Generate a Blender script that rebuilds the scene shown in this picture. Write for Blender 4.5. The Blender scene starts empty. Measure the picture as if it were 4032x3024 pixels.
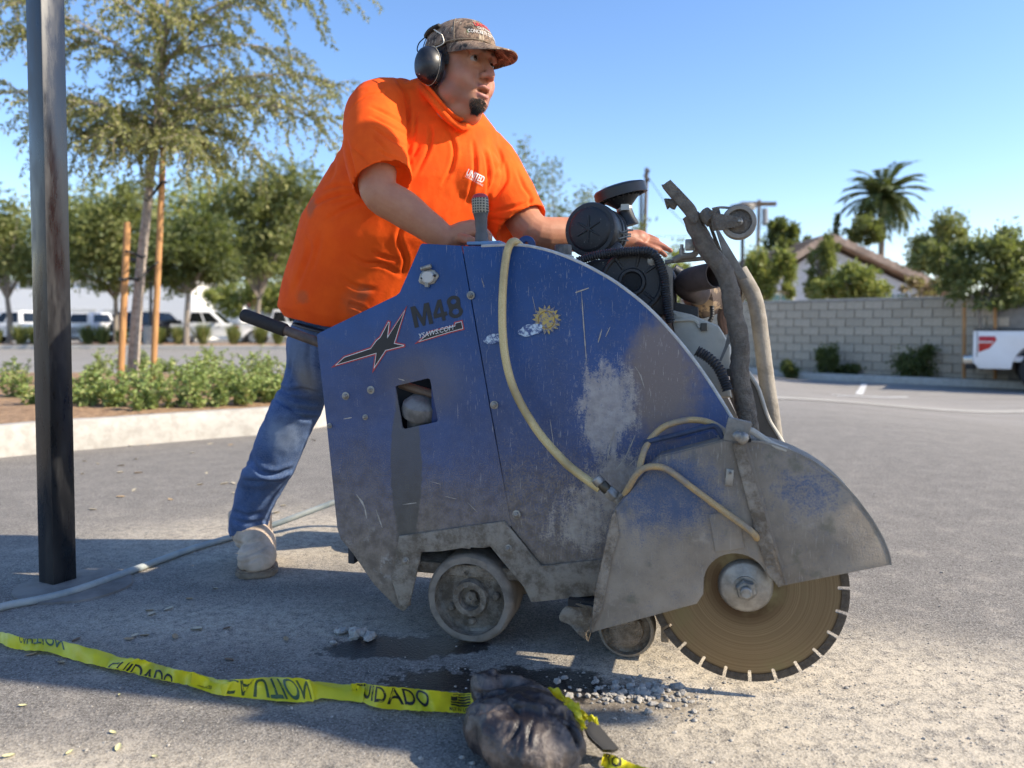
import bpy, bmesh, math, random
import numpy as np
from mathutils import Vector, Matrix, noise, Euler
from mathutils.bvhtree import BVHTree
R = math.radians
SC = bpy.context.scene
COL = SC.collection
random.seed(7); rng = np.random.default_rng(7)

# ------------------------------------------------------------------ camera
F, CX, CY, PIT, CAMH = 3028., 2016., 1409., R(2.1), .81
cam_d = bpy.data.cameras.new("camera"); cam = bpy.data.objects.new("camera", cam_d); COL.objects.link(cam)
cam.location = (0, 0, CAMH); cam.rotation_euler = (R(90) - PIT, 0, 0)
cam_d.sensor_width = 36; cam_d.lens = 36 * F / 4032; cam_d.shift_y = -103 / 4032
cam_d.clip_start = .05; cam_d.clip_end = 2000
cam_d.dof.use_dof = True; cam_d.dof.focus_distance = 2.05; cam_d.dof.aperture_fstop = 2.5
SC.camera = cam
# ------------------------------------------------------------------ sky, sun, exposure
SUN_EL = R(35); SUN_H = Vector((.981, -.196, 0)).normalized()
SUN = Vector((SUN_H.x * math.cos(SUN_EL), SUN_H.y * math.cos(SUN_EL), math.sin(SUN_EL)))
W = bpy.data.worlds.new("World"); SC.world = W; W.use_nodes = True
nt = W.node_tree; bg = nt.nodes['Background']
sky = nt.nodes.new('ShaderNodeTexSky'); sky.sky_type = 'NISHITA'; sky.sun_disc = False
sky.sun_elevation = SUN_EL; sky.sun_rotation = math.atan2(SUN_H.x, SUN_H.y)
sky.altitude = 0; sky.air_density = 1.0; sky.dust_density = .35; sky.ozone_density = 2.6
hs = nt.nodes.new('ShaderNodeHueSaturation'); hs.inputs['Saturation'].default_value = 1.14; nt.links.new(sky.outputs[0], hs.inputs['Color']); tn = nt.nodes.new('ShaderNodeMix'); tn.data_type = 'RGBA'; tn.blend_type = 'MULTIPLY'; tn.inputs[0].default_value = 1; tn.inputs[7].default_value = (.97, .90, .94, 1); nt.links.new(hs.outputs[0], tn.inputs[6]); nt.links.new(tn.outputs[2], bg.inputs[0]); bg.inputs[1].default_value = .108
sl = bpy.data.lights.new("sun", 'SUN'); sl.energy = 3.15; sl.angle = R(.55); sl.color = (1, .89, .72)
so = bpy.data.objects.new("sun", sl); COL.objects.link(so)
so.rotation_euler = (-SUN).to_track_quat('-Z', 'Y').to_euler(); so.location = (6, -2, 8)
vs = SC.view_settings; vs.view_transform = 'Standard'; vs.look = 'None'; vs.exposure = 1.40; vs.gamma = 1
SC.cycles.use_adaptive_sampling = True; SC.cycles.adaptive_threshold = .02
SC.cycles.use_denoising = True
SC.cycles.max_bounces = 6; SC.cycles.transparent_max_bounces = 8

# ------------------------------------------------------------------ projection helpers (photo pixels -> rays)
_c, _s = math.cos(PIT), math.sin(PIT)
def ray(sx, sy):
    x = (sx - CX) / F; y = (CY - sy) / F
    return Vector((x, _c + y * _s, -_s + y * _c))
def at(sx, sy, Y):
    d = ray(sx, sy); t = Y / d.y
    return Vector((d.x * t, Y, CAMH + d.z * t))
def gnd(sx, sy, z=0.):
    d = ray(sx, sy); t = (z - CAMH) / d.z
    return Vector((d.x * t, d.y * t, z))
def proj(p):
    x, y, z = p[0], p[1], p[2] - CAMH
    fw = y * _c - z * _s; up = y * _s + z * _c
    return (CX + F * x / fw, CY - F * up / fw)
def sst(a, b, x):
    t = min(1, max(0, (x - a) / (b - a))); return t * t * (3 - 2 * t)
def gz(x, y):
    return -.32 * sst(2.5, 7., x)
K = 4032 / 2212          # full-view pixels to photo pixels
def D(x, y): return (x * K, y * K)

# ------------------------------------------------------------------ object helpers
def link(o, parent=None):
    COL.objects.link(o)
    if parent is not None: o.parent = parent
    return o
def tag(o, label=None, cat=None, group=None, kind=None):
    if label: o['label'] = label
    if cat: o['category'] = cat
    if group: o['group'] = group
    if kind: o['kind'] = kind
    return o
def empty(name, loc=(0, 0, 0), rz=0., label=None, cat=None, group=None):
    o = bpy.data.objects.new(name, None); o.location = loc; o.rotation_euler = (0, 0, rz)
    o.empty_display_size = .1; COL.objects.link(o)
    return tag(o, label, cat, group)
def copy_tree(o, parent=None):
    c = o.copy(); COL.objects.link(c)
    if parent is not None: c.parent = parent
    for ch in list(o.children): copy_tree(ch, c)
    return c
def shade(me, smooth=True, ang=None):
    if smooth:
        me.polygons.foreach_set('use_smooth', [True] * len(me.polygons))
        if ang is not None: me.set_sharp_from_angle(angle=R(ang))
class MB:
    """collects geometry for one mesh"""
    def __init__(s): s.v = []; s.f = []
    def add(s, vs, fs):
        n = len(s.v); s.v += [tuple(v) for v in vs]; s.f += [tuple(i + n for i in f) for f in fs]; return s
    def box(s, lo, hi, M=None):
        (a, b, c), (d, e, f) = lo, hi
        vs = [(a,b,c),(d,b,c),(d,e,c),(a,e,c),(a,b,f),(d,b,f),(d,e,f),(a,e,f)]
        if M is not None: vs = [M @ Vector(v) for v in vs]
        return s.add(vs, [(0,3,2,1),(4,5,6,7),(0,1,5,4),(1,2,6,5),(2,3,7,6),(3,0,4,7)])
    def prism(s, poly, y0, y1, ax='y', M=None):
        """polygon (a,b) extruded along an axis; a,b are the two other axes in order"""
        n = len(poly)
        def P(a, b, c): return {'y': (a, c, b), 'x': (c, a, b), 'z': (a, b, c)}[ax]
        vs = [P(a, b, y0) for a, b in poly] + [P(a, b, y1) for a, b in poly]
        if M is not None: vs = [M @ Vector(v) for v in vs]
        fs = [tuple(range(n))[::-1], tuple(range(n, 2 * n))] + [(i, (i+1) % n, n + (i+1) % n, n + i) for i in range(n)]
        return s.add(vs, fs)
    def tube(s, pts, r, seg=10, caps=True, prof=None):
        pts = [Vector(p) for p in pts]; n = len(pts)
        rr = r if hasattr(r, '__len__') else [r] * n
        t0 = (pts[1] - pts[0]).normalized()
        up = Vector((0, 0, 1)) if abs(t0.z) < .9 else Vector((1, 0, 0))
        nrm = (up - t0 * up.dot(t0)).normalized(); vs = []
        for i, p in enumerate(pts):
            t = (pts[min(i+1, n-1)] - pts[max(i-1, 0)]).normalized()
            nrm = (nrm - t * nrm.dot(t)); nrm = nrm.normalized() if nrm.length > 1e-6 else t.orthogonal().normalized()
            b = t.cross(nrm)
            for k in range(seg):
                a = 2 * math.pi * k / seg
                e1, e2 = (rr[i], rr[i]) if not hasattr(rr[i], '__len__') else rr[i]
                vs.append(p + nrm * math.cos(a) * e1 + b * math.sin(a) * e2)
        fs = [(i*seg+k, i*seg+(k+1) % seg, (i+1)*seg+(k+1) % seg, (i+1)*seg+k) for i in range(n-1) for k in range(seg)]
        if caps: fs += [tuple(range(seg))[::-1], tuple(range((n-1)*seg, n*seg))]
        return s.add(vs, fs)
    def lathe(s, prof, c, axis=(0, 0, 1), seg=24, caps=True):
        """profile of (radius, height along axis)"""
        ax = Vector(axis).normalized(); u = ax.orthogonal().normalized(); w = ax.cross(u); c = Vector(c); vs = []
        for r, h in prof:
            for k in range(seg):
                a = 2 * math.pi * k / seg
                vs.append(c + ax * h + (u * math.cos(a) + w * math.sin(a)) * r)
        n = len(prof)
        fs = [(i*seg+k, i*seg+(k+1) % seg, (i+1)*seg+(k+1) % seg, (i+1)*seg+k) for i in range(n-1) for k in range(seg)]
        if caps: fs += [tuple(range(seg))[::-1], tuple(range((n-1)*seg, n*seg))]
        return s.add(vs, fs)
    def ball(s, c, r, seg=16, rings=10, M=None):
        r = r if hasattr(r, '__len__') else (r, r, r); vs = []; c = Vector(c)
        M3 = M if M is not None else Matrix.Identity(3)
        for i in range(rings + 1):
            th = math.pi * i / rings
            for k in range(seg):
                a = 2 * math.pi * k / seg
                vs.append(c + M3 @ Vector((r[0]*math.sin(th)*math.cos(a), r[1]*math.sin(th)*math.sin(a), r[2]*math.cos(th))))
        fs = [(i*seg+k, (i+1)*seg+k, (i+1)*seg+(k+1) % seg, i*seg+(k+1) % seg) for i in range(rings) for k in range(seg)]
        return s.add(vs, fs)
    def mesh(s, name):
        me = bpy.data.meshes.new(name); me.from_pydata(s.v, [], s.f); me.validate()
        bm = bmesh.new(); bm.from_mesh(me)
        bmesh.ops.remove_doubles(bm, verts=bm.verts, dist=1e-6)
        bmesh.ops.recalc_face_normals(bm, faces=bm.faces); bm.to_mesh(me); bm.free()
        return me
    def build(s, name, mat, parent=None, smooth=True, ang=35, bevel=0, bseg=2):
        me = s.mesh(name)
        if bevel:
            bm = bmesh.new(); bm.from_mesh(me)
            es = [e for e in bm.edges if len(e.link_faces) == 2 and e.calc_face_angle(0) > R(30)]
            bmesh.ops.bevel(bm, geom=es, offset=bevel, segments=bseg, affect='EDGES', profile=.5, clamp_overlap=True)
            bm.to_mesh(me); bm.free()
        me.materials.append(mat); shade(me, smooth, ang)
        return link(bpy.data.objects.new(name, me), parent)
def ev_mesh(o):
    """mesh of an object with its modifiers / curve settings applied; removes the object"""
    dg = bpy.context.evaluated_depsgraph_get(); dg.update()
    me = bpy.data.meshes.new_from_object(o.evaluated_get(dg), depsgraph=dg)
    bpy.data.objects.remove(o); return me
def smooth_path(pts, n=8, closed=False):
    """Catmull-Rom through points"""
    pts = [Vector(p) for p in pts]; out = []; m = len(pts)
    for i in range(m if closed else m - 1):
        g = (lambda j: pts[j % m]) if closed else (lambda j: pts[min(max(j, 0), m - 1)])
        p0, p1, p2, p3 = g(i-1), g(i), g(i+1), g(i+2)
        for k in range(n):
            t = k / n
            out.append(.5 * ((2*p1) + (p2-p0)*t + (2*p0-5*p1+4*p2-p3)*t*t + (3*p1-p0-3*p2+p3)*t**3))
    if not closed: out.append(pts[-1])
    return out
def plate(name, loops, y0, y1, mat, parent=None, bevel=.0):
    """flat plate in the x-z plane with holes: loops of (x,z); thickness from y0 to y1"""
    cu = bpy.data.curves.new(name, 'CURVE'); cu.dimensions = '2D'; cu.fill_mode = 'BOTH'
    for lp in loops:
        sp = cu.splines.new('POLY'); sp.points.add(len(lp) - 1); sp.use_cyclic_u = True
        for p, (a, b) in zip(sp.points, lp): p.co = (a, b, 0, 1)
    th = abs(y1 - y0); cu.extrude = max(1e-4, th / 2 - bevel); cu.bevel_depth = bevel; cu.bevel_resolution = 1
    cu.offset = -bevel
    o = bpy.data.objects.new(name, cu); COL.objects.link(o); me = ev_mesh(o)
    n = len(me.vertices); co = np.empty(n * 3); me.vertices.foreach_get('co', co); co = co.reshape(-1, 3)
    new = np.stack([co[:, 0], (y0 + y1) / 2 - co[:, 2], co[:, 1]], 1)
    me.vertices.foreach_set('co', new.ravel()); me.name = name
    bm = bmesh.new(); bm.from_mesh(me); bmesh.ops.remove_doubles(bm, verts=bm.verts, dist=1e-6)
    bmesh.ops.recalc_face_normals(bm, faces=bm.faces); bm.to_mesh(me); bm.free()
    me.materials.clear(); me.materials.append(mat); shade(me, True, 30)
    return link(bpy.data.objects.new(name, me), parent)
def text_mesh(body, size=1., bold=0., shear=0., extrude=.0, align='LEFT', space=1.):
    cu = bpy.data.curves.new('text', 'FONT'); cu.body = body; cu.size = size; cu.offset = bold; cu.shear = shear
    cu.extrude = extrude; cu.align_x = align; cu.space_character = space; cu.resolution_u = 4
    o = bpy.data.objects.new('text', cu); COL.objects.link(o); return ev_mesh(o)
def mesh_np(me):
    co = np.empty(len(me.vertices) * 3); me.vertices.foreach_get('co', co); return co.reshape(-1, 3)

# ------------------------------------------------------------------ material helpers
class MT:
    def __init__(s, name, rough=.6, metal=0., spec=.5):
        s.m = bpy.data.materials.new(name); s.m.use_nodes = True; s.t = s.m.node_tree
        s.b = s.t.nodes['Principled BSDF']; s.b.inputs['Roughness'].default_value = rough
        s.b.inputs['Metallic'].default_value = metal; s.b.inputs['Specular IOR Level'].default_value = spec
        s._c = None
    def n(s, typ, **kw):
        nd = s.t.nodes.new(typ)
        for k, v in kw.items(): setattr(nd, k, v)
        return nd
    def L(s, a, b): s.t.links.new(a, b)
    def setin(s, sock, v):
        if isinstance(v, bpy.types.NodeSocket): s.L(v, sock)
        elif isinstance(v, (tuple, list)) and len(v) == 3 and sock.type == 'RGBA': sock.default_value = (*v, 1)
        else: sock.default_value = v
    @property
    def co(s):
        if s._c is None: s._c = s.n('ShaderNodeTexCoord').outputs['Object']
        return s._c
    def world(s): return s.n('ShaderNodeNewGeometry').outputs['Position']
    def map(s, co=None, scale=(1, 1, 1), rot=(0, 0, 0), loc=(0, 0, 0)):
        m = s.n('ShaderNodeMapping'); s.L(co or s.co, m.inputs[0])
        m.inputs['Scale'].default_value = scale; m.inputs['Rotation'].default_value = rot; m.inputs['Location'].default_value = loc
        return m.outputs[0]
    def noise(s, scale=5, detail=4, rough=.6, co=None, dist=0.):
        nd = s.n('ShaderNodeTexNoise'); s.L(co or s.co, nd.inputs['Vector']); nd.inputs['Scale'].default_value = scale
        nd.inputs['Detail'].default_value = detail; nd.inputs['Roughness'].default_value = rough; nd.inputs['Distortion'].default_value = dist
        return nd.outputs[0]
    def voro(s, scale=5, co=None, out='Distance', feat='F1'):
        nd = s.n('ShaderNodeTexVoronoi'); nd.feature = feat; s.L(co or s.co, nd.inputs['Vector']); nd.inputs['Scale'].default_value = scale
        return nd.outputs[out]
    def sep(s, co=None):
        nd = s.n('ShaderNodeSeparateXYZ'); s.L(co or s.co, nd.inputs[0]); return nd.outputs
    def math(s, op, a, b=0., clamp=False):
        nd = s.n('ShaderNodeMath', operation=op, use_clamp=clamp); s.setin(nd.inputs[0], a); s.setin(nd.inputs[1], b); return nd.outputs[0]
    def step(s, v, a, b, lo=0., hi=1.):
        nd = s.n('ShaderNodeMapRange', interpolation_type='SMOOTHSTEP'); s.setin(nd.inputs[0], v)
        for i, x in enumerate((a, b, lo, hi)): nd.inputs[i + 1].default_value = x
        return nd.outputs[0]
    def blob(s, cx, cy, rx, ry, a=1., b=.4, jit=0., jn=None, co3=None):
        """soft elliptic mask in two coordinates (sockets); jn adds an irregular edge"""
        X, Y = co3
        dx = s.math('DIVIDE', s.math('SUBTRACT', X, cx), rx); dy = s.math('DIVIDE', s.math('SUBTRACT', Y, cy), ry)
        d = s.math('SQRT', s.math('ADD', s.math('MULTIPLY', dx, dx), s.math('MULTIPLY', dy, dy)))
        if jn is not None: d = s.math('ADD', d, s.math('MULTIPLY', s.math('SUBTRACT', jn, .5), jit))
        return s.step(d, a, b)
    def mix(s, fac, a, b, mode='MIX'):
        nd = s.n('ShaderNodeMix', data_type='RGBA', blend_type=mode); s.setin(nd.inputs[0], fac)
        s.setin(nd.inputs[6], a); s.setin(nd.inputs[7], b); return nd.outputs[2]
    def mixf(s, fac, a, b):
        nd = s.n('ShaderNodeMix', data_type='FLOAT'); s.setin(nd.inputs[0], fac); s.setin(nd.inputs[2], a); s.setin(nd.inputs[3], b); return nd.outputs[0]
    def attr(s, name):
        return s.n('ShaderNodeAttribute', attribute_name=name).outputs['Fac']
    def color(s, c): s.setin(s.b.inputs['Base Color'], c); return s
    def rough(s, v): s.setin(s.b.inputs['Roughness'], v); return s
    def bump(s, h, strength=.3, dist=.01):
        nd = s.n('ShaderNodeBump'); nd.inputs['Strength'].default_value = strength; nd.inputs['Distance'].default_value = dist
        s.L(h, nd.inputs['Height']); s.L(nd.outputs[0], s.b.inputs['Normal']); return s
def simple(name, c, rough=.6, metal=0., var=.25, scale=8., bump=.0, bscale=60., c2=None, spec=.5, co=None):
    m = MT(name, rough, metal, spec)
    k = m.noise(scale, 5)
    c2 = c2 or tuple(x * (1 - var) for x in c)
    m.color(m.mix(m.step(k, .35, .68), c, c2))
    if bump: m.bump(m.noise(bscale, 4), bump, .005)
    return m.m
# ================================================================== THE SETTING
def ground_material():
    m = MT('asphalt', .85, spec=.35); X, Y, Z = m.sep()
    n1 = m.noise(1.1, 5); n2 = m.noise(7, 6, .65); n3 = m.noise(260, 3, .7); n4 = m.noise(34, 4, .6)
    vo = m.voro(210); spk = m.step(m.voro(300, out='Color'), .0, 1.)
    base = m.mix(m.step(n2, .35, .7), (.155, .141, .124), (.215, .195, .170))
    base = m.mix(m.step(n3, .52, .70), base, (.42, .39, .34))              # light aggregate
    base = m.mix(m.step(m.noise(190, 2, .6), .40, .30), base, (.035, .034, .034))
    # sand and slurry dust around the work place
    near = m.step(Y, 4.2, 1.6); near = m.math('MULTIPLY', near, m.step(X, 3.2, 1.0))
    d1 = m.blob(.75, 1.62, .95, .75, 1., .25, 1.1, n1, (X, Y))
    d2 = m.blob(-1.0, 1.26, 1.3, .30, 1., .3, .7, n1, (X, Y))  # dust strip that also puts the sunlit foreground into the colour
    d3 = m.blob(-.9, 3.0, 1.3, .75, 1., .2, 1.2, n1, (X, Y))
    d4 = m.blob(-.75, 2.10, 1.0, .30, 1., .1, 1.0, n2, (X, Y))  # brown dirt, spread to brighten the shaded ground by colour
    dust = m.math('MAXIMUM', m.math('MAXIMUM', d1, d2), m.math('MULTIPLY', m.math('MAXIMUM', d3, d4), .7))
    dust = m.math('MULTIPLY', dust, m.step(m.math('ADD', m.math('MULTIPLY', n4, .6), m.math('MULTIPLY', n3, .6)), .42, .72))
    dust = m.math('ADD', dust, m.math('MULTIPLY', near, m.step(n2, .50, .74, 0., .24)), True)
    dcol = m.mix(n4, (.74, .64, .48), (.58, .50, .38))
    vc = m.n('ShaderNodeTexVoronoi'); m.L(m.co, vc.inputs['Vector']); vc.inputs['Scale'].default_value = 210; vg = m.sep(vc.outputs['Color'])[0]
    base = m.mix(m.step(vg, .70, .98, 0., .5), base, (.36, .335, .29)); base = m.mix(m.step(vg, .28, .02, 0., .5), base, (.045, .042, .04))
    base = m.mix(m.math('MULTIPLY', dust, .86), base, dcol); base = m.mix(m.step(vg, .45, .0, 0., .35), base, (.10, .088, .07))
    grit = m.step(m.noise(150, 2, .6), .64, .70)
    base = m.mix(m.math('MULTIPLY', grit, m.math('ADD', m.math('MULTIPLY', dust, .7), .12)), base, (.52, .49, .43))
    # far lot: paler, patched, with faint wheel streaks
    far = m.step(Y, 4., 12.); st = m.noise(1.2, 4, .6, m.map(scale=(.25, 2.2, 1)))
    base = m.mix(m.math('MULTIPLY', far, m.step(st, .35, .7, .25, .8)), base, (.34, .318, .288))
    # wet slurry puddles under the saw
    j = m.math('ADD', m.math('MULTIPLY', m.noise(9, 5, .7), .7), m.math('MULTIPLY', m.noise(38, 4, .7), .3))
    w1 = m.blob(-.30, 1.935, .22, .075, 1., .85, 2.2, j, (X, Y))
    w2 = m.blob(.03, 1.725, .20, .095, 1., .8, 2.2, j, (X, Y))
    w3 = m.blob(-.17, 1.74, .14, .07, 1., .8, 3.0, m.noise(34, 3, .6), (X, Y))
    w4 = m.blob(.24, 1.66, .20, .12, 1., .3, 1.8, j, (X, Y))
    wet = m.math('MAXIMUM', m.math('MAXIMUM', w1, w2), w3)
    base = m.mix(m.math('MULTIPLY', w4, .65), base, (.10, .075, .05))
    base = m.mix(m.math('MULTIPLY', wet, .93), base, (.010, .009, .010))
    m.color(base); m.rough(m.mixf(wet, .92, .42))
    h = m.math('ADD', m.math('MULTIPLY', n3, .6), m.math('MULTIPLY', vo, .8)); h = m.math('ADD', h, m.math('MULTIPLY', n4, .35))
    m.bump(m.mixf(m.math('MULTIPLY', dust, .6), h, n3), .42, .004)
    return m.m
def grid_z(x, y): return gz(x, y)
def ground():
    xs = sorted(set(list(np.linspace(-3, 9, 49)) + list(np.linspace(-60, -3, 12)) + [-900, -300, -120] + list(np.linspace(9, 60, 8)) + [150, 400, 900]))
    ys = sorted(set([-60, -20, -5] + list(np.linspace(0, 10, 11)) + list(np.linspace(12, 60, 13)) + [90, 150, 300, 600, 1200]))
    mb = MB(); n = len(xs)
    mb.add([(x, y, grid_z(x, y)) for y in ys for x in xs], [(j*n+i, j*n+i+1, (j+1)*n+i+1, (j+1)*n+i) for j in range(len(ys)-1) for i in range(n-1)])
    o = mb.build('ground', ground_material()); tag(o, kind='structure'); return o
ground()
CONC = MT('concrete_kerb', .85); _n = CONC.noise(14, 6, .65); _n2 = CONC.noise(120, 3); _n3 = CONC.noise(2.2, 4)
CONC.color(CONC.mix(CONC.step(_n, .35, .68), CONC.mix(_n3, (.48, .45, .395), (.40, .375, .33)), (.34, .315, .27))); CONC.bump(CONC.math('ADD', _n, _n2), .35, .006); CONC = CONC.m
MULCH = MT('bark_mulch', .95); _v = MULCH.voro(26, MULCH.map(scale=(1, 1.6, 1)), 'Color')
MULCH.color(MULCH.mix(MULCH.step(MULCH.noise(20, 4), .35, .7), (.46, .29, .16), (.24, .14, .075))); MULCH.bump(MULCH.noise(40, 5, .7), 1., .03); MULCH = MULCH.m
WHITE_PAINT = simple('road_paint', (.72, .71, .68), .7, var=.3, scale=12)

# near planter: kerb line traced on the ground (front bottom edge)
KERB = [gnd(-900, 1880), gnd(-300, 1835), gnd(0, 1803), gnd(290, 1775), gnd(600, 1748), gnd(850, 1726), gnd(1094, 1706), gnd(1300, 1676), gnd(1480, 1630)]
KERB += [Vector((-1.05, 8.6, 0)), Vector((-1.25, 9.7, 0)), Vector((-2.0, 10.5, 0)), Vector((-4, 10.9, 0)), Vector((-9, 11.3, 0))]
kp = smooth_path(KERB, 8); KH = .20
def kerb_strip(path, h, wdt, zf=lambda x, y: 0.):
    """kerb with sloped face and rounded nose, swept along a ground path (inside lies to its left)"""
    prof = [(0, -.05), (.012, h * .55), (.03, h * .86), (.055, h), (wdt, h), (wdt, -.05)]
    vs = []; n = len(path); k = len(prof)
    for i, p in enumerate(path):
        t = path[min(i+1, n-1)] - path[max(i-1, 0)]; t.z = 0; t.normalize(); nr = Vector((-t.y, t.x, 0))
        for a, b in prof:
            q = p + nr * a; vs.append((q.x, q.y, zf(q.x, q.y) + b + .004 * noise.noise(q * 3)))
    fs = [(i*k+j, (i+1)*k+j, (i+1)*k+j+1, i*k+j+1) for i in range(n-1) for j in range(k-1)]
    return MB().add(vs, fs)
tag(kerb_strip(kp, KH, .15).build('planter_kerb', CONC), kind='structure')
# soil inside the near planter, slightly mounded
inner = []
for i, p in enumerate(kp):
    t = kp[min(i+1, len(kp)-1)] - kp[max(i-1, 0)]; t.z = 0; t.normalize(); inner.append(p + Vector((-t.y, t.x, 0)) * .14)
mb = MB(); cen = Vector((-5, 8.0, 0)); NR = 9; vs = []
for p in inner + [Vector((-12, 9, 0))]:
    for j in range(NR):
        q = p.lerp(cen, j / (NR - 1)); vs.append((q.x, q.y, KH - .03 + .06 * min(1, j / 2) + .035 * noise.noise(q * 2.3)))
m_ = len(inner) + 1
mb.add(vs, [(i*NR+j, ((i+1) % m_)*NR+j, ((i+1) % m_)*NR+j+1, i*NR+j+1) for i in range(m_) for j in range(NR-1)])
tag(mb.build('planter_soil', MULCH), kind='structure')
# far planting strip in front of the parked trucks (left)
LK = [Vector((-45, 33.5, 0)), Vector((-30, 33, 0)), Vector((-18, 32.2, 0)), Vector((-8, 31.2, 0)), Vector((0, 30, 0)), Vector((8, 28.5, 0))]
tag(kerb_strip(LK, .16, .2).build('far_kerb', CONC), kind='structure')
mb = MB(); a = [p + Vector((0, .19, .14)) for p in LK]; b = [p + Vector((0, 6.2, .14)) for p in LK]
mb.add(a + b, [(i, i+1, len(a)+i+1, len(a)+i) for i in range(len(a)-1)])
tag(mb.build('far_planting_strip', MULCH), kind='structure')
mb = MB(); mb.add([(-14, 14.1, .006), (-4.8, 13.4, .006), (-4.8, 13.9, .006), (-14, 14.7, .006)], [(0, 1, 2, 3)])
tag(mb.build('road_line', WHITE_PAINT), kind='structure')

# right side: kerb and planting strip along the block wall, oblique to the view
WA, WB = Vector((6.18, 19.2, 0)), Vector((9.87, 15.7, 0)); WD = (WB - WA).normalized(); WN = Vector((-WD.y, WD.x, 0))   # WN points behind the wall
if WN.y < 0: WN = -WN
def wp(s, off=0., z=0.):
    q = WA + WD * s + WN * off; return Vector((q.x, q.y, z))
zr = lambda x, y: gz(x, y)
tag(kerb_strip([wp(s, -1.0) for s in np.linspace(-9, 12, 30)], .15, .16, zr).build('right_kerb', CONC), kind='structure')
mb = MB(); ss = np.linspace(-9, 12, 30); vs = []
for s in ss:
    for off in (-.86, -.4, 0, 3., 20, 60): q = wp(s, off); vs.append((q.x, q.y, gz(q.x, q.y) + .12))
mb.add(vs, [(i*6+j, (i+1)*6+j, (i+1)*6+j+1, i*6+j+1) for i in range(29) for j in range(5)])
tag(mb.build('right_planting_strip', simple('dry_soil', (.23, .17, .12), .95, var=.4, scale=3)), kind='structure')
# low flush kerb and painted lines in the lot
def lot_strip(name, pts, wid, z, mat):
    mb = MB(); vs = []; n = len(pts)
    for i, p in enumerate(pts):
        t = pts[min(i+1, n-1)] - pts[max(i-1, 0)]; t.z = 0; t.normalize(); nr = Vector((-t.y, t.x, 0)) * wid / 2
        for q in (p - nr, p + nr): vs.append((q.x, q.y, gz(q.x, q.y) + z))
    mb.add(vs, [(2*i, 2*i+2, 2*i+3, 2*i+1) for i in range(n-1)])
    tag(mb.build(name, mat), kind='structure')
def rg(sx, sy):
    p = gnd(sx, sy)
    for _ in range(6): p = gnd(sx, sy, gz(p.x, p.y))
    return p
def line_pts(a, b, n=14): A, B = rg(*a), rg(*b); return [A.lerp(B, i / (n-1)) for i in range(n)]
lot_strip('concrete_gutter', line_pts(D(1560, 860), D(2330, 884), 24), .30, .008, CONC)
lot_strip('parking_line', line_pts(D(1855, 852), D(1867, 829)), .11, .006, WHITE_PAINT)
lot_strip('parking_line', line_pts(D(1800, 854), D(1960, 858)), .10, .007, WHITE_PAINT)
# ================================================================== BACKGROUND
# ---- concrete block wall, block by block
BLOCK = MT('split_face_block', .92); _i = BLOCK.n('ShaderNodeObjectInfo').outputs['Random']
BLOCK.color(BLOCK.mix(BLOCK.step(BLOCK.noise(22, 4), .3, .7), BLOCK.mix(_i, (.46, .395, .305), (.58, .50, .39)), (.38, .325, .25))); BLOCK.bump(BLOCK.noise(70, 4), .5, .01); BLOCK = BLOCK.m
MORTAR = simple('mortar', (.27, .255, .23), .95, var=.2)
def block_wall():
    L, Hb, T = .405, .197, .19; z0 = -.30; rows = 9; s0, s1 = -5.6, 5.2
    o = empty('block_wall', wp(s0, 0, z0)); o.rotation_euler.z = math.atan2(WD.y, WD.x)
    tag(o, 'long grey concrete block wall along the right edge of the lot', 'wall')
    ln = s1 - s0
    MB().box((-4, .03, -.15), (ln + 6, T - .012, rows * Hb - .004)).build('mortar_core', MORTAR, o, smooth=False)
    mb = MB().box((0, 0, 0), (L - .016, T, Hb - .014)); me = mb.mesh('block')
    bm = bmesh.new(); bm.from_mesh(me); bmesh.ops.bevel(bm, geom=bm.edges[:], offset=.008, segments=1, affect='EDGES'); bm.to_mesh(me); bm.free(); me.materials.append(BLOCK)
    for r in range(rows):
        off = 0 if r % 2 == 0 else -L / 2
        for c in range(int(ln / L) + 1):
            b = link(bpy.data.objects.new('block', me), o); b.location = (off + c * L, .003 * random.uniform(-1, 1), r * Hb)
    mb = MB().box((-4, -.015, rows * Hb), (ln + 6, T + .015, rows * Hb + .05)); mb.build('cap', simple('wall_cap', (.45, .42, .37), .9), o, bevel=.008)
block_wall()

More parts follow.
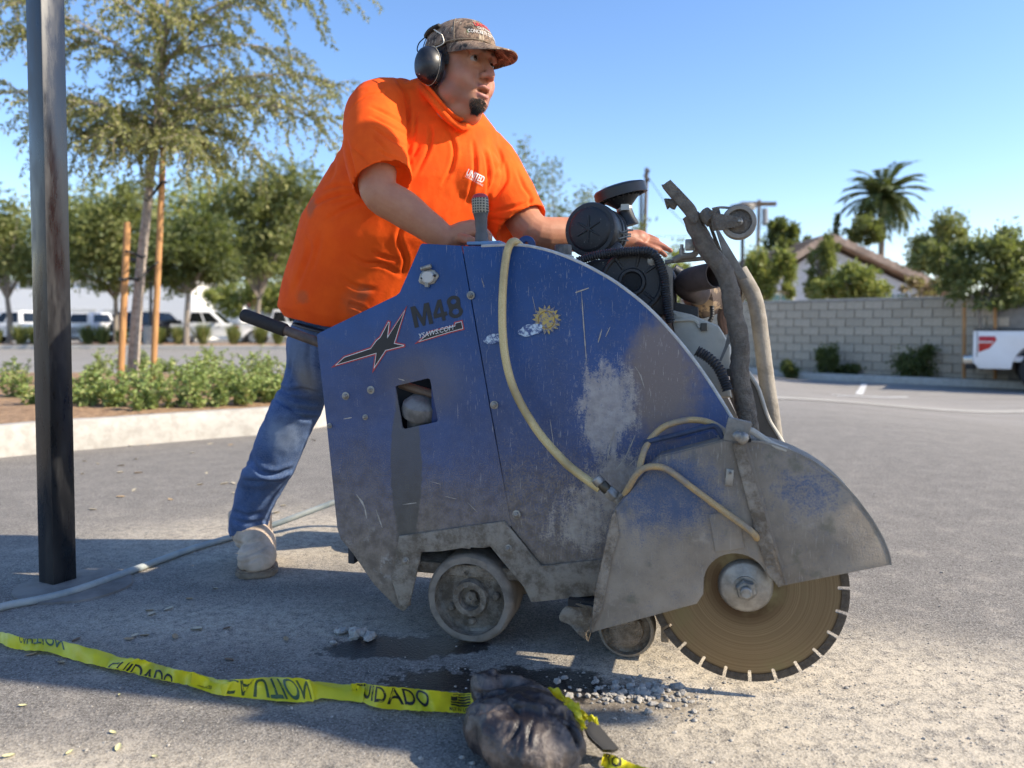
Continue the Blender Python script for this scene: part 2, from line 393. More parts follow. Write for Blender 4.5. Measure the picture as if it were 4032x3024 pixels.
# ---- foliage
def leaf_mat(name, c1, c2, c3=None, trans=.35):
    m = MT(name, .55, spec=.3); r = m.attr('rnd')
    col = m.mix(m.step(r, .0, 1.), c1, c2)
    if c3: col = m.mix(m.step(r, .82, .95), col, c3)
    m.color(col)
    tr = m.n('ShaderNodeBsdfTranslucent'); m.L(m.mix(.5, col, (.35, .42, .06)), tr.inputs[0])
    mx = m.n('ShaderNodeMixShader'); mx.inputs[0].default_value = trans
    out = m.t.nodes['Material Output']; m.L(m.b.outputs[0], mx.inputs[1]); m.L(tr.outputs[0], mx.inputs[2]); m.L(mx.outputs[0], out.inputs[0])
    return m.m
def leaves(name, pos, dirs, ln, wd, mat, parent=None, flat=0.):
    """one folded diamond per leaf"""
    n = len(pos); pos = np.asarray(pos, float); dirs = np.asarray(dirs, float)
    dirs /= np.linalg.norm(dirs, axis=1, keepdims=True) + 1e-9
    rv = rng.normal(size=(n, 3)); rv[:, 2] += flat * 2.
    side = np.cross(dirs, rv); side /= np.linalg.norm(side, axis=1, keepdims=True) + 1e-9
    nrm = np.cross(side, dirs)
    l = (ln * rng.uniform(.65, 1.25, n))[:, None]; w = (wd * rng.uniform(.7, 1.2, n))[:, None]
    v = np.empty((n, 4, 3)); v[:, 0] = pos; v[:, 1] = pos + dirs * l * .45 + side * w * .5 + nrm * w * .15
    v[:, 2] = pos + dirs * l; v[:, 3] = pos + dirs * l * .45 - side * w * .5 + nrm * w * .15
    me = bpy.data.meshes.new(name); me.vertices.add(n * 4); me.loops.add(n * 4); me.polygons.add(n)
    me.vertices.foreach_set('co', v.ravel()); me.loops.foreach_set('vertex_index', np.arange(n * 4))
    me.polygons.foreach_set('loop_start', np.arange(n) * 4); me.polygons.foreach_set('loop_total', np.full(n, 4)); me.update()
    at_ = me.attributes.new('rnd', 'FLOAT', 'FACE'); at_.data.foreach_set('value', rng.random(n))
    me.materials.append(mat)
    return link(bpy.data.objects.new(name, me), parent)
def cloud(blobs, n, clump=.16, nclump=26):
    """leaf positions gathered in clumps spread through ellipsoids [(centre, radii)]"""
    P_ = []; Dn = []; tot = sum(r[0]*r[1]*r[2] for _, r in blobs)
    for c, r in blobs:
        k = max(60, int(n * r[0]*r[1]*r[2] / tot)); kc = max(5, int(nclump * (r[0]*r[1]*r[2]) ** .5 / 2) + 8)
        cs = rng.normal(size=(kc, 3)); cs /= np.linalg.norm(cs, axis=1, keepdims=True); cs *= (rng.random((kc, 1)) ** .45)
        idx = rng.integers(0, kc, k); q = cs[idx] + rng.normal(size=(k, 3)) * clump * rng.uniform(.5, 1.5, (kc, 1))[idx]
        P_.append(np.array(c) + q * np.array(r)); d = q + rng.normal(size=(k, 3)) * .9; d[:, 2] -= .25; Dn.append(d)
    return np.concatenate(P_), np.concatenate(Dn)
BARK = simple('grey_bark', (.30, .255, .205), .9, var=.45, scale=22, bump=.6, bscale=45)
LF_OLIVE = leaf_mat('olive_leaves', (.20, .215, .075), (.115, .14, .05), (.30, .29, .12))
LF_DARK = leaf_mat('dark_leaves', (.105, .125, .045), (.065, .085, .03), (.19, .20, .075))
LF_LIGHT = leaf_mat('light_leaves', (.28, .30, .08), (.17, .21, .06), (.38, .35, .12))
def bg_tree(name, label, base, trunk_top, blobs, n, lf, leaf=.2, cat='tree', group=None, r=.12, limbs=True, clump=.16):
    o = empty(name, base, 0, label, cat, group); B = Vector(base); T = Vector(trunk_top) - B
    mb = MB(); mid = T * .5 + Vector((random.uniform(-.1, .1), 0, 0))
    mb.tube([Vector((0, 0, -.1)), mid, T], [r * 1.15, r, r * .8], 8)
    if limbs:
        for c, rad in blobs:
            e = Vector(c) - B
            for k in range(3):
                q = e + Vector([random.uniform(-.6, .6) * rad[i] for i in range(3)])
                mb.tube([T * .93, T.lerp(q, .5) + Vector((0, 0, .15 * rad[2])), q], [r * .6, r * .35, r * .1], 6)
    mb.build('trunk', BARK, o)
    p, d = cloud(blobs, n, clump); leaves('crown', p - np.array(B), d, leaf, leaf * .5, lf, o)
    return o
def E(dx, dy, rx, ry, Y, depth=None):
    """ellipsoid from a full-view pixel position and radii, at distance Y"""
    c = at(*D(dx, dy), Y); k = Y / F * K
    return (tuple(c), (rx * k, (depth or rx) * k, ry * k))
# left: row of trees behind the drive
Yt = 36.
bg_tree('street_tree', 'bushy olive green tree behind the black post at the left edge', at(*D(20, 742), Yt), at(*D(15, 640), Yt),
        [E(10, 520, 70, 95, Yt), E(60, 580, 60, 60, Yt), E(-60, 500, 80, 110, Yt)], 6000, LF_OLIVE, .3, group='trees behind the parked trucks')
bg_tree('street_tree', 'wide dark green tree right of the black post behind the tree stakes', at(*D(250, 742), Yt+1), at(*D(250, 640), Yt+1),
        [E(210, 500, 95, 80, Yt), E(300, 540, 85, 75, Yt), E(190, 570, 60, 55, Yt), E(260, 440, 60, 50, Yt)], 8500, LF_OLIVE, .3, group='trees behind the parked trucks')
bg_tree('street_tree', 'dark tree with forked trunk in front of the white pickups', at(*D(402, 748), 33), at(*D(407, 625), 33),
        [E(400, 545, 90, 60, 33), E(470, 565, 60, 50, 33), E(350, 585, 60, 45, 33), E(440, 490, 60, 45, 33)], 8500, LF_DARK, .26, group='trees behind the parked trucks')
bg_tree('street_tree', 'tall feathery tree between the staked tree and the orange shirt', at(*D(560, 742), Yt+3), at(*D(560, 640), Yt+3),
        [E(530, 430, 70, 75, Yt+3), E(610, 470, 80, 90, Yt+3), E(560, 550, 85, 60, Yt+3), E(660, 420, 55, 65, Yt+3), E(600, 375, 40, 40, Yt+3)], 9500, LF_OLIVE, .3, group='trees behind the parked trucks')
bg_tree('street_tree', 'pale green tree low behind the rear of the pickups', at(*D(620, 735), 52), at(*D(620, 690), 52),
        [E(590, 640, 60, 35, 52), E(500, 645, 50, 30, 52), E(660, 640, 50, 40, 52)], 6000, LF_LIGHT, .35, group='trees behind the parked trucks')
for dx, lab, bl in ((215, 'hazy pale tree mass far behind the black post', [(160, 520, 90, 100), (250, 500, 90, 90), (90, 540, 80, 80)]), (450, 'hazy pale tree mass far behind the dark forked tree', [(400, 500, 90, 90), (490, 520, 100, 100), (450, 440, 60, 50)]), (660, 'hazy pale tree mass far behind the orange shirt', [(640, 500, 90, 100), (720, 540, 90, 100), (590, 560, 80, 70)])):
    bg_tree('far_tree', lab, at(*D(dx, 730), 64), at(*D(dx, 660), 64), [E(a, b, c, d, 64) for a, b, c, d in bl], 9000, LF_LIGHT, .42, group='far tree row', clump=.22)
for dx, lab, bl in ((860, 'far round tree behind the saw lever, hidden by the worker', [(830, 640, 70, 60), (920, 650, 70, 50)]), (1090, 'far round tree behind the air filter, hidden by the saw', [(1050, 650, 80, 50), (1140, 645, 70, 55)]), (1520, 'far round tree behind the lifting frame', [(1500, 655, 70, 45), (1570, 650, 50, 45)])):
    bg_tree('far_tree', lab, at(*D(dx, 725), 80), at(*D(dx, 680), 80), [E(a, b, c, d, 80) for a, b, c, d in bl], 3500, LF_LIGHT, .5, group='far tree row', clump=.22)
# wispy tree seen past the worker's shoulder
def wispy(name, label, base, sprays, n, lf, leaf, group=None):
    o = empty(name, base, 0, label, 'tree', group); B = Vector(base); mb = MB(); P_ = []; Dd = []
    for pts in sprays:
        path = smooth_path([Vector(p) - B for p in pts], 6); mb.tube(path, [max(.012, .09 * (1 - i / len(path)) ** 1.5) for i in range(len(path))], 6)
        for _ in range(n):
            t = random.random() ** .7; q = path[int(t * (len(path) - 1))]; g = .10 + .55 * t * (1 - t) + .08
            P_.append(q + Vector([random.gauss(0, g) for _ in range(3)])); Dd.append((random.gauss(0, 1), random.gauss(0, 1), random.gauss(.4, .7)))
    mb.build('trunk', BARK, o); leaves('crown', P_, Dd, leaf, leaf * .35, lf, o); return o
Yw = 30.
wb = at(*D(1215, 735), Yw)
wispy('wispy_tree', 'thin wispy tree rising behind the raised left arm', wb,
      [[wb, at(*D(1190, 560), Yw), at(*D(1150, 420), Yw), at(*D(1130, 300), Yw)], [wb, at(*D(1200, 520), Yw), at(*D(1195, 430), Yw), at(*D(1190, 345), Yw)],
       [wb, at(*D(1215, 520), Yw), at(*D(1245, 450), Yw), at(*D(1275, 420), Yw)], [wb, at(*D(1170, 550), Yw), at(*D(1115, 440), Yw), at(*D(1085, 340), Yw)],
       [wb, at(*D(1180, 540), Yw), at(*D(1170, 450), Yw), at(*D(1160, 370), Yw)], [wb, at(*D(1260, 600), Yw), at(*D(1330, 520), Yw), at(*D(1390, 480), Yw)]], 420, LF_OLIVE, .22)
for xx, yy, rr, lab in ((1440, 560, 40, 'low green shrub tree seen between engine and lifting frame'), (1300, 600, 60, 'round green tree hidden behind the black engine cover')):
    bg_tree('far_shrub', lab, at(*D(xx, 728), 40), at(*D(xx, 660), 40), [E(xx, yy + 40, rr, 55, 40)], 3500, LF_LIGHT, .3, cat='tree')
# right: garden trees behind and before the block wall
Yr = 24.
bg_tree('garden_tree', 'tall narrow yellow green tree behind the wall left of the house', at(*D(1650, 760), Yr), at(*D(1650, 640), Yr),
        [E(1650, 570, 32, 70, Yr), E(1625, 620, 25, 50, Yr), E(1690, 600, 28, 60, Yr)], 6000, LF_LIGHT, .16, group='garden trees behind the block wall')
bg_tree('garden_tree', 'blue green tree with pointed top behind the wall', at(*D(1690, 755), Yr+6), at(*D(1690, 640), Yr+6),
        [E(1692, 530, 35, 55, Yr+6), E(1675, 500, 22, 35, Yr+6), E(1720, 560, 30, 50, Yr+6)], 5000, LF_DARK, .2, group='garden trees behind the block wall')
bg_tree('garden_tree', 'slender tree in front of the white gable', at(*D(1775, 755), Yr-1), at(*D(1772, 620), Yr-1),
        [E(1775, 560, 20, 50, Yr-1), E(1760, 620, 28, 35, Yr-1), E(1790, 540, 16, 30, Yr-1)], 2600, LF_OLIVE, .16, group='garden trees behind the block wall')
bg_tree('garden_bush', 'round yellow green bush above the wall before the white house', at(*D(1840, 755), Yr-2), at(*D(1840, 680), Yr-2),
        [E(1840, 615, 62, 36, Yr-2), E(1800, 635, 40, 28, Yr-2), E(1880, 632, 36, 26, Yr-2)], 5000, LF_LIGHT, .15, cat='bush')
bg_tree('garden_bush', 'thin bare rosy bush right of the house windows', at(*D(1985, 755), Yr-2), at(*D(1985, 680), Yr-2),
        [E(1990, 625, 45, 32, Yr-2)], 900, leaf_mat('rosy_leaves', (.30, .20, .13), (.22, .17, .08)), .14, cat='bush')
bg_tree('garden_tree', 'broad leafy tree at the right edge above the white truck', at(*D(2120, 790), 15.6), at(*D(2115, 660), 15.6),
        [E(2110, 570, 70, 62, 15.6), E(2170, 600, 65, 60, 15.6), E(2060, 600, 55, 45, 15.6), E(2200, 540, 50, 55, 15.6), E(2020, 560, 40, 40, 15.6), E(2150, 640, 60, 25, 15.6)], 12000, LF_OLIVE, .12, r=.035)
bg_tree('garden_tree', 'pale leafy tree behind the tiled roof', at(*D(2040, 745), 34), at(*D(2040, 640), 34),
        [E(2030, 520, 50, 55, 34), E(1990, 560, 40, 40, 34)], 5000, LF_OLIVE, .22)
bg_tree('garden_tree', 'dark shrubby tree behind the chimney', at(*D(1862, 742), 42), at(*D(1865, 640), 42), [E(1868, 500, 34, 30, 42), E(1840, 515, 20, 20, 42)], 2500, LF_DARK, .25)
for sx, lab in ((1808, 'slim dark cypress left of the palm'),):
    bg_tree('cypress', lab, at(*D(sx, 740), 48), at(*D(sx, 560), 48), [E(sx, 520, 8, 36, 48), E(sx, 490, 5, 30, 48)], 1600, LF_DARK, .22)
# ---- palms
def palm(label, cx, cy, rad, base_y, Y, fronds=46, frond_leaf=.5, r=.16, up=.15, name='palm_tree'):
    C = at(*D(cx, cy), Y); B = at(*D(cx - 6, base_y), Y); k = Y / F * K
    o = empty(name, B, 0, label, 'palm'); T = C - B
    MB().tube([Vector((0, 0, -.2)), T * .5, T], [r * 1.2, r, r * 1.15], 10).build('trunk', simple('palm_bark', (.22, .17, .12), .95, bump=.8, bscale=14), o)
    P_ = []; Dd = []; stem = MB()
    for i in range(fronds):
        a = 2.4 * i; el = R(80) - R(125) * (i / fronds) ** .9 + random.uniform(-.1, .1); L = rad * k * random.uniform(.85, 1.1)
        h = Vector((math.cos(a), math.sin(a), 0)); q = T.copy(); pts = [q.copy()]
        for s in range(12):
            q = q + (h * math.cos(el) + Vector((0, 0, math.sin(el)))) * L / 12; el -= .07 + .05 * s / 12; pts.append(q.copy())
        stem.tube(pts, [.03 * (1 - j / 14) for j in range(13)], 4, caps=False)
        for j in range(1, 13):
            t = (pts[j] - pts[j-1]).normalized(); sd = t.cross(Vector((0, 0, 1))).normalized()
            for m in range(4):
                for sg in (-1, 1):
                    P_.append(pts[j-1].lerp(pts[j], m / 4)); Dd.append(t * .9 + sd * sg * .8 + Vector((0, 0, -.25)))
    stem.build('frond_stem', simple('palm_stem', (.16, .16, .06), .7), o)
    leaves('crown', P_, Dd, frond_leaf, frond_leaf * .13, leaf_mat('palm_leaves', (.12, .15, .05), (.06, .085, .03), trans=.2), o)
palm('tall date palm with drooping fronds behind the tiled roof', 1906, 425, 88, 742, 46, 40, .7)

# ---- white house behind the wall
def house():
    Y = 27.; k = Y / F * K; B = at(*D(1870, 752), Y); B.z = -.3
    o = empty('white_house', B, 0, 'white house with brown tiled gable roof and chimney behind the wall', 'house')
    def q(dx, dy, dep=0.): p = at(*D(dx, dy), Y) - B; return Vector((p.x, dep, p.z))
    apex = q(1782, 520); el = q(1620, 622); er = q(2075, 655); zb = -.1
    apex2 = Vector((apex.x, 0, apex.z - .08))
    STUC = simple('white_stucco', (.74, .72, .70), .9, var=.08); TILE = simple('clay_tile', (.52, .38, .29), .85, var=.45, scale=2.5, bump=.5, bscale=9)
    mb = MB(); poly = [(el.x + .2, zb), (er.x - .2, zb), (er.x - .2, er.z - .15), (apex2.x, apex2.z - .1), (el.x + .2, el.z - .15)]
    mb.prism(poly, 0, 9.); mb.build('wall', STUC, o, smooth=False)
    for a, b, nm in ((apex, er, 'roof'), (apex, el, 'roof')):
        d = (b - a).normalized(); nrm = Vector((-d.z, 0, d.x)); nrm = nrm if nrm.z > 0 else -nrm
        mb = MB(); p1 = a - d * .0; p2 = b + d * .4
        pr = [(p.x, p.z) for p in (p1, p2, p2 + nrm * .22, p1 + nrm * .22)]; mb.prism(pr, -.45, 9.4); rf = mb.build(nm, TILE, o, smooth=False)
        # rows of tiles along the slope, each course a raised bar
        for s in np.linspace(.2, (p2 - p1).length - .25, 18):
            c = p1 + d * s + nrm * .22; w = MB(); e = c + d * .12
            w.prism([(c.x, c.z), (e.x, e.z), (e.x + nrm.x * .05, e.z + nrm.z * .05)], -.45, 9.4); w.build('tile_course', TILE, rf, smooth=False)
    # second ridge behind
    a2, b2 = q(1838, 520), q(2090, 622); d = (b2 - a2).normalized(); nrm = Vector((-d.z, 0, d.x))
    if nrm.z < 0: nrm = -nrm
    mb = MB(); mb.prism([(p.x, p.z) for p in (a2, b2, b2 + nrm * .3, a2 + nrm * .3)], 5, 16); mb.build('roof', TILE, o, smooth=False)
    c0, c1 = q(1903, 590, 6), q(1940, 500, 6); mb = MB().box((c0.x, 6, c0.z), (c1.x + .3, 7, c1.z)).build('chimney', simple('chimney_brick', (.33, .20, .15), .9, var=.3, scale=6), o, bevel=.02)
    mb = MB().box((c0.x - .06, 5.9, c1.z), (c1.x + .36, 7.1, c1.z + .3)).build('chimney_cap', simple('chimney_cap', (.36, .34, .31), .9), o, bevel=.03)
    for x0, x1 in ((1900, 1965), (1655, 1715)):
        p0, p1 = q(x0, 690), q(x1, 633)
        w = MB().box((p0.x, -.05, p0.z), (p1.x, .02, p1.z)).build('window', STUC, o, smooth=False)
        mx = (p0.x + p1.x) / 2
        for xa, xb in ((p0.x + .06, mx - .03), (mx + .03, p1.x - .06)):
            MB().box((xa, -.06, p0.z + .05), (xb, -.045, p1.z - .05)).build('pane', simple('teal_glass', (.10, .20, .21), .12), w, smooth=False)
    st = Vector((q(1860, 540).x, 6, q(1860, 548).z)); MB().lathe([(.12, 0), (.12, .45), (.16, .45), (.16, .52)], st, seg=12).build('vent_pipe', simple('vent_clay', (.42, .20, .14), .8), o)
house()

# ---- poles, lamp posts, wires
DARKM = simple('dark_metal_pole', (.035, .035, .038), .5, .4)
WOODP = simple('pole_wood', (.15, .105, .07), .9, var=.4, scale=3)
def pole(name, label, cat, dx, top, bot, Y, r, mat):
    T = at(*D(dx[0], top), Y); B = at(*D(dx[1], bot), Y); o = empty(name, B, 0, label, cat)
    MB().tube([Vector((0, 0, -.2)), T - B], [r, r * .85], 10).build('pole', mat, o); return o, T - B, Y / F * K
o, T, k = pole('utility_pole', 'wooden utility pole behind the air filter', 'pole', (1397, 1384), 363, 735, 50, .14, WOODP)
for zz in (.35, .9): MB().box((-.06, -.9, -zz - .06), (.06, .9, -zz + .06), Matrix.Translation(T)).build('crossarm', WOODP, o, smooth=False)
MB().tube([T + Vector((-.35, 0, -4.3)), T + Vector((-.35, 0, -1.6))], .10, 8).build('transformer', DARKM, o)
MB().tube([T + Vector((-.45, 0, -.8)), T + Vector((-.42, 0, -1.5))], .08, 8).build('bracket', DARKM, o)
A = at(*D(1397, 378), 50); Bw = at(*D(1500, 505), 47)
tag(MB().tube([A, A.lerp(Bw, .5) + Vector((0, 0, -.35)), Bw], .02, 5).build('overhead_wire', DARKM), 'thin wire slanting down from the wooden utility pole', 'wire')
A = at(*D(1300, 512), 49.5); Bw = at(*D(1700, 487), 49.5)
tag(MB().tube([A, A.lerp(Bw, .5) + Vector((0, 0, -.3)), Bw], .015, 5).build('overhead_wire', DARKM), 'thin wire running level behind the lifting frame', 'wire')
o, T, k = pole('utility_pole', 'weathered pole with a long flat crossarm right of the caster', 'pole', (1640, 1632), 432, 735, 46, .13, simple('grey_pole', (.20, .18, .16), .9))
MB().box((-1.1, -.12, -.35), (1.0, .12, -.12), Matrix.Translation(T)).build('crossarm', WOODP, o, smooth=False)
MB().tube([T + Vector((.35, 0, -1.5)), T + Vector((.35, 0, -.5))], .18, 10).build('transformer', simple('transformer_grey', (.30, .30, .30), .5), o)
o, T, k = pole('lamp_post', 'black parking lot lamp post with flat head behind the lifting frame', 'lamp', (1605, 1600), 452, 770, 21, .055, DARKM)
MB().lathe([(.05, -.05), (.30, .0), (.36, .05), (.34, .10), (.08, .17), (.03, .17)], T, seg=20).build('shade_disc', simple('lamp_head_brown', (.16, .14, .12), .5), o)
MB().lathe([(.03, 0), (.33, .0), (.33, .02), (.03, .02)], T + Vector((0, 0, -.012)), seg=20).build('diffuser', simple('lamp_diffuser', (.6, .6, .57), .4), o)
o, T, k = pole('lamp_post', 'black lamp post on a concrete base between the tree stakes', 'lamp', (326, 325), 560, 748, 34, .07, DARKM)
MB().lathe([(.30, -.1), (.30, .85), (.26, .9)], (0, 0, 0), seg=16).build('base', CONC, o)
MB().box((-.9, -.2, -.1), (.1, .2, .05), Matrix.Translation(T)).build('shade_disc', DARKM, o, smooth=False)

# ---- white industrial building with roller doors
def building():
    Y = 58.; x0, x1 = at(*D(-60, 700), Y).x, at(*D(415, 700), Y).x; o = empty('white_building', ((x0 + x1) / 2, Y, 0), 0, 'long low white building with roller doors behind the parked trucks', 'building')
    w = x1 - x0; zt = at(*D(100, 612), Y).z
    WH = simple('white_render', (.82, .81, .78), .85, var=.06)
    MB().box((-w/2, 0, -.1), (w/2, 12, zt)).build('wall', WH, o, smooth=False)
    MB().box((-w/2 - .1, -.1, zt), (w/2 + .1, 12.1, zt + .22)).build('parapet', simple('parapet_grey', (.55, .54, .52), .8), o, smooth=False)
    BL = simple('dark_door_opening', (.02, .02, .022), .4)
    for a, b in ((-40, 53), (80, 110), (150, 207), (224, 262), (286, 330)):
        xa, xb = at(*D(a, 700), Y).x - o.location.x, at(*D(b, 700), Y).x - o.location.x
        z1, zm = at(*D(a, 668), Y).z, at(*D(a, 690), Y).z
        d = MB().box((xa, -.02, .0), (xb, .1, z1)).build('door', BL, o, smooth=False)
        for i in range(4):
            h = (z1 - zm) / 4; MB().box((xa + .03, -.07, zm + i * h + .015), (xb - .03, -.03, zm + (i + 1) * h - .015)).build('shutter_slat', simple('shutter_cream', (.78, .77, .70), .6), d, smooth=False)
    return o
building()
def shop():
    Y = 80.; p = at(*D(580, 640), Y); o = empty('far_shop', (p.x, Y, 0), 0, 'grey far building with a dark roof and red sign band behind the trees', 'building')
    MB().box((-6, 0, -.1), (9, 8, p.z)).build('wall', simple('grey_render', (.42, .42, .43), .85), o, smooth=False)
    MB().box((-6.2, -.2, p.z), (9.2, 8.2, p.z + .8)).build('roof', simple('slate', (.16, .17, .19), .8), o, smooth=False)
    MB().box((-2, -.3, p.z - 1.0), (3, -.02, p.z - .3)).build('sign_band', simple('red_sign', (.45, .05, .05), .6), o, smooth=False)
shop()
# ---- vehicles
CAR_WHITE = simple('white_car_paint', (.78, .78, .78), .25, var=.03); CAR_BLACK = simple('black_car_paint', (.012, .012, .014), .2, var=.1)
CAR_SILVER = simple('silver_car_paint', (.42, .42, .43), .3, .3, var=.05)
GLASS = simple('car_glass', (.012, .014, .016), .06); TYRE = simple('tyre_rubber', (.02, .02, .02), .8); RIM = simple('alloy_rim', (.55, .55, .56), .3, .8)
PLAST = simple('black_plastic', (.018, .018, .02), .6); REDL = simple('tail_light_red', (.50, .02, .02), .15); CLEARL = simple('lamp_clear', (.75, .75, .72), .15); CHROME = simple('dull_chrome', (.50, .50, .48), .25, .9)
def arch_profile(L, zb, zt, wheels, rw):
    """body side outline with wheel arches cut out"""
    pts = [(-L/2, zb + .12), (-L/2 + .02, zt)]; pts += [(L/2 - .25, zt), (L/2 - .05, zt - .12), (L/2, zb + .15), (L/2 - .1, zb)]
    for xw in sorted(wheels, reverse=True):
        for i in range(13):
            a = math.pi * i / 12; pts.append((xw + rw * math.cos(a), zb + max(0, rw * math.sin(a) * 1.0) + .0))
    pts += [(-L/2 + .1, zb)]; return pts
def wheel_parts(o, x, y, r, side):
    w = MB(); w.lathe([(r*.62, -.12), (r*.93, -.12), (r, -.08), (r, .08), (r*.93, .12), (r*.62, .12)], (x, y, r), (0, 1, 0), 24); t = w.build('wheel', TYRE, o)
    m = MB(); yo = y + side * .10; m.lathe([(.05, 0), (r*.62, -.0), (r*.62, .03 * side), (r*.52, .03*side), (r*.2, -.02*side), (.05, -.02*side)], (x, yo, r), (0, 1, 0), 20)
    for i in range(6):
        a = i * math.pi / 3; m.box((-.05, -.02, .04), (.05, .02, r*.58), Matrix.Translation((x, yo + side*.02, r)) @ Matrix.Rotation(a, 4, 'Y'))
    m.build('rim', RIM, t)
def pickup(name, label, loc, rz, paint, group=None, L=5.7, suv=False, big=False):
    o = empty(name, loc, rz, label, 'truck' if not suv else 'car', group); Wd = .98; zb, zt = .42, 1.12; r = .39; wh = (-1.75, 1.85)
    mb = MB()
    for s in (-1, 1): mb.prism(arch_profile(L, zb, zt, wh, .50), s * Wd, s * (Wd - .10))
    mb.box((-L/2 + .06, -Wd + .1, .55), (L/2 - .1, Wd - .1, .62))
    mb.prism([(1.0, .6), (1.0, zt + .06), (L/2 - .35, zt + .02), (L/2 - .04, zt - .10), (L/2 - .04, .6)], -Wd + .10, Wd - .10)
    mb.box((-.85 if not suv else -L/2 + .05, -Wd + .1, .6), (1.0, Wd - .1, zt))
    body = mb.build('body', paint, o, bevel=.02)
    # cab or cabin: belt outline narrowing to the roof
    xb0, xb1 = (-.95, 1.15) if not suv else (-L/2 + .08, 1.1); xr0, xr1 = (xb0 + .18, .35); zr = 1.88 if not suv else 1.75; yr = .76
    lo = [(xb0, -Wd + .03, zt), (xb1, -Wd + .03, zt), (xb1, Wd - .03, zt), (xb0, Wd - .03, zt)]; hi = [(xr0, -yr, zr), (xr1, -yr, zr), (xr1, yr, zr), (xr0, yr, zr)]
    MB().add(lo + hi, [(0,1,5,4),(1,2,6,5),(2,3,7,6),(3,0,4,7),(4,5,6,7),(3,2,1,0)]).build('cab', paint, o, bevel=.05, bseg=3)
    def quad(name, a, b, c, d, ins=.0, off=(0, 0, 0)):
        MB().add([Vector(p) + Vector(off) for p in (a, b, c, d)], [(0, 1, 2, 3)]).build(name, GLASS, o, smooth=False)
    def lerp(a, b, t): return Vector(a).lerp(Vector(b), t)
    for s in (-1, 1):
        A, B, C, Dd = [Vector((p[0], abs(p[1]) * s, p[2])) for p in (lo[0], lo[1], hi[1], hi[0])]
        for t0, t1 in ((.07, .46), (.51, .90)):
            e0, e1 = .12, .86
            g = lambda t, e: lerp(lerp(A, B, t), lerp(Dd, C, t), e)
            quad('side_window', g(t0, e0), g(t1, e0), g(t1 - (.05 if t1 > .8 else 0), e1), g(t0, e1), off=(0, s * .006, 0))
        MB().box((.55, s * (Wd + .02), zt + .05), (.75, s * (Wd + .20), zt + .22)).build('mirror', PLAST, o, bevel=.02)
        for xd in (-.05, .85): MB().box((xd - .12, s * (Wd - .01), .95), (xd, s * (Wd + .03), .99)).build('door_handle', PLAST, o)
        # tail light wraps round the corner
        MB().prism([(-L/2 + .085, 1.02), (-L/2 + .34, 1.02), (-L/2 + .37, .96), (-L/2 + .26, .80), (-L/2 + .085, .72)], s * (Wd - .12), s * (Wd + .012)).build('tail_light', REDL, o, bevel=.01)
        MB().box((-L/2 + .078, s * (Wd - .12), .90), (-L/2 + .31, s * (Wd + .016), .925)).build('reverse_light', CLEARL, o)
        MB().box((-L/2 + .055, s * (Wd - .1), .64), (-L/2 + .068, s * (Wd + .003), 1.10)).build('gate_gap', PLAST, o)
        MB().box((L/2 - .30, s * (Wd - .30), .86), (L/2 + .004, s * (Wd + .004), 1.04)).build('headlight', CLEARL, o, bevel=.02)
        for xw in wh: wheel_parts(o, xw, s * .82, r, s)
    g = lambda P_, t, e: lerp(lerp(P_[0], P_[1], t), lerp(P_[3], P_[2], t), e)
    fr = (lo[1], lo[2], hi[2], hi[1]); rr = (lo[3], lo[0], hi[0], hi[3])
    quad('windscreen', g(fr, .06, .08), g(fr, .94, .08), g(fr, .92, .92), g(fr, .08, .92), off=(.012, 0, .005))
    quad('rear_window', g(rr, .12, .15), g(rr, .88, .15), g(rr, .86, .85), g(rr, .14, .85), off=(-.012, 0, .002))
    if not suv:
        MB().box((-L/2 - .004, -Wd + .12, .62), (-L/2 + .06, Wd - .12, zt + .002)).build('tailgate', paint, o, bevel=.015)
        for s in (-1, 1): MB().box((-L/2, s * (Wd - .115), zt + .001), (-.95, s * (Wd + .004), zt + .035)).build('bed_rail', PLAST, o)
    MB().box((-L/2 - .16, -Wd + .04, .50), (-L/2 + .02, Wd - .04, .66)).build('rear_bumper', CHROME, o, bevel=.03)
    MB().box((-L/2 - .12, -Wd + .10, .40), (-L/2 + .05, Wd - .10, .50)).build('bumper_step', PLAST, o, bevel=.02)
    MB().box((L/2 - .06, -Wd + .04, .45), (L/2 + .14, Wd - .04, .66)).build('front_bumper', CHROME, o, bevel=.04)
    MB().box((L/2 - .03, -Wd + .32, .70), (L/2 + .02, Wd - .32, 1.02)).build('grille', PLAST, o, bevel=.02)
    return o
# right: rear quarter of a white pickup, parked along the wall
a = math.atan2(WD.y, WD.x)
Rr = rg(*D(2100, 852)); tr_dir = Vector((math.cos(a), math.sin(a), 0))
P0 = at(*D(2103, 705), 14.2); base = Vector((P0.x, P0.y, gz(P0.x, P0.y)))
rz = a + R(12); base = base + Vector((math.cos(rz), math.sin(rz), 0)) * 2.85 + Vector((-math.sin(rz), math.cos(rz), 0)) * .98
pickup('pickup_truck', 'white pickup truck cut off by the right frame edge, rear towards the saw', (base.x, base.y, -.33), rz, CAR_WHITE)
G = 'vehicles parked on the far left'
def park(dx, Y, rz, **kw):
    p = at(*D(dx, 743), Y); pickup(loc=(p.x, Y, .0), rz=rz, group=G, **kw)
park(40, 44, R(172), name='pickup_truck', label='white pickup at the far left edge behind the black post', paint=CAR_WHITE)
park(150, 43, R(168), name='parked_car', label='white car with bright wheel just right of the black post', paint=CAR_WHITE, suv=True, L=4.6)
park(262, 47, R(100), name='parked_car', label='grey car seen end-on between the post and the tree stakes', paint=CAR_SILVER, suv=True, L=4.6)
park(335, 43, R(75), name='parked_car', label='black car seen end-on behind the right tree stake', paint=CAR_BLACK, suv=True, L=4.6)
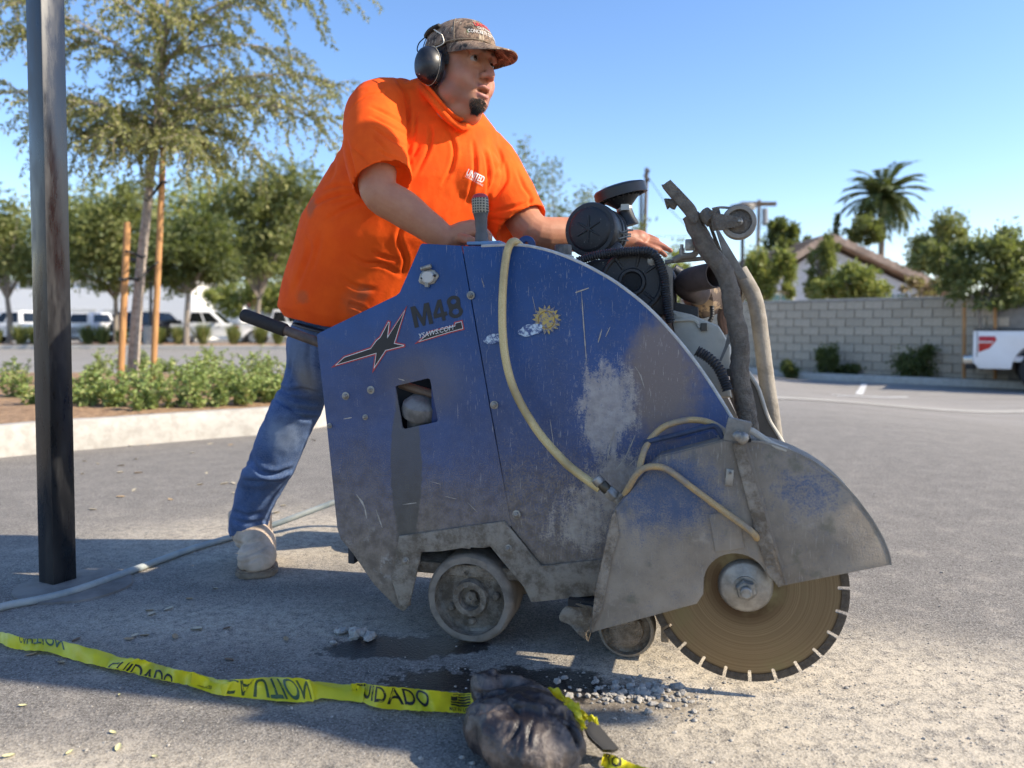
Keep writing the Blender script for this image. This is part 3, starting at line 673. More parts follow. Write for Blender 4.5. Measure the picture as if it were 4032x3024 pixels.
park(450, 44, R(8), name='pickup_truck', label='white pickup right of the black car, behind the dark tree', paint=CAR_WHITE)
park(628, 42, R(6), name='pickup_truck', label='white pickup with red tail light behind the rear handle of the saw', paint=CAR_WHITE)
park(690, 50, R(80), name='parked_car', label='black car half hidden behind the worker at hip height', paint=CAR_BLACK, suv=True, L=4.6)
# ---- grass tufts in the far strip
LF_GRASS = leaf_mat('grass_blades', (.17, .19, .06), (.09, .12, .035), (.28, .26, .10))
for i, (dx, w) in enumerate(((-8, 20), (45, 24), (78, 24), (128, 22), (190, 24), (222, 24), (262, 18), (345, 20), (385, 22), (438, 28), (505, 24), (563, 26), (600, 20))):
    Yg = 35.; p = at(*D(dx, 741), Yg); p.z = .12; n = 260; k = Yg / F * K
    pos = np.zeros((n, 3)); pos[:, :2] = rng.normal(size=(n, 2)) * w * k * .13; dd = np.stack([rng.normal(size=n) * .22, rng.normal(size=n) * .22, np.ones(n)], 1)
    o = leaves('grass_tuft', pos, dd, w * k * 1.15 + .25, .06, LF_GRASS); o.location = p
    tag(o, 'clipped upright grass tuft in the strip before the parked trucks', 'grass', 'grass tufts in a row')
# ---- small shrubs and stakes along the block wall
for dx, dy, rx, ry, lab in ((1985, 782, 36, 32, 'dense square dark shrub at the foot of the block wall'), (1790, 783, 20, 28, 'loose upright shrub at the foot of the wall left of the square one'),
                            (1830, 800, 18, 12, 'low dark plant beside the loose upright shrub'), (1710, 798, 14, 14, 'smallest shrub at the wall near the lifting frame')):
    Ys = 17.6 if dx < 1900 else 16.6; b = at(*D(dx, dy + ry), Ys); b.z = gz(b.x, b.y) + .10
    o = empty('wall_shrub', b, 0, lab, 'shrub'); c, r = E(dx, dy, rx, ry, Ys); p, d = cloud([(Vector(c) - b, r)], 2600, .25, 30)
    leaves('foliage', p, d, .085, .045, LF_DARK, o); mb = MB()
    for _ in range(5): mb.tube([(0, 0, -.05), (random.uniform(-.5, .5) * r[0], random.uniform(-.5, .5) * r[0], r[2])], [.015, .006], 5)
    mb.build('stem', BARK, o)
STAKE = MT('stake_wood', .8); _w = STAKE.noise(8, 5, .65, STAKE.map(scale=(9, 9, .5)))
STAKE.color(STAKE.mix(STAKE.step(_w, .35, .7), (.52, .27, .10), (.30, .14, .055))); STAKE.bump(STAKE.noise(30, 4, .6, STAKE.map(scale=(6, 6, .5))), .4, .005); STAKE = STAKE.m
def stake(label, top, bot, Y, r, zb):
    T, B = at(*D(*top), Y), at(*D(*bot), Y); B.z = zb; d = T - B; mb = MB(); mb.tube([Vector((0, 0, -.1)), d * .5 + Vector((.004, .004, 0)), d - Vector((0, 0, .012)), d], [r, r, r, r * .86], 14)
    o = mb.build('tree_stake', STAKE); o.location = B; return tag(o, label, 'stake', 'tree stakes')
stake('thin wooden stake before the block wall left of the white truck', (2083, 655), (2083, 800), 15.6, .035, -.25)
stake('thin wooden stake above the bed of the white truck', (2150, 660), (2150, 800), 15.6, .03, -.25)
# ================================================================== THE CONCRETE SAW
MYAW = R(15); MO = Vector((-.10, 1.936, 0)); UV = Vector((math.cos(MYAW), -math.sin(MYAW), 0)); WV = Vector((-math.sin(MYAW), -math.cos(MYAW), 0))
def Pm(sx, sy, w=0.):
    """photo pixel -> (u, z) on the saw's upright plane w metres outside its near side panel"""
    d = ray(sx, sy); t = (w + MO.dot(WV)) / d.dot(WV); p = Vector((0, 0, CAMH)) + d * t - MO
    return (p.dot(UV), p.z)
def M3(sx, sy, w=0.):
    u, z = Pm(sx, sy, w); return Vector((u, -w, z))
def crop(x0, y0, s): return lambda x, y: (x0 + x / s, y0 + y / s)
c3, c4, c5, c6, c7 = crop(2100, 600, 2.212), crop(1200, 900, 2.074), crop(1200, 1600, 1.8433), crop(2200, 1500, 1.327), crop(2500, 650, 2.37)
c3b, c5b = crop(1750, 700, 3.687), crop(2450, 900, 1.843)
def poly(cr, pts, w=0.): return [Pm(*cr(*p), w) for p in pts]
def path3(cr, pts, ws, n=6):
    k = len(pts); ws = ws if hasattr(ws, '__len__') else [ws] * k
    return smooth_path([M3(*cr(*p), w) for p, w in zip(pts, ws)], n)
idc = lambda x, y: (x, y)
SAW = empty('concrete_saw', MO, -MYAW, 'dusty blue walk-behind concrete saw with large blade, tilted nose up', 'concrete saw')

def paint_material(name, blue=(.012, .060, .205), guard=False):
    m = MT(name, .42); X, Y, Z = m.sep(); XZ = (X, Z)
    n1 = m.noise(6, 6, .62); n2 = m.noise(38, 5, .65); n3 = m.noise(300, 3, .7); n5 = m.noise(2.6, 4)
    bl = m.mix(m.step(n1, .3, .7), blue, tuple(x * .72 for x in blue))
    dustc = m.mix(m.step(n2, .35, .65), (.29, .230, .160), (.170, .132, .090))
    if not guard:
        # road dust builds up towards the ground, thins out upwards with an uneven edge
        rag = m.math('ADD', m.math('ADD', m.math('MULTIPLY', m.math('SUBTRACT', n5, .5), .7), m.math('MULTIPLY', m.math('SUBTRACT', n1, .5), .45)), m.math('ADD', m.math('MULTIPLY', m.math('SUBTRACT', n2, .5), .6), m.math('MULTIPLY', m.math('SUBTRACT', n3, .5), 1.9)))
        lvl = m.math('ADD', m.math('MULTIPLY', m.math('SUBTRACT', .50, Z), 2.7), rag)
        dust = m.math('MAXIMUM', m.step(lvl, -.40, .75), m.math('MULTIPLY', m.step(lvl, -1.2, .3), .26))
        # slurry blasted on by the blade: pale fan with ragged border
        b = Pm(2390, 1640); jag = m.noise(11, 6, .7)
        fan = m.math('MAXIMUM', m.blob(b[0], b[1] + .02, .105, .17, 1., .25, 1.1, jag, XZ), m.blob(b[0] + .03, b[1] - .16, .12, .13, 1., .2, 1.3, jag, XZ))
        b2 = Pm(2270, 2050); fan2 = m.blob(b2[0] + .02, b2[1], .14, .12, 1., .2, 1.5, jag, XZ)
        fanm = m.math('MAXIMUM', fan, m.math('MULTIPLY', fan2, .8)); fanm = m.step(m.math('ADD', fanm, m.math('ADD', m.math('MULTIPLY', m.math('SUBTRACT', n3, .5), 1.5), m.math('MULTIPLY', m.math('SUBTRACT', m.noise(1., 3, .6, m.map(scale=(60, 1, 14), rot=(0, R(18), 0))), .5), 1.6))), .22, .86)
        # rusty dust cloud on the arch
        b3 = Pm(2620, 1480); r3 = m.blob(b3[0], b3[1], .12, .17, 1., .45, 1.5, m.noise(8, 6, .7), XZ)
    else:
        b = Pm(2640, 1960, .13); bu = m.blob(b[0], b[1] + .02, .19, .15, 1., .1, 1.2, n1, XZ); b4 = Pm(3180, 1960, .13); bu4 = m.blob(b4[0], b4[1] + .02, .10, .10, 1., .1, 2.4, m.noise(16, 6, .7), XZ)
        keep = m.math('MAXIMUM', m.math('MULTIPLY', bu, .92), m.math('MULTIPLY', bu4, .6))
        dust = m.step(m.math('ADD', m.math('SUBTRACT', .62, m.math('MULTIPLY', keep, .62)), m.math('ADD', m.math('MULTIPLY', m.math('SUBTRACT', n3, .5), 1.3), m.math('MULTIPLY', m.math('SUBTRACT', n2, .5), .8))), -.15, .62)
        dustc = m.mix(m.step(n1, .3, .7), (.36, .295, .210), (.21, .168, .115))
        dustc = m.mix(m.math('MULTIPLY', m.step(m.noise(16, 5, .6), .56, .72), .6), dustc, (.105, .10, .055))
        fanm = m.math('MULTIPLY', m.step(m.noise(9, 6, .7), .58, .70), .6)
    col = m.mix(m.math('MULTIPLY', dust, .93 if not guard else .90), bl, dustc)
    if guard: col = m.mix(m.math('MULTIPLY', m.step(m.noise(1., 4, .65, m.map(scale=(45, 1, 9), rot=(0, R(-10), 0))), .50, .64), m.math('MULTIPLY', bu, .75)), col, (.06, .09, .16))
    if not guard: col = m.mix(m.math('MULTIPLY', r3, .8), col, (.21, .15, .10))
    col = m.mix(m.math('MULTIPLY', fanm, .68), col, m.mix(m.step(n2, .35, .65), (.52, .455, .37), (.37, .315, .25)))
    # flung splashes: fine slanting streaks
    def streak(rot, sc, a, b): return m.step(m.noise(1., 2, .5, m.map(scale=sc, rot=(0, rot, 0))), a, b)
    patch = m.step(m.noise(5.5, 3), .40, .62)
    if guard: zone = m.math('MULTIPLY', m.step(n1, .42, .6), .55)
    else: zone = m.math('MULTIPLY', m.step(X, -.10, .10), m.mixf(patch, .25, 1.))
    s1 = m.math('MULTIPLY', streak(R(-20), (260, 1, 26), .64, .71), m.mixf(zone, .05, 1.))
    s2 = m.math('MULTIPLY', streak(R(-32), (330, 1, 34), .655, .71), m.mixf(zone, .10, .9))
    s3 = m.math('MULTIPLY', streak(R(55), (240, 1, 14), .70, .73), m.mixf(patch, .1, .6)); s4 = m.math('MULTIPLY', m.step(m.noise(260, 2, .5), .70, .75), m.mixf(zone, .35, .9))
    st = m.math('MAXIMUM', m.math('MAXIMUM', s1, s2), m.math('MAXIMUM', s3, m.math('MULTIPLY', s4, .8)))
    col = m.mix(m.math('MULTIPLY', st, .55), col, (.50, .45, .38))
    if not guard:
        # dark oily run below the opening
        o1 = Pm(1600, 1830); run = m.blob(o1[0], o1[1], .045, .24, 1., .86, .55, m.noise(12, 5, .65), XZ); run = m.math('MULTIPLY', run, m.step(Z, .70, .66))
        col = m.mix(m.math('MULTIPLY', run, .72), col, (.085, .078, .062))
        o2 = Pm(1620, 1560); halo = m.blob(o2[0] + .03, o2[1] + .04, .16, .12, 1., .3, .6, n1, XZ)
        col = m.mix(m.math('MULTIPLY', halo, m.mixf(n3, .1, .75)), col, (.15, .125, .095))
        # smears of bare blue wiped through the dust
        w_ = m.math('MULTIPLY', m.step(m.noise(1., 4, .6, m.map(scale=(22, 1, 4.), rot=(0, R(6), 0))), .665, .69), m.math('MULTIPLY', m.step(X, .02, .08), m.step(Z, .62, .5)))
        col = m.mix(m.math('MULTIPLY', w_, .8), col, (.02, .06, .24))
        cr_ = m.math('MULTIPLY', m.step(m.noise(15, 7, .75), .54, .66), m.step(Z, .36, .20)); col = m.mix(m.math('MULTIPLY', cr_, .75), col, (.42, .39, .345))
    m.color(col); m.rough(m.mixf(dust, .42, .88))
    m.bump(m.math('ADD', m.math('MULTIPLY', n3, .5), m.math('ADD', m.math('MULTIPLY', st, .5), m.math('MULTIPLY', n2, m.math('MULTIPLY', dust, 1.2)))), .28, .004)
    return m.m
PAINT = paint_material('dusty_blue_paint'); GUARDP = paint_material('slurry_covered_paint', (.035, .075, .17), guard=True)
BLUE = simple('blue_paint', (.010, .042, .16), .4, var=.3, scale=20)
EDGE = simple('sunlit_edge', (.55, .54, .50), .5, var=.3, scale=30)
CRUST = MT('slurry_crust', .95); _a = CRUST.noise(40, 6, .7); CRUST.color(CRUST.mix(CRUST.step(_a, .35, .65), (.245, .21, .165), (.15, .125, .098))); CRUST.bump(CRUST.math('ADD', _a, CRUST.noise(190, 4, .7)), .9, .012); CRUST = CRUST.m
DUSTY = MT('dusty_steel', .85); _a = DUSTY.noise(25, 6, .65); DUSTY.color(DUSTY.mix(DUSTY.step(_a, .35, .65), (.29, .26, .215), (.20, .175, .14))); DUSTY.bump(DUSTY.noise(120, 4), .4, .005); DUSTY = DUSTY.m
MUD = MT('caked_mud', .95); _a = MUD.noise(18, 7, .72); MUD.color(MUD.mix(MUD.step(_a, .38, .62), (.165, .128, .088), (.36, .305, .235))); MUD.bump(MUD.math('ADD', _a, MUD.noise(160, 4, .7)), .7, .012); MUD = MUD.m
BLKP = MT('black_engine_plastic', .5); _a = BLKP.noise(240, 2); BLKP.color(BLKP.mix(BLKP.step(_a, .68, .74), BLKP.mix(BLKP.noise(12, 5), (.012, .013, .014), (.028, .028, .030)), (.30, .29, .27))); BLKP.bump(BLKP.noise(200, 3), .25, .003); BLKP = BLKP.m
STEEL = simple('zinc_steel', (.36, .34, .30), .45, .7, var=.4, scale=60, bump=.3, bscale=120)
RUST = MT('rusty_muffler', .75); _a = RUST.noise(16, 6, .7); RUST.color(RUST.mix(RUST.step(_a, .48, .56), (.11, .08, .068), (.38, .27, .17))); RUST.bump(_a, .3, .004); RUST = RUST.m
CREAM = simple('dusty_cream', (.52, .50, .42), .8, var=.28, scale=9, bump=.2, bscale=60)
RUBBER = simple('worn_rubber', (.27, .225, .175), .9, var=.45, scale=18, bump=.5, bscale=70)

# ---- side panels
hole = poly(c4, [(740, 1293), (752, 1284), (1005, 1224), (1022, 1232), (1085, 1560), (1078, 1578), (815, 1636), (798, 1625)])
rear_out = poly(c4, [(962, 122), (1278, 140), (1545, 1659)]) + poly(c5, [(1500, 868), (1450, 900), (750, 980), (765, 1445), (705, 1476), (670, 1465), (500, 1290), (350, 1070), (262, 965), (236, 890), (160, 150)]) + poly(c4, [(110, 1000), (98, 868), (116, 852), (748, 545), (775, 520), (945, 132)])
plate('rear_side_panel', [rear_out, hole], -.0, .006, PAINT, SAW, .0012)
arc = [D(*p) for p in ((1110, 530), (1150, 534), (1200, 547), (1250, 567), (1295, 590), (1340, 618), (1400, 666), (1455, 724), (1505, 787), (1545, 846), (1578, 900), (1602, 945))]
front_out = poly(c4, [(1284, 141), (1420, 143)]) + [Pm(*p) for p in arc] + [Pm(2930, 1900), Pm(2900, 2150), Pm(2700, 2260)] + poly(c5, [(2165, 1130), (1725, 1160), (1500, 880)]) + poly(c4, [(1551, 1659)])
plate('front_side_panel', [front_out], .0015, .0065, PAINT, SAW, .0012)
# bright rim: folded flange along the arch, sunlight put into its pale colour
fl = [M3(*p, 0) for p in [c4(1440, 146)] + arc]; fl = smooth_path(fl, 5); mb = MB(); n = len(fl)
mb.add([p + Vector((0, .0066, -.002)) for p in fl] + [p + Vector((0, .045, -.002)) for p in fl] + [p + Vector((0, .0066, -.006)) for p in fl] + [p + Vector((0, .045, -.006)) for p in fl],
       [(i, i+1, n+i+1, n+i) for i in range(n-1)] + [(2*n+i, 3*n+i, 3*n+i+1, 2*n+i+1) for i in range(n-1)] + [(n+i, n+i+1, 3*n+i+1, 3*n+i) for i in range(n-1)])
mb.build('arch_flange', EDGE, SAW)
mb = MB(); mb.tube([p + Vector((0, .004, .0012)) for p in fl], .0042, 8); mb.build('arch_rim', EDGE, SAW)
skirt = poly(c5, [(692, 937), (1455, 828), (1722, 1150), (2165, 1105), (2110, 1365), (1650, 1415), (1600, 1310), (1352, 1010), (1310, 1022), (1210, 1018), (1205, 1030), (1150, 1022), (1000, 1046), (852, 1052), (842, 1110), (800, 1290), (765, 1440), (728, 1478), (705, 1474), (640, 1250)])
plate('skirt_plate', [skirt], -.009, -.001, MUD, SAW, .0015)
# far side panel, deck and dark engine bay behind
far_out = [(x, z) for x, z in ([Pm(*p) for p in arc] + [(.69, .40), (.60, .24), (.30, .20), (-.10, .22), (-.14, .95), (-.05, 1.015)])]
plate('far_side_panel', [far_out], .50, .506, simple('dusty_far_panel', (.30, .27, .22), .8, var=.3), SAW)
mb = MB(); mb.prism([(-.12, .55), (-.12, 1.006), (.06, 1.004), (.10, .94), (.10, .55)], .02, .34); mb.build('console', BLUE, SAW, bevel=.006)
mb = MB(); mb.box((-.30, .06, .30), (.50, .47, .40)); mb.box((.05, .10, .40), (.48, .44, .70)); mb.box((-.29, .15, .41), (.02, .30, .76)); mb.build('engine_bay_fill', simple('engine_dark', (.02, .02, .02), .7), SAW, bevel=.01)  # dark boxes fill the bay; rear one added to blacken the opening
mb = MB(); mb.box((-.26, .03, .17), (.50, .47, .20)); mb.box((.47, .03, .05), (.49, .47, .42)); mb.build('shade_pan', MUD, SAW, bevel=.003)  # unseen pan and front plate added to keep sun off the ground below
mb = MB(); mb.box((-.36, .02, .18), (-.34, .45, .62)); mb.build('rear_frame', simple('frame_dark', (.05, .05, .055), .7), SAW, bevel=.004)
# things seen through the opening
mb = MB(); mb.tube(path3(c4, [(780, 1270), (900, 1310), (1100, 1370)], -.05, 3), .012, 10); mb.build('inner_pipe', simple('brown_pipe', (.16, .11, .075), .6), SAW)
cc = M3(*c4(945, 1480), -.045); mb = MB(); mb.lathe([(.004, .040), (.030, .034), (.047, .018), (.050, 0), (.047, -.016), (.034, -.022), (.030, -.06), (.03, -.10)], cc, Vector((.22, -.30, 1)).normalized(), 28); mb.build('inner_filter', simple('grey_cast', (.20, .19, .175), .6, var=.5, scale=30, bump=.4), SAW)
mb = MB(); mb.tube([M3(*c4(905, 1350), -.07), M3(*c4(912, 1620), -.07)], .006, 8); mb.build('inner_rod', BLKP, SAW)
# ---- bolts and washers
def bolt(cr, x, y, r=.0115, w=.0, mat=STEEL):
    p = M3(*cr(x, y), w); mb = MB(); mb.lathe([(r, 0), (r, .002), (r * .62, .0025), (r * .62, .008), (r * .5, .0095)], p, (0, -1, 0), 6 if r < .006 else 18)
    mb.lathe([(r * .34, .008), (r * .34, .011), (r * .2, .0125)], p, (0, -1, 0), 10); mb.build('bolt', mat, SAW)
for cr, x, y, r, w in ((c4, 1357, 545, .0105, 0), (c4, 335, 1367, .0105, 0), (c4, 540, 1318, .0105, 0), (c4, 495, 1540, .0075, 0), (c4, 203, 1610, .007, 0), (c4, 1548, 1440, .0105, 0),
                       (c5, 1537, 785, .011, 0), (c5, 735, 1120, .010, .009), (c5, 1477, 1030, .010, .009)): bolt(cr, x, y, r, w)
# ---- outlet with hinged cover
oc = M3(*c4(1012, 395), 0); a = R(-14)
def rot2(pts, a, c): return [(c.x + x * math.cos(a) - z * math.sin(a), c.z + x * math.sin(a) + z * math.cos(a)) for x, z in pts]
o_ = plate('outlet', [rot2([(-.028, -.003), (-.02, .012), (-.008, .02), (.008, .02), (.02, .012), (.028, -.0), (.028, -.006), (.012, -.02), (-.012, -.02), (-.027, -.009)], -a, oc)], -.004, -.0, STEEL, SAW, .001)
mb = MB(); mb.lathe([(.0165, .004), (.0165, .009), (.014, .011), (.004, .0112)], oc + Vector((0, 0, -.001)), (0, -1, 0), 24); mb.build('cover', simple('outlet_cover', (.62, .60, .55), .5, .3), o_)
mb = MB(); mb.tube([oc + Vector((-.016, -.012, .020)), oc + Vector((.012, -.012, .027))], .0055, 10); mb.box((-.006, -.013, -.026), (.004, -.004, -.016), Matrix.Translation(oc)); mb.build('hinge', STEEL, o_)
for dx in (-.0225, .0225): bolt(idc, *c4(1012 + dx * 2300, 395 - dx * 2300 * .24), .004, .004, simple('screw_dark', (.08, .075, .07), .5))
# ---- decals: lettering, star emblem, worn sun sticker
BLKD = simple('black_decal', (.012, .012, .013), .45, var=.1); REDD = simple('red_decal', (.42, .035, .04), .45, var=.2, scale=30); WHD = simple('white_decal', (.70, .69, .66), .5, var=.15, scale=40)
def decal_text(body, p0, p1, h, w, mat, bold=.0, shear=0., space=1.):
    me = text_mesh(body, 1., bold, shear, 0., 'LEFT', space); co = mesh_np(me); A, B = M3(*p0, w), M3(*p1, w)
    e = (B - A); e.y = 0; sx = e.length / (co[:, 0].max() - co[:, 0].min()); e.normalize(); up = Vector((-e.z, 0, e.x)); sz = h / (co[:, 1].max() - co[:, 1].min())
    q = np.array([A + e * ((c[0] - co[:, 0].min()) * sx) + up * ((c[1] - co[:, 1].min()) * sz) for c in co]); q[:, 1] = -w
    me.vertices.foreach_set('co', q.ravel()); me.materials.clear(); me.materials.append(mat); me.name = 'lettering'
    return link(bpy.data.objects.new('lettering', me), SAW)
def glyph(pts, p0, p1, h, mat):
    A, B = M3(*p0, 0), M3(*p1, 0); e = B - A; L_ = Vector((e.x, 0, e.z)); ln = L_.length; L_.normalize(); up = Vector((-L_.z, 0, L_.x))
    plate('lettering', [[((A + L_ * (x * ln) + up * (y * h)).x, (A + L_ * (x * ln) + up * (y * h)).z) for x, y in lp] for lp in pts], -.0013, -.0007, mat, SAW)
ell = lambda cx, cy, rx, ry: [(cx + rx * math.cos(i * math.pi / 12), cy + ry * math.sin(i * math.pi / 12)) for i in range(24)]
glyph([[(0, 0), (0, 1), (.26, 1), (.5, .38), (.74, 1), (1, 1), (1, 0), (.78, 0), (.78, .62), (.56, 0), (.44, 0), (.22, .62), (.22, 0)]], c4(900, 812), c4(1052, 774), .055, BLKD)
glyph([[(.56, 0), (.56, .2), (0, .2), (0, .40), (.54, 1), (.80, 1), (.80, .38), (1, .38), (1, .2), (.80, .2), (.80, 0)], [(.56, .38), (.56, .70), (.26, .38)]], c4(1066, 770), c4(1175, 742), .055, BLKD)
glyph([[(.5 + .5 * math.cos(a_) * (1 if math.sin(a_) < 0 else .93), .27 + .29 * math.sin(a_)) for a_ in np.linspace(-math.pi * 1.18, math.pi * .18, 22)] + [(.5 + .46 * math.cos(a_), .745 + .255 * math.sin(a_)) for a_ in np.linspace(-.35, math.pi + .35, 22)], ell(.5, .27, .23, .135), ell(.5, .735, .20, .115)], c4(1186, 740), c4(1303, 711), .056, BLKD)
def inset(pts, d):
    """shrink a polygon by moving edges inwards"""
    n = len(pts); area = sum(pts[i][0]*pts[(i+1) % n][1] - pts[(i+1) % n][0]*pts[i][1] for i in range(n)); sg = 1 if area > 0 else -1; out = []
    for i in range(n):
        p0, p1, p2 = Vector(pts[i-1]), Vector(pts[i]), Vector(pts[(i+1) % n]); e1 = (p1-p0).normalized(); e2 = (p2-p1).normalized()
        n1 = Vector((-e1.y, e1.x)) * sg; n2 = Vector((-e2.y, e2.x)) * sg; b = n1 + n2; L = b.length
        if L < .25: out.append(tuple(p1 + e1 * 0 + n1 * d)); continue
        b = b / L; k = min(d / max(.25, b.dot(n1)), d * 4.5); out.append(tuple(p1 + b * k))
    return out
star = poly(c4, [(216, 1137), (320, 1040), (535, 968), (580, 905), (610, 880), (680, 748), (705, 757), (695, 842), (838, 628), (748, 928), (822, 943), (822, 968), (670, 1005), (552, 1182), (572, 1035)])
sb = plate('star_decal', [star], -.0012, -.0007, REDD, SAW); plate('star_decal_white', [inset(star, .0032)], -.0018, -.0013, WHD, sb); plate('star_decal_black', [inset(star, .0050)], -.0024, -.0019, BLKD, sb)
strip = poly(c4, [(896, 944), (1020, 835), (1180, 796), (1218, 786), (1220, 763), (1290, 745), (1306, 825), (1180, 858)])
sb = plate('web_decal', [strip], -.0012, -.0007, REDD, SAW); plate('web_decal_white', [inset(strip, .0030)], -.0018, -.0013, WHD, sb); plate('web_decal_black', [inset(strip, .0046)], -.0024, -.0019, BLKD, sb)
decal_text('YSAWS.COM', c4(938, 898), c4(1222, 822), .0125, .0030, WHD, .0, .3)
SUNY = MT('worn_yellow_sticker', .6); SUNY.color(SUNY.mix(SUNY.step(SUNY.noise(90, 5, .7), .44, .60), (.48, .35, .09), (.08, .11, .22))); SUNY = SUNY.m
CLD = MT('worn_cloud_sticker', .6); CLD.color(CLD.mix(CLD.step(CLD.noise(90, 5, .7), .42, .58), (.50, .60, .68), (.06, .10, .24))); CLD = CLD.m
sc_ = M3(*c4(1975, 745), 0); pts = []
for i in range(36):
    r_ = .037 if i % 2 == 0 else .027; a_ = i * math.pi / 18 + random.uniform(-.05, .05); pts.append((sc_.x + r_ * math.cos(a_), sc_.z + r_ * math.sin(a_)))
sn = plate('sun_sticker', [pts], -.0011, -.0006, SUNY, SAW)
plate('sun_ring', [[(sc_.x + .0215 * math.cos(i * .26), sc_.z + .0215 * math.sin(i * .26)) for i in range(24)], [(sc_.x + .0195 * math.cos(i * .26), sc_.z + .0195 * math.sin(i * .26)) for i in range(24)]], -.0017, -.0012, simple('sun_line', (.28, .17, .03), .6), sn)
def cloud_dec(cx, cy, s):
    c = M3(*c4(cx, cy), 0); q = []
    for i in range(40):
        a_ = i * math.pi / 20; r_ = 1 + .16 * abs(math.sin(2.5 * a_)); q.append((c.x + .030 * s * r_ * math.cos(a_), c.z + .014 * s * r_ * math.sin(a_) + .2 * .03 * s * math.cos(a_)))
    plate('cloud_sticker', [q], -.0019, -.0014, CLD, SAW)
cloud_dec(1845, 828, .95); cloud_dec(1545, 900, .8)
# scraped and flung marks that stand out singly
MARK = simple('pale_scrape', (.46, .41, .34), .8, var=.4, scale=60)
for pts, wd in ((((1256, 630), (1260, 690), (1264, 742), (1267, 782)), .0016), (((1243, 632), (1272, 622)), .0022), (((1372, 792), (1384, 812), (1392, 838)), .0013), (((770, 1068), (786, 1092), (792, 1120)), .0030), (((812, 1100), (826, 1140)), .0022), (((1300, 712), (1292, 740)), .0016), (((1318, 706), (1308, 728)), .0012),
                (((870, 1090), (900, 1086)), .0012), (((962, 1072), (986, 1078)), .0012), (((1010, 1085), (1030, 1105)), .0010), (((860, 818), (874, 822)), .0014), (((742, 905), (760, 902)), .0012), (((1188, 905), (1196, 960)), .0010), (((1330, 1015), (1352, 985), (1372, 940)), .0016), (((1345, 1020), (1372, 992)), .0012), (((1310, 1005), (1318, 960), (1330, 925)), .0013), (((1362, 1030), (1392, 1008)), .0012), (((1150, 640), (1158, 676)), .0009), (((1040, 600), (1046, 622)), .0009), (((930, 1040), (952, 1046)), .0010)):
    q = smooth_path([M3(*D(*p), 0) for p in pts], 4); L1, L2 = [], []; n_ = len(q)
    for i, p in enumerate(q):
        t = (q[min(i+1, n_-1)] - q[max(i-1, 0)]).normalized(); nr = Vector((-t.z, 0, t.x)); h = wd * (.25 + math.sin(math.pi * (i + .3) / n_)) * random.uniform(.6, 1.3) * .7; L1.append(p + nr * h); L2.append(p - nr * h)
    MB().add([(p.x, -.0004, p.z) for p in L1 + L2], [(i, i+1, n_+i+1, n_+i) for i in range(n_-1)]).build('scrape_mark', MARK, SAW, smooth=False)
# ---- wheels
def wheel(name, c, r, wid, mat_t=RUBBER, far=False):
    c = Vector(c); mb = MB(); prof = [(r*.80, 0), (r*.93, 0.0), (r*.985, -.008), (r, -.02), (r, -wid + .02), (r*.97, -wid), (r*.7, -wid)]
    seg = 48; mb.lathe(prof, c, (0, -1, 0), seg, caps=False)
    mb.v = [tuple(Vector(v) + Vector((noise.noise(Vector(v) * 40) * .0022, 0, noise.noise(Vector(v) * 37 + Vector((5, 5, 5))) * .0022))) for v in mb.v]
    t = mb.build('wheel', mat_t, SAW, ang=50)
    mb = MB(); mb.lathe([(r*.80, .001), (r*.80, -.03), (r*.74, -.036), (r*.40, -.030), (r*.38, -.004), (r*.26, -.004), (r*.24, -.030), (r*.06, -.030)], c, (0, -1, 0), 40, caps=False); d = mb.build('rim', MUD, t, ang=40)
    mb = MB(); mb.lathe([(r*.15, -.032), (r*.15, -.016), (r*.12, -.014), (r*.05, -.014), (r*.045, -.02)], c, (0, -1, 0), 6); mb.build('axle_nut', MUD, t)
    for a_ in (100, 5, -150, -90):
        p = c + Vector((math.cos(R(a_)) * r*.56, .034, math.sin(R(a_)) * r*.56)); mb = MB(); mb.lathe([(r*.10, 0), (r*.10, .010), (r*.06, .016)], p, (0, -1, 0), 8); mb.build('lug_nut', MUD, t)
    return t
wc = Pm(1846, 2368, -.012); wheel('wheel', (wc[0], .012, .1165), .1165, .13)
wheel('wheel', (wc[0], .36, .1165), .1165, .12)
cw = Pm(*c6(350, 1322), -.03); cas = (cw[0], .03, .0705)
mb = MB(); r = .0705; mb.lathe([(r*.86, 0), (r*.96, -.004), (r, -.014), (r, -.05), (r*.9, -.06)], cas, (0, -1, 0), 40, caps=False); t = mb.build('front_wheel', DUSTY, SAW)
mb = MB(); mb.lathe([(r*.86, .0005), (r*.84, -.014), (r*.62, -.016), (r*.58, .002), (r*.2, .006), (.0005, .006)], cas, (0, -1, 0), 36, caps=False); mb.build('hub', MUD, t)
mb = MB(); mb.lathe([(r, 0), (r, -.06)], (cas[0], .40, r), (0, -1, 0), 32); mb.build('front_wheel', DUSTY, SAW)
mb = MB(); mb.box((cas[0] - .03, .10, .05), (cas[0] + .03, .40, .14)); mb.box((cas[0] - .25, .2, .11), (cas[0] + .1, .3, .22)); mb.build('front_axle', MUD, SAW, bevel=.005)
# torn rubber flap
fp = smooth_path([Vector((*Pm(*c6(*p), .02), 0)) for p in ((185, 1170), (110, 1152), (30, 1185), (0, 1235), (15, 1262), (70, 1275), (150, 1335), (160, 1345), (172, 1290), (182, 1230))], 4, True)
o_ = plate('mud_flap', [[(p.x, p.y) for p in fp]], -.03, -.026, MUD, SAW, .001)
for v in o_.data.vertices: v.co.y += .012 * math.sin(v.co.x * 60) + .010 * noise.noise(v.co * 30)
mb = MB(); p0, p1 = Pm(*c6(60, 1120), 0), Pm(*c6(195, 1168), 0); mb.box((p0[0], -.03, p1[1]), (p1[0], .1, p0[1])); mb.build('flap_bracket', BLKP, SAW)
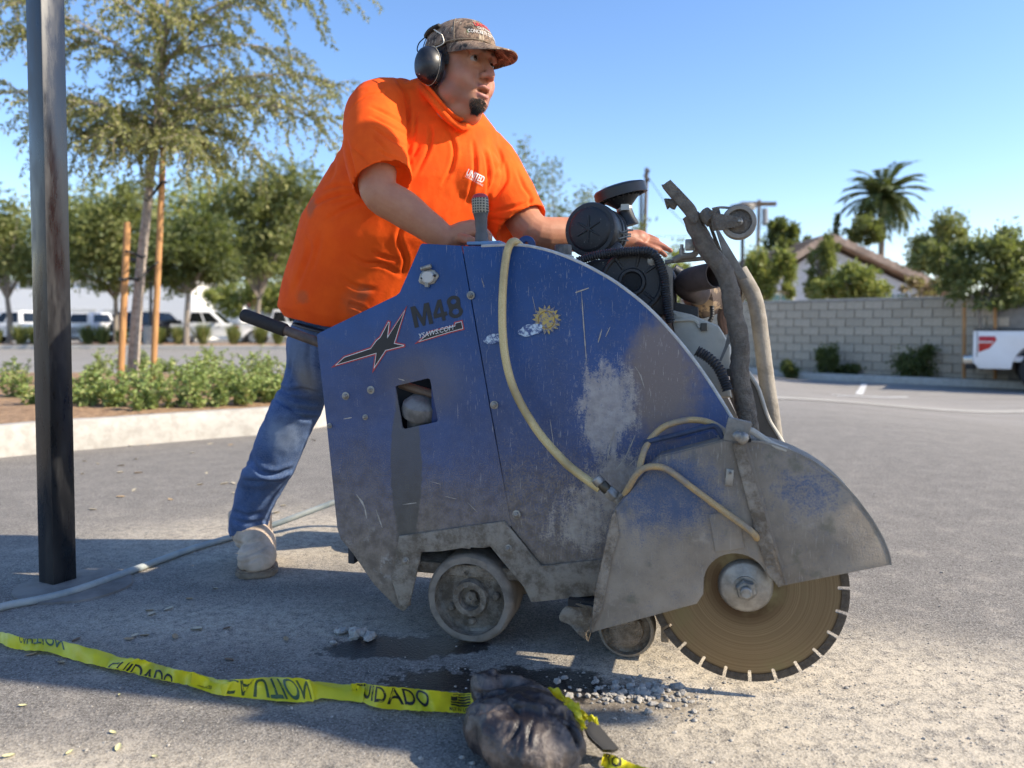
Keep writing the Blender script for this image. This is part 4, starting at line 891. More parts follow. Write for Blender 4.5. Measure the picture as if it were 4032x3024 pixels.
# ---- blade
bc = Pm(*c6(975, 1066), .085); BR = .2145; BW = .085
outer = []; NS = 24
for i in range(NS):
    a0 = 2 * math.pi * i / NS + R(3.2); da = 2 * math.pi / NS; ga = .0078 / BR / 2
    a_s, a_e = a0 + ga * 1.0, a0 + da - ga
    outer += [(BR * .893, a_s)] + [(BR * .965, a_s + (a_e - a_s) * j / 6) for j in range(7)] + [(BR * .893, a_e), (BR * .885, a0 + da - ga * .4), (BR * .885, a0 + da + ga * .4)]
BLADE = MT('blade_steel', .38, .9); Xb, Yb, Zb = BLADE.sep()
dx, dz = BLADE.math('SUBTRACT', Xb, bc[0]), BLADE.math('SUBTRACT', Zb, bc[1]); rad = BLADE.math('SQRT', BLADE.math('ADD', BLADE.math('MULTIPLY', dx, dx), BLADE.math('MULTIPLY', dz, dz)))
cmb = BLADE.n('ShaderNodeCombineXYZ'); BLADE.L(rad, cmb.inputs[0]); ring = BLADE.noise(260, 3, .7, cmb.outputs[0]); cl = BLADE.noise(9, 4, .6)
colb = BLADE.mix(BLADE.step(ring, .3, .7), (.27, .22, .145), (.155, .12, .075)); colb = BLADE.mix(BLADE.step(rad, .055, .105), (.075, .05, .03), colb)  # dark ring round the hub: shade inside the guard cutout put into colour
colb = BLADE.mix(BLADE.step(cl, .45, .70), colb, (.21, .19, .11)); colb = BLADE.mix(BLADE.step(rad, .192, .199), colb, (.06, .048, .035))
BLADE.color(colb); BLADE.rough(BLADE.mixf(cl, .24, .46)); BLADE.bump(ring, .08, .002); BLADE = BLADE.m
bl = plate('blade', [[(bc[0] + r_ * math.cos(a_), bc[1] + r_ * math.sin(a_)) for r_, a_ in outer]], -BW - .002, -BW + .002, BLADE, SAW)
SEG = simple('diamond_segment', (.11, .09, .068), .6, .5, var=.4, scale=80, bump=.5, bscale=200)
for i in range(NS):
    a0 = 2 * math.pi * i / NS + R(3.2); da = 2 * math.pi / NS; ga = .0078 / BR / 2; q = []
    for j in range(7): a_ = a0 + ga + (da - 2 * ga) * j / 6; q.append((bc[0] + BR * math.cos(a_), bc[1] + BR * math.sin(a_)))
    for j in range(6, -1, -1): a_ = a0 + ga + (da - 2 * ga) * j / 6; q.append((bc[0] + BR * .925 * math.cos(a_), bc[1] + BR * .925 * math.sin(a_)))
    MB().prism(q, -BW - .003, -BW + .003).build('segment', SEG, bl)
FL = simple('flange_steel', (.40, .375, .33), .5, .6, var=.35, scale=35, bump=.25, bscale=90)
hc = (bc[0], -BW, bc[1]); mb = MB(); mb.lathe([(.060, 0), (.056, .010), (.050, .014), (.034, .016), (.026, .020)], hc, (0, -1, 0), 40); f_ = mb.build('flange', FL, SAW)
mb = MB(); mb.lathe([(.026, .018), (.026, .024)], hc, (0, -1, 0), 28); mb.build('washer', STEEL, f_)
mb = MB(); mb.lathe([(.0225, .024), (.0225, .038), (.019, .042)], hc, (0, -1, 0), 6); mb.build('nut', STEEL, f_)
mb = MB(); mb.lathe([(.0125, .038), (.0125, .056), (.010, .058), (.004, .0575)], hc, (0, -1, 0), 20); mb.build('shaft_end', STEEL, f_)
mb = MB(); mb.lathe([(.03, 0), (.03, -.35)], hc, (0, -1, 0), 20); mb.build('shaft', MUD, SAW)
# ---- blade guard: rear half, front half, each a box open below
GW, GI = .128, .030
rearg = poly(c6, [(300, 668), (490, 434), (530, 398), (870, 312), (985, 318), (1195, 1062), (1150, 1072), (1120, 1040)], GW)
hubc = Pm(*c6(928, 1062), GW)
arch_ = [(hubc[0] + .0685 * math.cos(R(a_)), hubc[1] + .0685 * math.sin(R(a_))) for a_ in range(20, 181, 10)]
rearg += arch_ + poly(c6, [(755, 1110), (722, 1160), (165, 1312)], GW)
plate('guard_rear_plate', [rearg], -GW - .005, -GW, GUARDP, SAW, .0012)
frontg_arc = [Pm(*c6(*p), GW) for p in ((1005, 318), (1060, 322), (1120, 336), (1190, 360), (1250, 385), (1320, 420), (1390, 465), (1448, 512), (1500, 560), (1548, 614), (1590, 670), (1628, 722), (1660, 775), (1690, 830), (1710, 880), (1722, 920), (1728, 960))]
plate('guard_front_plate', [poly(c6, [(1188, 1064), (985, 322)], GW) + [(a_, b_) for a_, b_ in frontg_arc]], -GW - .0035, -GW + .0006, GUARDP, SAW, .0012)
def band(name, pts, y0, y1, th, mat):
    """strip following an (x,z) outline, standing across the machine"""
    pts = [Vector((a_, 0, b_)) for a_, b_ in pts]; n = len(pts); vs = []
    for i, p in enumerate(pts):
        t = (pts[min(i+1, n-1)] - pts[max(i-1, 0)]).normalized(); nr = Vector((-t.z, 0, t.x)); q = p + nr * th
        vs += [(p.x, y0, p.z), (p.x, y1, p.z), (q.x, y1, q.z), (q.x, y0, q.z)]
    fs = [(4*i+j, 4*i+(j+1) % 4, 4*(i+1)+(j+1) % 4, 4*(i+1)+j) for i in range(n-1) for j in range(4)] + [(0, 1, 2, 3), (4*n-4, 4*n-1, 4*n-2, 4*n-3)]
    return MB().add(vs, fs).build(name, mat, SAW, ang=30)
band('guard_front_band', frontg_arc, -GW - .004, -GI, .004, DUSTY)
band('guard_rear_band', poly(c6, [(165, 1312), (300, 668), (490, 434), (530, 398), (870, 312), (985, 316)], GW), -GW, -GI, .003, GUARDP)
inn = poly(c6, [(165, 1312), (300, 668), (490, 434), (870, 312), (1195, 1062), (722, 1160)], GW); plate('guard_inner_plate', [inn], -GI - .003, -GI, GUARDP, SAW)
plate('guard_inner_plate', [poly(c6, [(1198, 1063)], GW) + frontg_arc], -GI - .003, -GI + .0005, DUSTY, SAW)
plate('guard_back_edge', [poly(c6, [(300, 672), (318, 800), (285, 905), (230, 1180), (168, 1312), (192, 1105), (280, 700)], GW)], -GW - .0085, -GW - .0055, MUD, SAW)
plate('guard_seam_rib', [poly(c6, [(905, 322), (965, 318), (1185, 1058), (1148, 1070), (1090, 1000), (1030, 800)], GW)], -GW - .012, -GW - .0055, MUD, SAW, .002)
plate('guard_patch', [poly(c6, [(784, 694), (940, 672), (968, 868), (820, 888)], GW)], -GW - .009, -GW - .0055, paint_material('scraped_patch', (.06, .10, .20), True), SAW, .001)
tb = plate('guard_tab', [poly(c6, [(876, 455), (916, 462), (908, 545), (868, 540)], GW)], -GW - .0095, -GW - .0055, STEEL, SAW, .001); bolt(c6, 896, 478, .005, GW + .0095)
# handle loop on the guard
mb = MB(); mb.tube(smooth_path([M3(*c6(*p), .10) for p in ((452, 445), (440, 380), (446, 326), (470, 316), (620, 280), (780, 240), (815, 238), (835, 255), (860, 300))], 5), .0062, 10); mb.build('guard_handle', simple('worn_dark_blue', (.035, .055, .11), .6, var=.5, scale=50), SAW)
plate('guard_back_fin', [poly(c6, [(480, 440), (462, 345), (800, 262), (850, 310)], .06)], -.065, -.061, PAINT, SAW)
# hinge at the top of the guard
hx = M3(*c6(945, 270), .12)
mb = MB(); mb.box((-.030, -.01, -.022), (.020, .012, .028), Matrix.Translation(hx) @ Matrix.Rotation(R(12), 4, 'Y')); h_ = mb.build('guard_hinge', DUSTY, SAW, bevel=.003)
for x, y, r_ in ((935, 285, .011), (960, 295, .013)):
    mb = MB(); mb.lathe([(r_, 0), (r_, .012), (r_ * .7, .016), (r_ * .5, .017)], M3(*c6(x, y), .138), (0, -1, 0), 14); mb.build('hinge_bolt', STEEL, h_)
mb = MB(); mb.tube(path3(c6, [(975, 250), (1010, 262), (1060, 295), (1120, 335), (1190, 362)], [.12, .12, .12, .125, .125], 4), .0075, 8); mb.build('hinge_rod', simple('pale_dusty_rod', (.50, .46, .38), .8), SAW)
mb = MB(); mb.tube(path3(c6, [(985, 275), (1000, 318), (1060, 322), (1110, 338)], .10, 4), .006, 8); mb.build('hinge_rod', DUSTY, SAW)
# ---- water hoses
HOSE = MT('braided_hose', .35); hv = HOSE.voro(420); HOSE.color(HOSE.mix(HOSE.step(HOSE.noise(9, 5), .4, .7), HOSE.mix(HOSE.step(hv, .2, .6), (.50, .36, .13), (.60, .47, .22)), (.34, .25, .11))); HOSE.b.inputs['Subsurface Weight'].default_value = .0; HOSE.bump(hv, .2, .001); HOSE = HOSE.m
HOSE2 = MT('old_braided_hose', .55); hv = HOSE2.voro(420); HOSE2.color(HOSE2.mix(HOSE2.step(HOSE2.noise(22, 5), .4, .65), HOSE2.mix(HOSE2.step(hv, .2, .6), (.36, .22, .085), (.45, .32, .15)), (.26, .21, .15))); HOSE2 = HOSE2.m
dp = lambda x, y: D(x, y)
hp = [(1140, 545), (1122, 530), (1112, 522), (1102, 528), (1094, 552), (1088, 600), (1085, 660), (1086, 720), (1093, 780), (1108, 835), (1135, 890), (1172, 945), (1222, 1000), (1262, 1032), (1296, 1056)]
hw = [-.06, -.03, .0, .012, .018, .024, .03, .035, .04, .045, .05, .06, .08, .09, .095]
mb = MB(); mb.tube(path3(dp, hp, hw, 6), .0102, 14); mb.build('water_hose', HOSE, SAW)
mb = MB(); mb.tube(path3(c6, [(345, 592), (372, 545), (405, 490), (450, 455), (510, 447), (580, 470), (700, 560), (850, 672), (980, 765), (1020, 800), (1036, 822)], [.12, .135, .145, .15, .148, .147, .147, .147, .149, .149, .135], 6), .0072, 12); mb.build('water_hose', HOSE2, SAW)
mb = MB(); mb.tube(path3(c6, [(418, 480), (430, 420), (455, 345), (500, 280), (570, 230), (680, 204), (770, 212), (840, 245), (892, 292), (905, 310)], [.14, .125, .105, .09, .085, .08, .08, .09, .105, .11], 6), .0072, 12); mb.build('water_hose', HOSE2, SAW)
def cyl(name, A, B, r, mat, parent=SAW, seg=16):
    mb = MB(); d = (B - A); mb.lathe([(r * .85, 0), (r, d.length * .12), (r, d.length * .88), (r * .85, d.length)], A, d, seg); return mb.build(name, mat, parent)
fA = lambda x, y: M3(*c6(x, y), .10)
cyl('hose_clamp', fA(192, 505), fA(222, 538), .0135, STEEL); cyl('hose_fitting', fA(222, 535), fA(262, 578), .0125, simple('dark_brass', (.10, .085, .06), .45, .6)); cyl('hose_fitting', fA(255, 570), fA(300, 610), .0155, STEEL, seg=6); cyl('hose_fitting', fA(290, 600), fA(330, 640), .011, MUD); cyl('hose_fitting', fA(300, 622), fA(352, 585), .010, MUD)
# ---- rear handle with grip
hA, hB = M3(*D(694, 742), -.05), M3(*D(523, 679), -.05); d = hB - hA; d.y = .0
mb = MB(); mb.tube([hA + d * -.35, hA, hA + d * .5, hA + d * .62], .0135, 14); mb.build('handle_bar', simple('brown_handle', (.14, .095, .07), .55, var=.5, scale=40, bump=.3), SAW)
mb = MB(); mb.tube([hA + d * .44, hA + d * .455, hA + d * .96, hA + d * .985, hA + d], [.0165, .0185, .0185, .017, .012], 16); mb.build('handle_grip', simple('black_grip', (.022, .018, .016), .75, bump=.6, bscale=90), SAW)
mb = MB(); mb.tube([hA + d * -.35 + Vector((0, .38, .03)), hA + d * .6 + Vector((0, .38, .03))], .0135, 12); mb.build('handle_bar', simple('brown_handle_far', (.14, .095, .07), .55), SAW)
# ---- control lever
lv = M3(*c3b(545, 950), -.06); up = (M3(*c3b(512, 230), -.06) - lv); Lh = up.length; ax = up.normalized()
mb = MB(); mb.lathe([(.020, .0), (.019, .006), (.0165, .012), (.0175, .02), (.0145, .03), (.0155, Lh*.35), (.0165, Lh*.5), (.0195, Lh*.6)], lv, ax, 22); mb.build('lever_boot', simple('lever_grey_rubber', (.085, .085, .085), .5, var=.3, scale=40), SAW)
GRID = MT('grip_grid', .6); br = GRID.n('ShaderNodeTexBrick'); br.offset = 0; br.inputs['Scale'].default_value = 1; br.inputs['Brick Width'].default_value = .0068; br.inputs['Row Height'].default_value = .0068; br.inputs['Mortar Size'].default_value = .0012
mp = GRID.n('ShaderNodeMapping'); mp.inputs['Rotation'].default_value = (R(90), 0, 0); GRID.L(GRID.co, mp.inputs[0]); GRID.L(mp.outputs[0], br.inputs[0]); br.inputs['Color1'].default_value = (.05, .048, .04, 1); br.inputs['Color2'].default_value = (.07, .065, .05, 1); br.inputs['Mortar'].default_value = (.33, .30, .22, 1)
GRID.color(br.outputs[0]); GRID = GRID.m
mb = MB(); mb.lathe([(.0195, Lh*.6), (.0215, Lh*.63), (.0220, Lh*.88), (.0210, Lh*.90)], lv, ax, 26); mb.build('lever_grip', GRID, SAW)
mb = MB(); mb.lathe([(.0212, Lh*.90), (.0205, Lh*.93), (.0165, Lh*.975), (.009, Lh*.995), (.002, Lh)], lv, ax, 26); mb.build('lever_cap', simple('red_cap', (.42, .035, .045), .45), SAW)
mb = MB(); mb.box((-.035, -.02, -.006), (.055, .03, .003), Matrix.Translation(lv)); mb.build('lever_base', simple('pale_blue_plate', (.16, .30, .48), .4), SAW, bevel=.002)
# lifting eye
ec = M3(*c3b(1188, 975), -.10); rr_ = .024; q = [(ec.x + rr_ * math.cos(R(a_)), ec.z + rr_ * math.sin(R(a_))) for a_ in range(-10, 191, 10)] + [(ec.x - rr_, ec.z - .06), (ec.x + rr_ + .01, ec.z - .06)]
plate('lifting_eye', [q, [(ec.x + .006 * math.cos(R(a_)), ec.z - .001 + .009 * math.sin(R(a_))) for a_ in range(0, 360, 20)]], .096, .106, BLUE, SAW, .002)
# ---- filler cap on cream neck
fc = M3(*c3b(1722, 1120), -.10); mb = MB(); mb.lathe([(.026, -.035), (.028, -.004), (.020, .0)], fc, seg=24); mb.build('filler_neck', CREAM, SAW)
mb = MB(); seg = 36; prof = [(.0215, .0), (.0215, .022), (.0195, .0255), (.004, .0265)]
mb.lathe(prof, fc, seg=seg); mb.v = [(fc.x + (v[0]-fc.x) * (1.05 if (i % seg) % 3 == 0 else 1), fc.y + (v[1]-fc.y) * (1.05 if (i % seg) % 3 == 0 else 1), v[2]) for i, v in enumerate(mb.v)]; mb.build('filler_cap', simple('grey_cap', (.13, .125, .115), .6, var=.5, scale=40), SAW, ang=20)
# ---- engine cover and air cleaner
ew = -.13
cov = poly(c3, [(425, 975), (520, 935), (980, 903), (1020, 915), (1080, 985), (1110, 1010), (1195, 1000), (1210, 1030), (1212, 1420), (900, 1420), (500, 1150)], ew)
plate('engine_cover', [cov], .13, .36, BLKP, SAW, .006)
ce = M3(*c3(860, 1130), ew); mb = MB()
for r0, h_ in ((.078, .005), (.033, .009)): mb.lathe([(r0 + .004, 0), (r0, h_), (r0 - .006, h_), (r0 - .010, 0.001)], ce, (0, -1, 0), 40)
for a_ in (35, 75, 125, 200, 260, 320): e1 = Vector((math.cos(R(a_)), 0, math.sin(R(a_)))); mb.tube([ce + e1 * .04, ce + e1 * .075 + Vector((0, -.003, 0))], .004, 6)
mb.build('cover_rings', BLKP, SAW)
mb = MB(); mb.lathe([(.012, 0), (.012, .004), (.006, .005), (.006, .009)], M3(*c3(1035, 945), ew), (0, -1, 0), 16); mb.build('bolt', STEEL, SAW)
plate('engine_side_plate', [poly(c3, [(1150, 965), (1185, 1000), (1215, 1010), (1212, 1370), (1190, 1375)], -.115)], .113, .117, DUSTY, SAW)
Mi = Matrix.Rotation(MYAW, 3, 'Z')
def LW(sx, sy, Y): return Mi @ (at(sx, sy, Y) - MO)          # photo pixel at a given distance, in saw coordinates
def ld(v): return Mi @ Vector(v)
ac = LW(*c3(485, 668), 2.06); adir = ld(Vector((.46, .88, -.02))).normalized()
mb = MB(); mb.lathe([(.002, -.003), (.052, -.003), (.057, -.0), (.060, .004), (.070, .005), (.0735, .011), (.0735, .035), (.070, .040), (.0665, .041), (.0665, .075), (.070, .077), (.070, .088), (.067, .090), (.067, .10), (.070, .102), (.070, .112), (.064, .125), (.045, .15)], ac, adir, 44); can = mb.build('air_filter', BLKP, SAW)
mb = MB(); e1 = adir.cross(Vector((0, 0, 1))).normalized(); e2 = e1.cross(adir)
for i in range(6): a_ = i * math.pi / 3 + .5; q_ = ac - adir * .004; mb.tube([q_, q_ + (e1 * math.cos(a_) + e2 * math.sin(a_)) * .036], [.0035, .002], 6)
mb.build('lid_ribs', BLKP, can)
cn = ac + adir * .12
mb = MB(); mb.lathe([(.062, -.012), (.060, .02), (.045, .05), (.03, .07)], cn, adir, 32); mb.build('filter_end', simple('grey_plastic', (.19, .19, .195), .5, var=.2), can)
vb = LW(*c3(665, 850), 2.08); mb = MB(); mb.ball(vb, (.036, .03, .028), 20, 12); mb.build('dust_valve', BLKP, can)
for x, y in ((795, 690), (775, 745)):
    p = LW(*c3(x, y), 2.085); mb = MB(); mb.tube([p + Vector((-.022, -.006, .012)), p + Vector((-.008, -.012, -.004)), p + Vector((.012, -.008, .002)), p + Vector((.022, 0, .004))], .0028, 8); mb.tube([p + Vector((-.018, -.004, -.006)), p + Vector((.018, -.006, -.008))], .0022, 6); mb.build('clip', STEEL, can)
ib = LW(*c3(830, 640), 2.16); it = LW(*c3(742, 285), 2.16); iax = (it - ib).normalized(); LI = (it - ib).length
mb = MB(); mb.lathe([(.030, 0), (.024, .02), (.020, .05), (.020, LI*.42), (.022, LI*.45), (.024, LI*.47), (.050, LI*.66), (.052, LI*.68), (.030, LI*.72)], ib, iax, 30); pc = mb.build('pre_cleaner_neck', BLKP, SAW)
mb = MB(); mb.lathe([(.021, LI*.37), (.0225, LI*.385), (.0225, LI*.45), (.021, LI*.465)], ib, iax, 24); mb.box((-.006, -.032, -.008), (.016, -.02, .008), Matrix.Translation(ib + iax * LI * .42)); mb.build('hose_clamp', simple('clamp_bright', (.55, .53, .48), .4, .5), pc)
mb = MB(); mb.lathe([(.064, LI*.70), (.0735, LI*.69), (.0735, LI*.90), (.070, LI*.94), (.05, LI*.985), (.012, LI), (.002, LI)], ib, iax, 40); mb.build('pre_cleaner_cap', simple('black_cap_plastic', (.030, .030, .032), .45, var=.3), pc)
mb = MB()
for i in range(26): a_ = i * 2 * math.pi / 26; e1_ = iax.orthogonal().normalized(); e2_ = iax.cross(e1_); v_ = e1_ * math.cos(a_) + e2_ * math.sin(a_); mb.tube([ib + iax * LI * .655 + v_ * .051, ib + iax * LI * .72 + v_ * .068], .0016, 4)
mb.build('intake_grille', BLKP, pc)
def corrugated(name, path, r, pitch=.0055):
    pts = []; rad_ = []; L_ = 0.; s = 0.
    dense = []; 
    for a_, b_ in zip(path[:-1], path[1:]):
        k_ = max(1, int((b_ - a_).length / (pitch / 4)))
        for j in range(k_): dense.append(a_.lerp(b_, j / k_))
    for i, p in enumerate(dense): pts.append(p); rad_.append(r * (1.0 + .13 * math.sin(2 * math.pi * i / 4 + .5)))
    MB().tube(pts, rad_, 12).build(name, BLKP, SAW)
corrugated('corrugated_conduit', path3(c3, [(385, 948), (520, 905), (700, 872), (900, 860), (1010, 866), (1070, 910), (1110, 990), (1140, 1100), (1156, 1250), (1176, 1400), (1200, 1490)], -.105, 8), .0108)
corrugated('corrugated_conduit', path3(c5b, [(540, 885), (620, 932), (690, 1000), (735, 1085), (768, 1180)], -.04, 8), .012)
corrugated('corrugated_conduit', path3(c5b, [(650, 560), (650, 640), (625, 690)], -.30, 8), .006)
# ---- muffler and outlet
mA, mBq = LW(*c5b(520, 505), 2.16), LW(*c5b(800, 390), 2.22); md = mBq - mA
mb = MB(); mb.lathe([(.02, -.008), (.050, .0), (.064, .012), (.066, .03), (.066, md.length * .45), (.068, md.length * .47), (.068, md.length * .52), (.066, md.length * .54), (.066, md.length * .92), (.060, md.length), (.02, md.length + .012)], mA, md, 36); mu = mb.build('muffler', RUST, SAW)
oA, oB = LW(*c5b(500, 372), 2.01), LW(*c5b(676, 336), 1.935); od = (oB - oA)
mb = MB(); pth = smooth_path([LW(*c5b(560, 470), 2.10), LW(*c5b(472, 425), 2.04), LW(*c5b(480, 385), 2.02), oA + od * .2, oB], 6); mb.tube(pth, [.033] * len(pth), 24, caps=False); n_ = len(mb.v); seg = 24
ring_o = [Vector(v) for v in mb.v[-seg:]]; cen_ = sum(ring_o, Vector()) / seg; odn = od.normalized()
inner_r = [cen_ + (v - cen_) * .91 for v in ring_o]; deep = [v - odn * .07 for v in inner_r]
k_ = len(mb.v); mb.v += [tuple(v) for v in inner_r + deep]; mb.f += [(k_ - seg + i, k_ - seg + (i+1) % seg, k_ + (i+1) % seg, k_ + i) for i in range(seg)] + [(k_ + i, k_ + (i+1) % seg, k_ + seg + (i+1) % seg, k_ + seg + i) for i in range(seg)] + [tuple(range(k_ + seg, k_ + 2 * seg))]
mb.build('exhaust_outlet', simple('rust_brown_pipe', (.115, .082, .070), .7, var=.35, scale=25, bump=.3, bscale=90), SAW, ang=60)
mb = MB(); mb.lathe([(.067, .0), (.071, .004), (.071, .012), (.067, .016)], mA + md.normalized() * (md.length * .80), md, 36); mb.tube([LW(*c5b(820, 300), 2.2), LW(*c5b(850, 380), 2.2)], .004, 6); mb.build('muffler_clamp', STEEL, mu)
mb = MB(); mb.tube([LW(*c5b(370, 300), 2.14), LW(*c5b(440, 345), 2.14)], .018, 14); mb.build('rubber_elbow', BLKP, SAW)
# ---- cream engine housing under the muffler
crm = poly(c5b, [(362, 592), (400, 600), (500, 622), (700, 705), (735, 760), (790, 860), (792, 1000), (770, 1090), (800, 1230), (640, 1230), (400, 900), (360, 700)], -.16)
plate('engine_housing', [crm], .16, .40, CREAM, SAW, .012)
mb = MB(); mb.tube(path3(c5b, [(362, 668), (520, 665), (560, 720)], -.155, 4), .004, 6); mb.build('housing_rib', CREAM, SAW)
for x, y in ((592, 714), (783, 1045), (785, 1125)): p = M3(*c5b(x, y), -.155); mb = MB().box((-.008, -.006, -.010), (.008, .006, .010), Matrix.Translation(p)); mb.build('housing_clip', simple('clip_dark', (.10, .09, .07), .7), SAW, bevel=.002)
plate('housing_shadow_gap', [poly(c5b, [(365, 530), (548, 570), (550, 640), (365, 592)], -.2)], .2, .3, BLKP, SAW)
plate('brown_guard_sheet', [poly(c5b, [(790, 950), (830, 1000), (860, 1380), (850, 1400), (780, 1230)], -.18)], .18, .185, simple('brown_sheet', (.24, .17, .115), .85, var=.4, scale=12), SAW)
plate('throttle_strap', [poly(c5b, [(770, 740), (785, 820), (720, 960), (700, 965), (745, 850)], -.14)], .138, .142, simple('grey_strap', (.25, .235, .21), .7), SAW)
mb = MB(); mb.tube(path3(c5b, [(735, 590), (722, 650), (745, 770)], -.25, 3), .012, 10); mb.build('rust_pipe', simple('rust_pipe', (.22, .11, .06), .85, var=.4, scale=30, bump=.4), SAW)
# ---- lifting frame crusted with slurry
def crusted(name, path, r, mat, seg=18, amp=.0030, freq=120):
    mb = MB(); dense = []
    for a_, b_ in zip(path[:-1], path[1:]):
        k_ = max(1, int((b_ - a_).length / .006)); dense += [a_.lerp(b_, j / k_) for j in range(k_)]
    mb.tube(dense, r, seg); c_ = len(dense)
    out = []
    for i, v in enumerate(mb.v):
        p = Vector(v); ctr = dense[i // seg]; dv = (p - ctr); out.append(tuple(p + dv.normalized() * (noise.noise(p * freq) * amp + noise.noise(p * freq * .4) * amp)))
    mb.v = out; return mb.build(name, mat, SAW, ang=70)
crusted('lift_bar', path3(c7, [(520, 470), (600, 640), (690, 800), (790, 930), (850, 1040), (890, 1180), (915, 1350), (950, 1500), (985, 1660)], -.10, 4) + [M3(*c5b(x, y), -.10) for x, y in ((800, 880), (850, 1080), (885, 1250), (925, 1450), (940, 1520))][1:], .0225, CRUST)
hd = smooth_path([Vector((*p, 0)) for p in poly(c7, [(258, 205), (270, 180), (325, 142), (345, 150), (480, 290), (560, 380), (590, 450), (592, 500), (570, 540), (545, 545), (500, 500), (440, 420)], -.075)], 3, True)
plate('lift_handle', [[(p.x, p.y) for p in hd]], .070, .105, CRUST, SAW, .004)
mb = MB(); mb.tube(path3(c7, [(390, 375), (330, 355), (285, 365)], -.09, 3), [.012, .013, .012, .011, .012, .014, .014], 10); mb.build('lock_pin', CRUST, SAW)
plate('lift_strap', [poly(c7, [(636, 425), (660, 420), (850, 900), (845, 935), (800, 880)], -.12)], .11, .125, CRUST, SAW, .001)
plate('lift_strap', [poly(c7, [(748, 590), (790, 620), (1048, 1050), (1030, 1062), (980, 1075), (830, 860)], -.30)], .285, .305, DUSTY, SAW, .001)
crusted('lift_bar', path3(c5b, [(850, 300), (900, 385), (955, 490), (985, 620), (1010, 800), (1035, 1000), (1055, 1150), (1085, 1350), (1110, 1560), (1112, 1700), (1060, 1850), (960, 1980)], -.40, 4), .0215, DUSTY, amp=.0006)
# far arch edge behind the bars: sunlit rim and shaded sheet put into colour
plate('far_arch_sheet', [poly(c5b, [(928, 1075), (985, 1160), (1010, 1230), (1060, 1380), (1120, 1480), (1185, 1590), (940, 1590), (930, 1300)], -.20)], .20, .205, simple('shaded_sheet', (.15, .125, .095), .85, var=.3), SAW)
mb = MB(); mb.tube(path3(c5b, [(915, 1040), (985, 1155), (1012, 1230), (1062, 1380), (1122, 1480), (1188, 1590)], -.20, 4), .005, 8); mb.build('far_arch_rim', simple('sunlit_rim', (.55, .51, .43), .8), SAW)
# spare caster on top of the frame
kc = M3(*c7(972, 530), -.06); mb = MB(); r = .0405
mb.lathe([(r*.72, .0), (r*.74, .004), (r*.94, .004), (r, -.003), (r, -.024), (r*.9, -.030)], kc, (0, -1, 0), 40, caps=False); t = mb.build('caster_wheel', DUSTY, SAW)
mb = MB(); mb.lathe([(r*.72, .0005), (r*.68, -.003), (r*.45, .001), (r*.2, .004), (.0005, .004)], kc, (0, -1, 0), 32, caps=False); mb.build('caster_disc', CRUST, t)
mb = MB(); mb.lathe([(.009, .006), (.009, .010), (.004, .014), (.003, .022)], kc, (0, -1, 0), 12); mb.build('caster_axle', STEEL, t)
plate('caster_fork', [poly(c7, [(715, 440), (728, 412), (760, 450), (950, 478), (990, 500), (990, 560), (940, 585), (850, 590), (830, 610), (780, 612), (745, 560)], -.05)], .046, .050, CRUST, SAW, .001)
mb = MB(); a0 = M3(*c7(735, 425), -.075); a1 = M3(*c7(780, 600), -.075); mb.tube([a0, a1], .014, 12); mb.tube([M3(*c7(640, 450), -.09), M3(*c7(720, 520), -.08)], .018, 12); mb.build('caster_swivel', CRUST, SAW)
mb = MB(); mb.tube(path3(c7, [(720, 410), (800, 395), (900, 402)], -.07, 3), .003, 6); mb.build('fork_edge', DUSTY, SAW)
# small lever hardware
mb = MB(); mb.tube(path3(c7, [(280, 905), (480, 885), (660, 870)], -.16, 2), .0055, 6); mb.tube(path3(c7, [(360, 890), (430, 855), (540, 840), (575, 800), (560, 770)], -.15, 4), .008, 8); mb.build('throttle_bracket', DUSTY, SAW)
mb = MB(); mb.lathe([(.008, 0), (.0155, .006), (.0165, .02), (.011, .032)], M3(*c7(540, 725), -.13), Vector((1, 0, .2)), 18); mb.build('red_knob', simple('dusty_red', (.30, .07, .05), .7), SAW)
mb = MB(); mb.box((-.012, -.008, -.014), (.012, .008, .014), Matrix.Translation(M3(*c7(515, 745), -.13))); mb.build('knob_bracket', STEEL, SAW, bevel=.003)
mb = MB(); mb.lathe([(.007, 0), (.007, .018), (.0045, .019), (.0045, .028)], M3(*c7(438, 845), -.15), (0, 0, 1), 8); mb.build('stud', STEEL, SAW)
# ================================================================== THE WORKER
PER = empty('person', (-.62, 2.55, 0), 0, 'worker in orange T-shirt, camouflage cap and ear muffs leaning over the saw', 'person')
PB = Vector(PER.location)
def merged(name, mb, vox, it, mat, parent=PER, lap=0):
    """fuse overlapping solids into one continuous skin"""
    me = mb.mesh(name); o = bpy.data.objects.new(name, me); COL.objects.link(o)
    r = o.modifiers.new('r', 'REMESH'); r.mode = 'VOXEL'; r.voxel_size = vox; r.use_smooth_shade = True
    if it: s = o.modifiers.new('s', 'SMOOTH'); s.iterations = it; s.factor = .5
    me2 = ev_mesh(o); me2.name = name; me2.materials.clear(); me2.materials.append(mat); shade(me2)
    return me2
def place(name, me, parent=PER):
    """world-space mesh -> child of the person"""
    co = mesh_np(me) - np.array(PB); me.vertices.foreach_set('co', co.ravel()); me.update()
    return link(bpy.data.objects.new(name, me), parent)
def projn(co):
    z = co[:, 2] - CAMH; fw = co[:, 1] * _c - z * _s; up = co[:, 1] * _s + z * _c
    return np.stack([CX + F * co[:, 0] / fw, CY - F * up / fw], 1)
def normals(me):
    n = np.empty(len(me.vertices) * 3); me.vertex_normals.foreach_get('vector', n); return n.reshape(-1, 3)
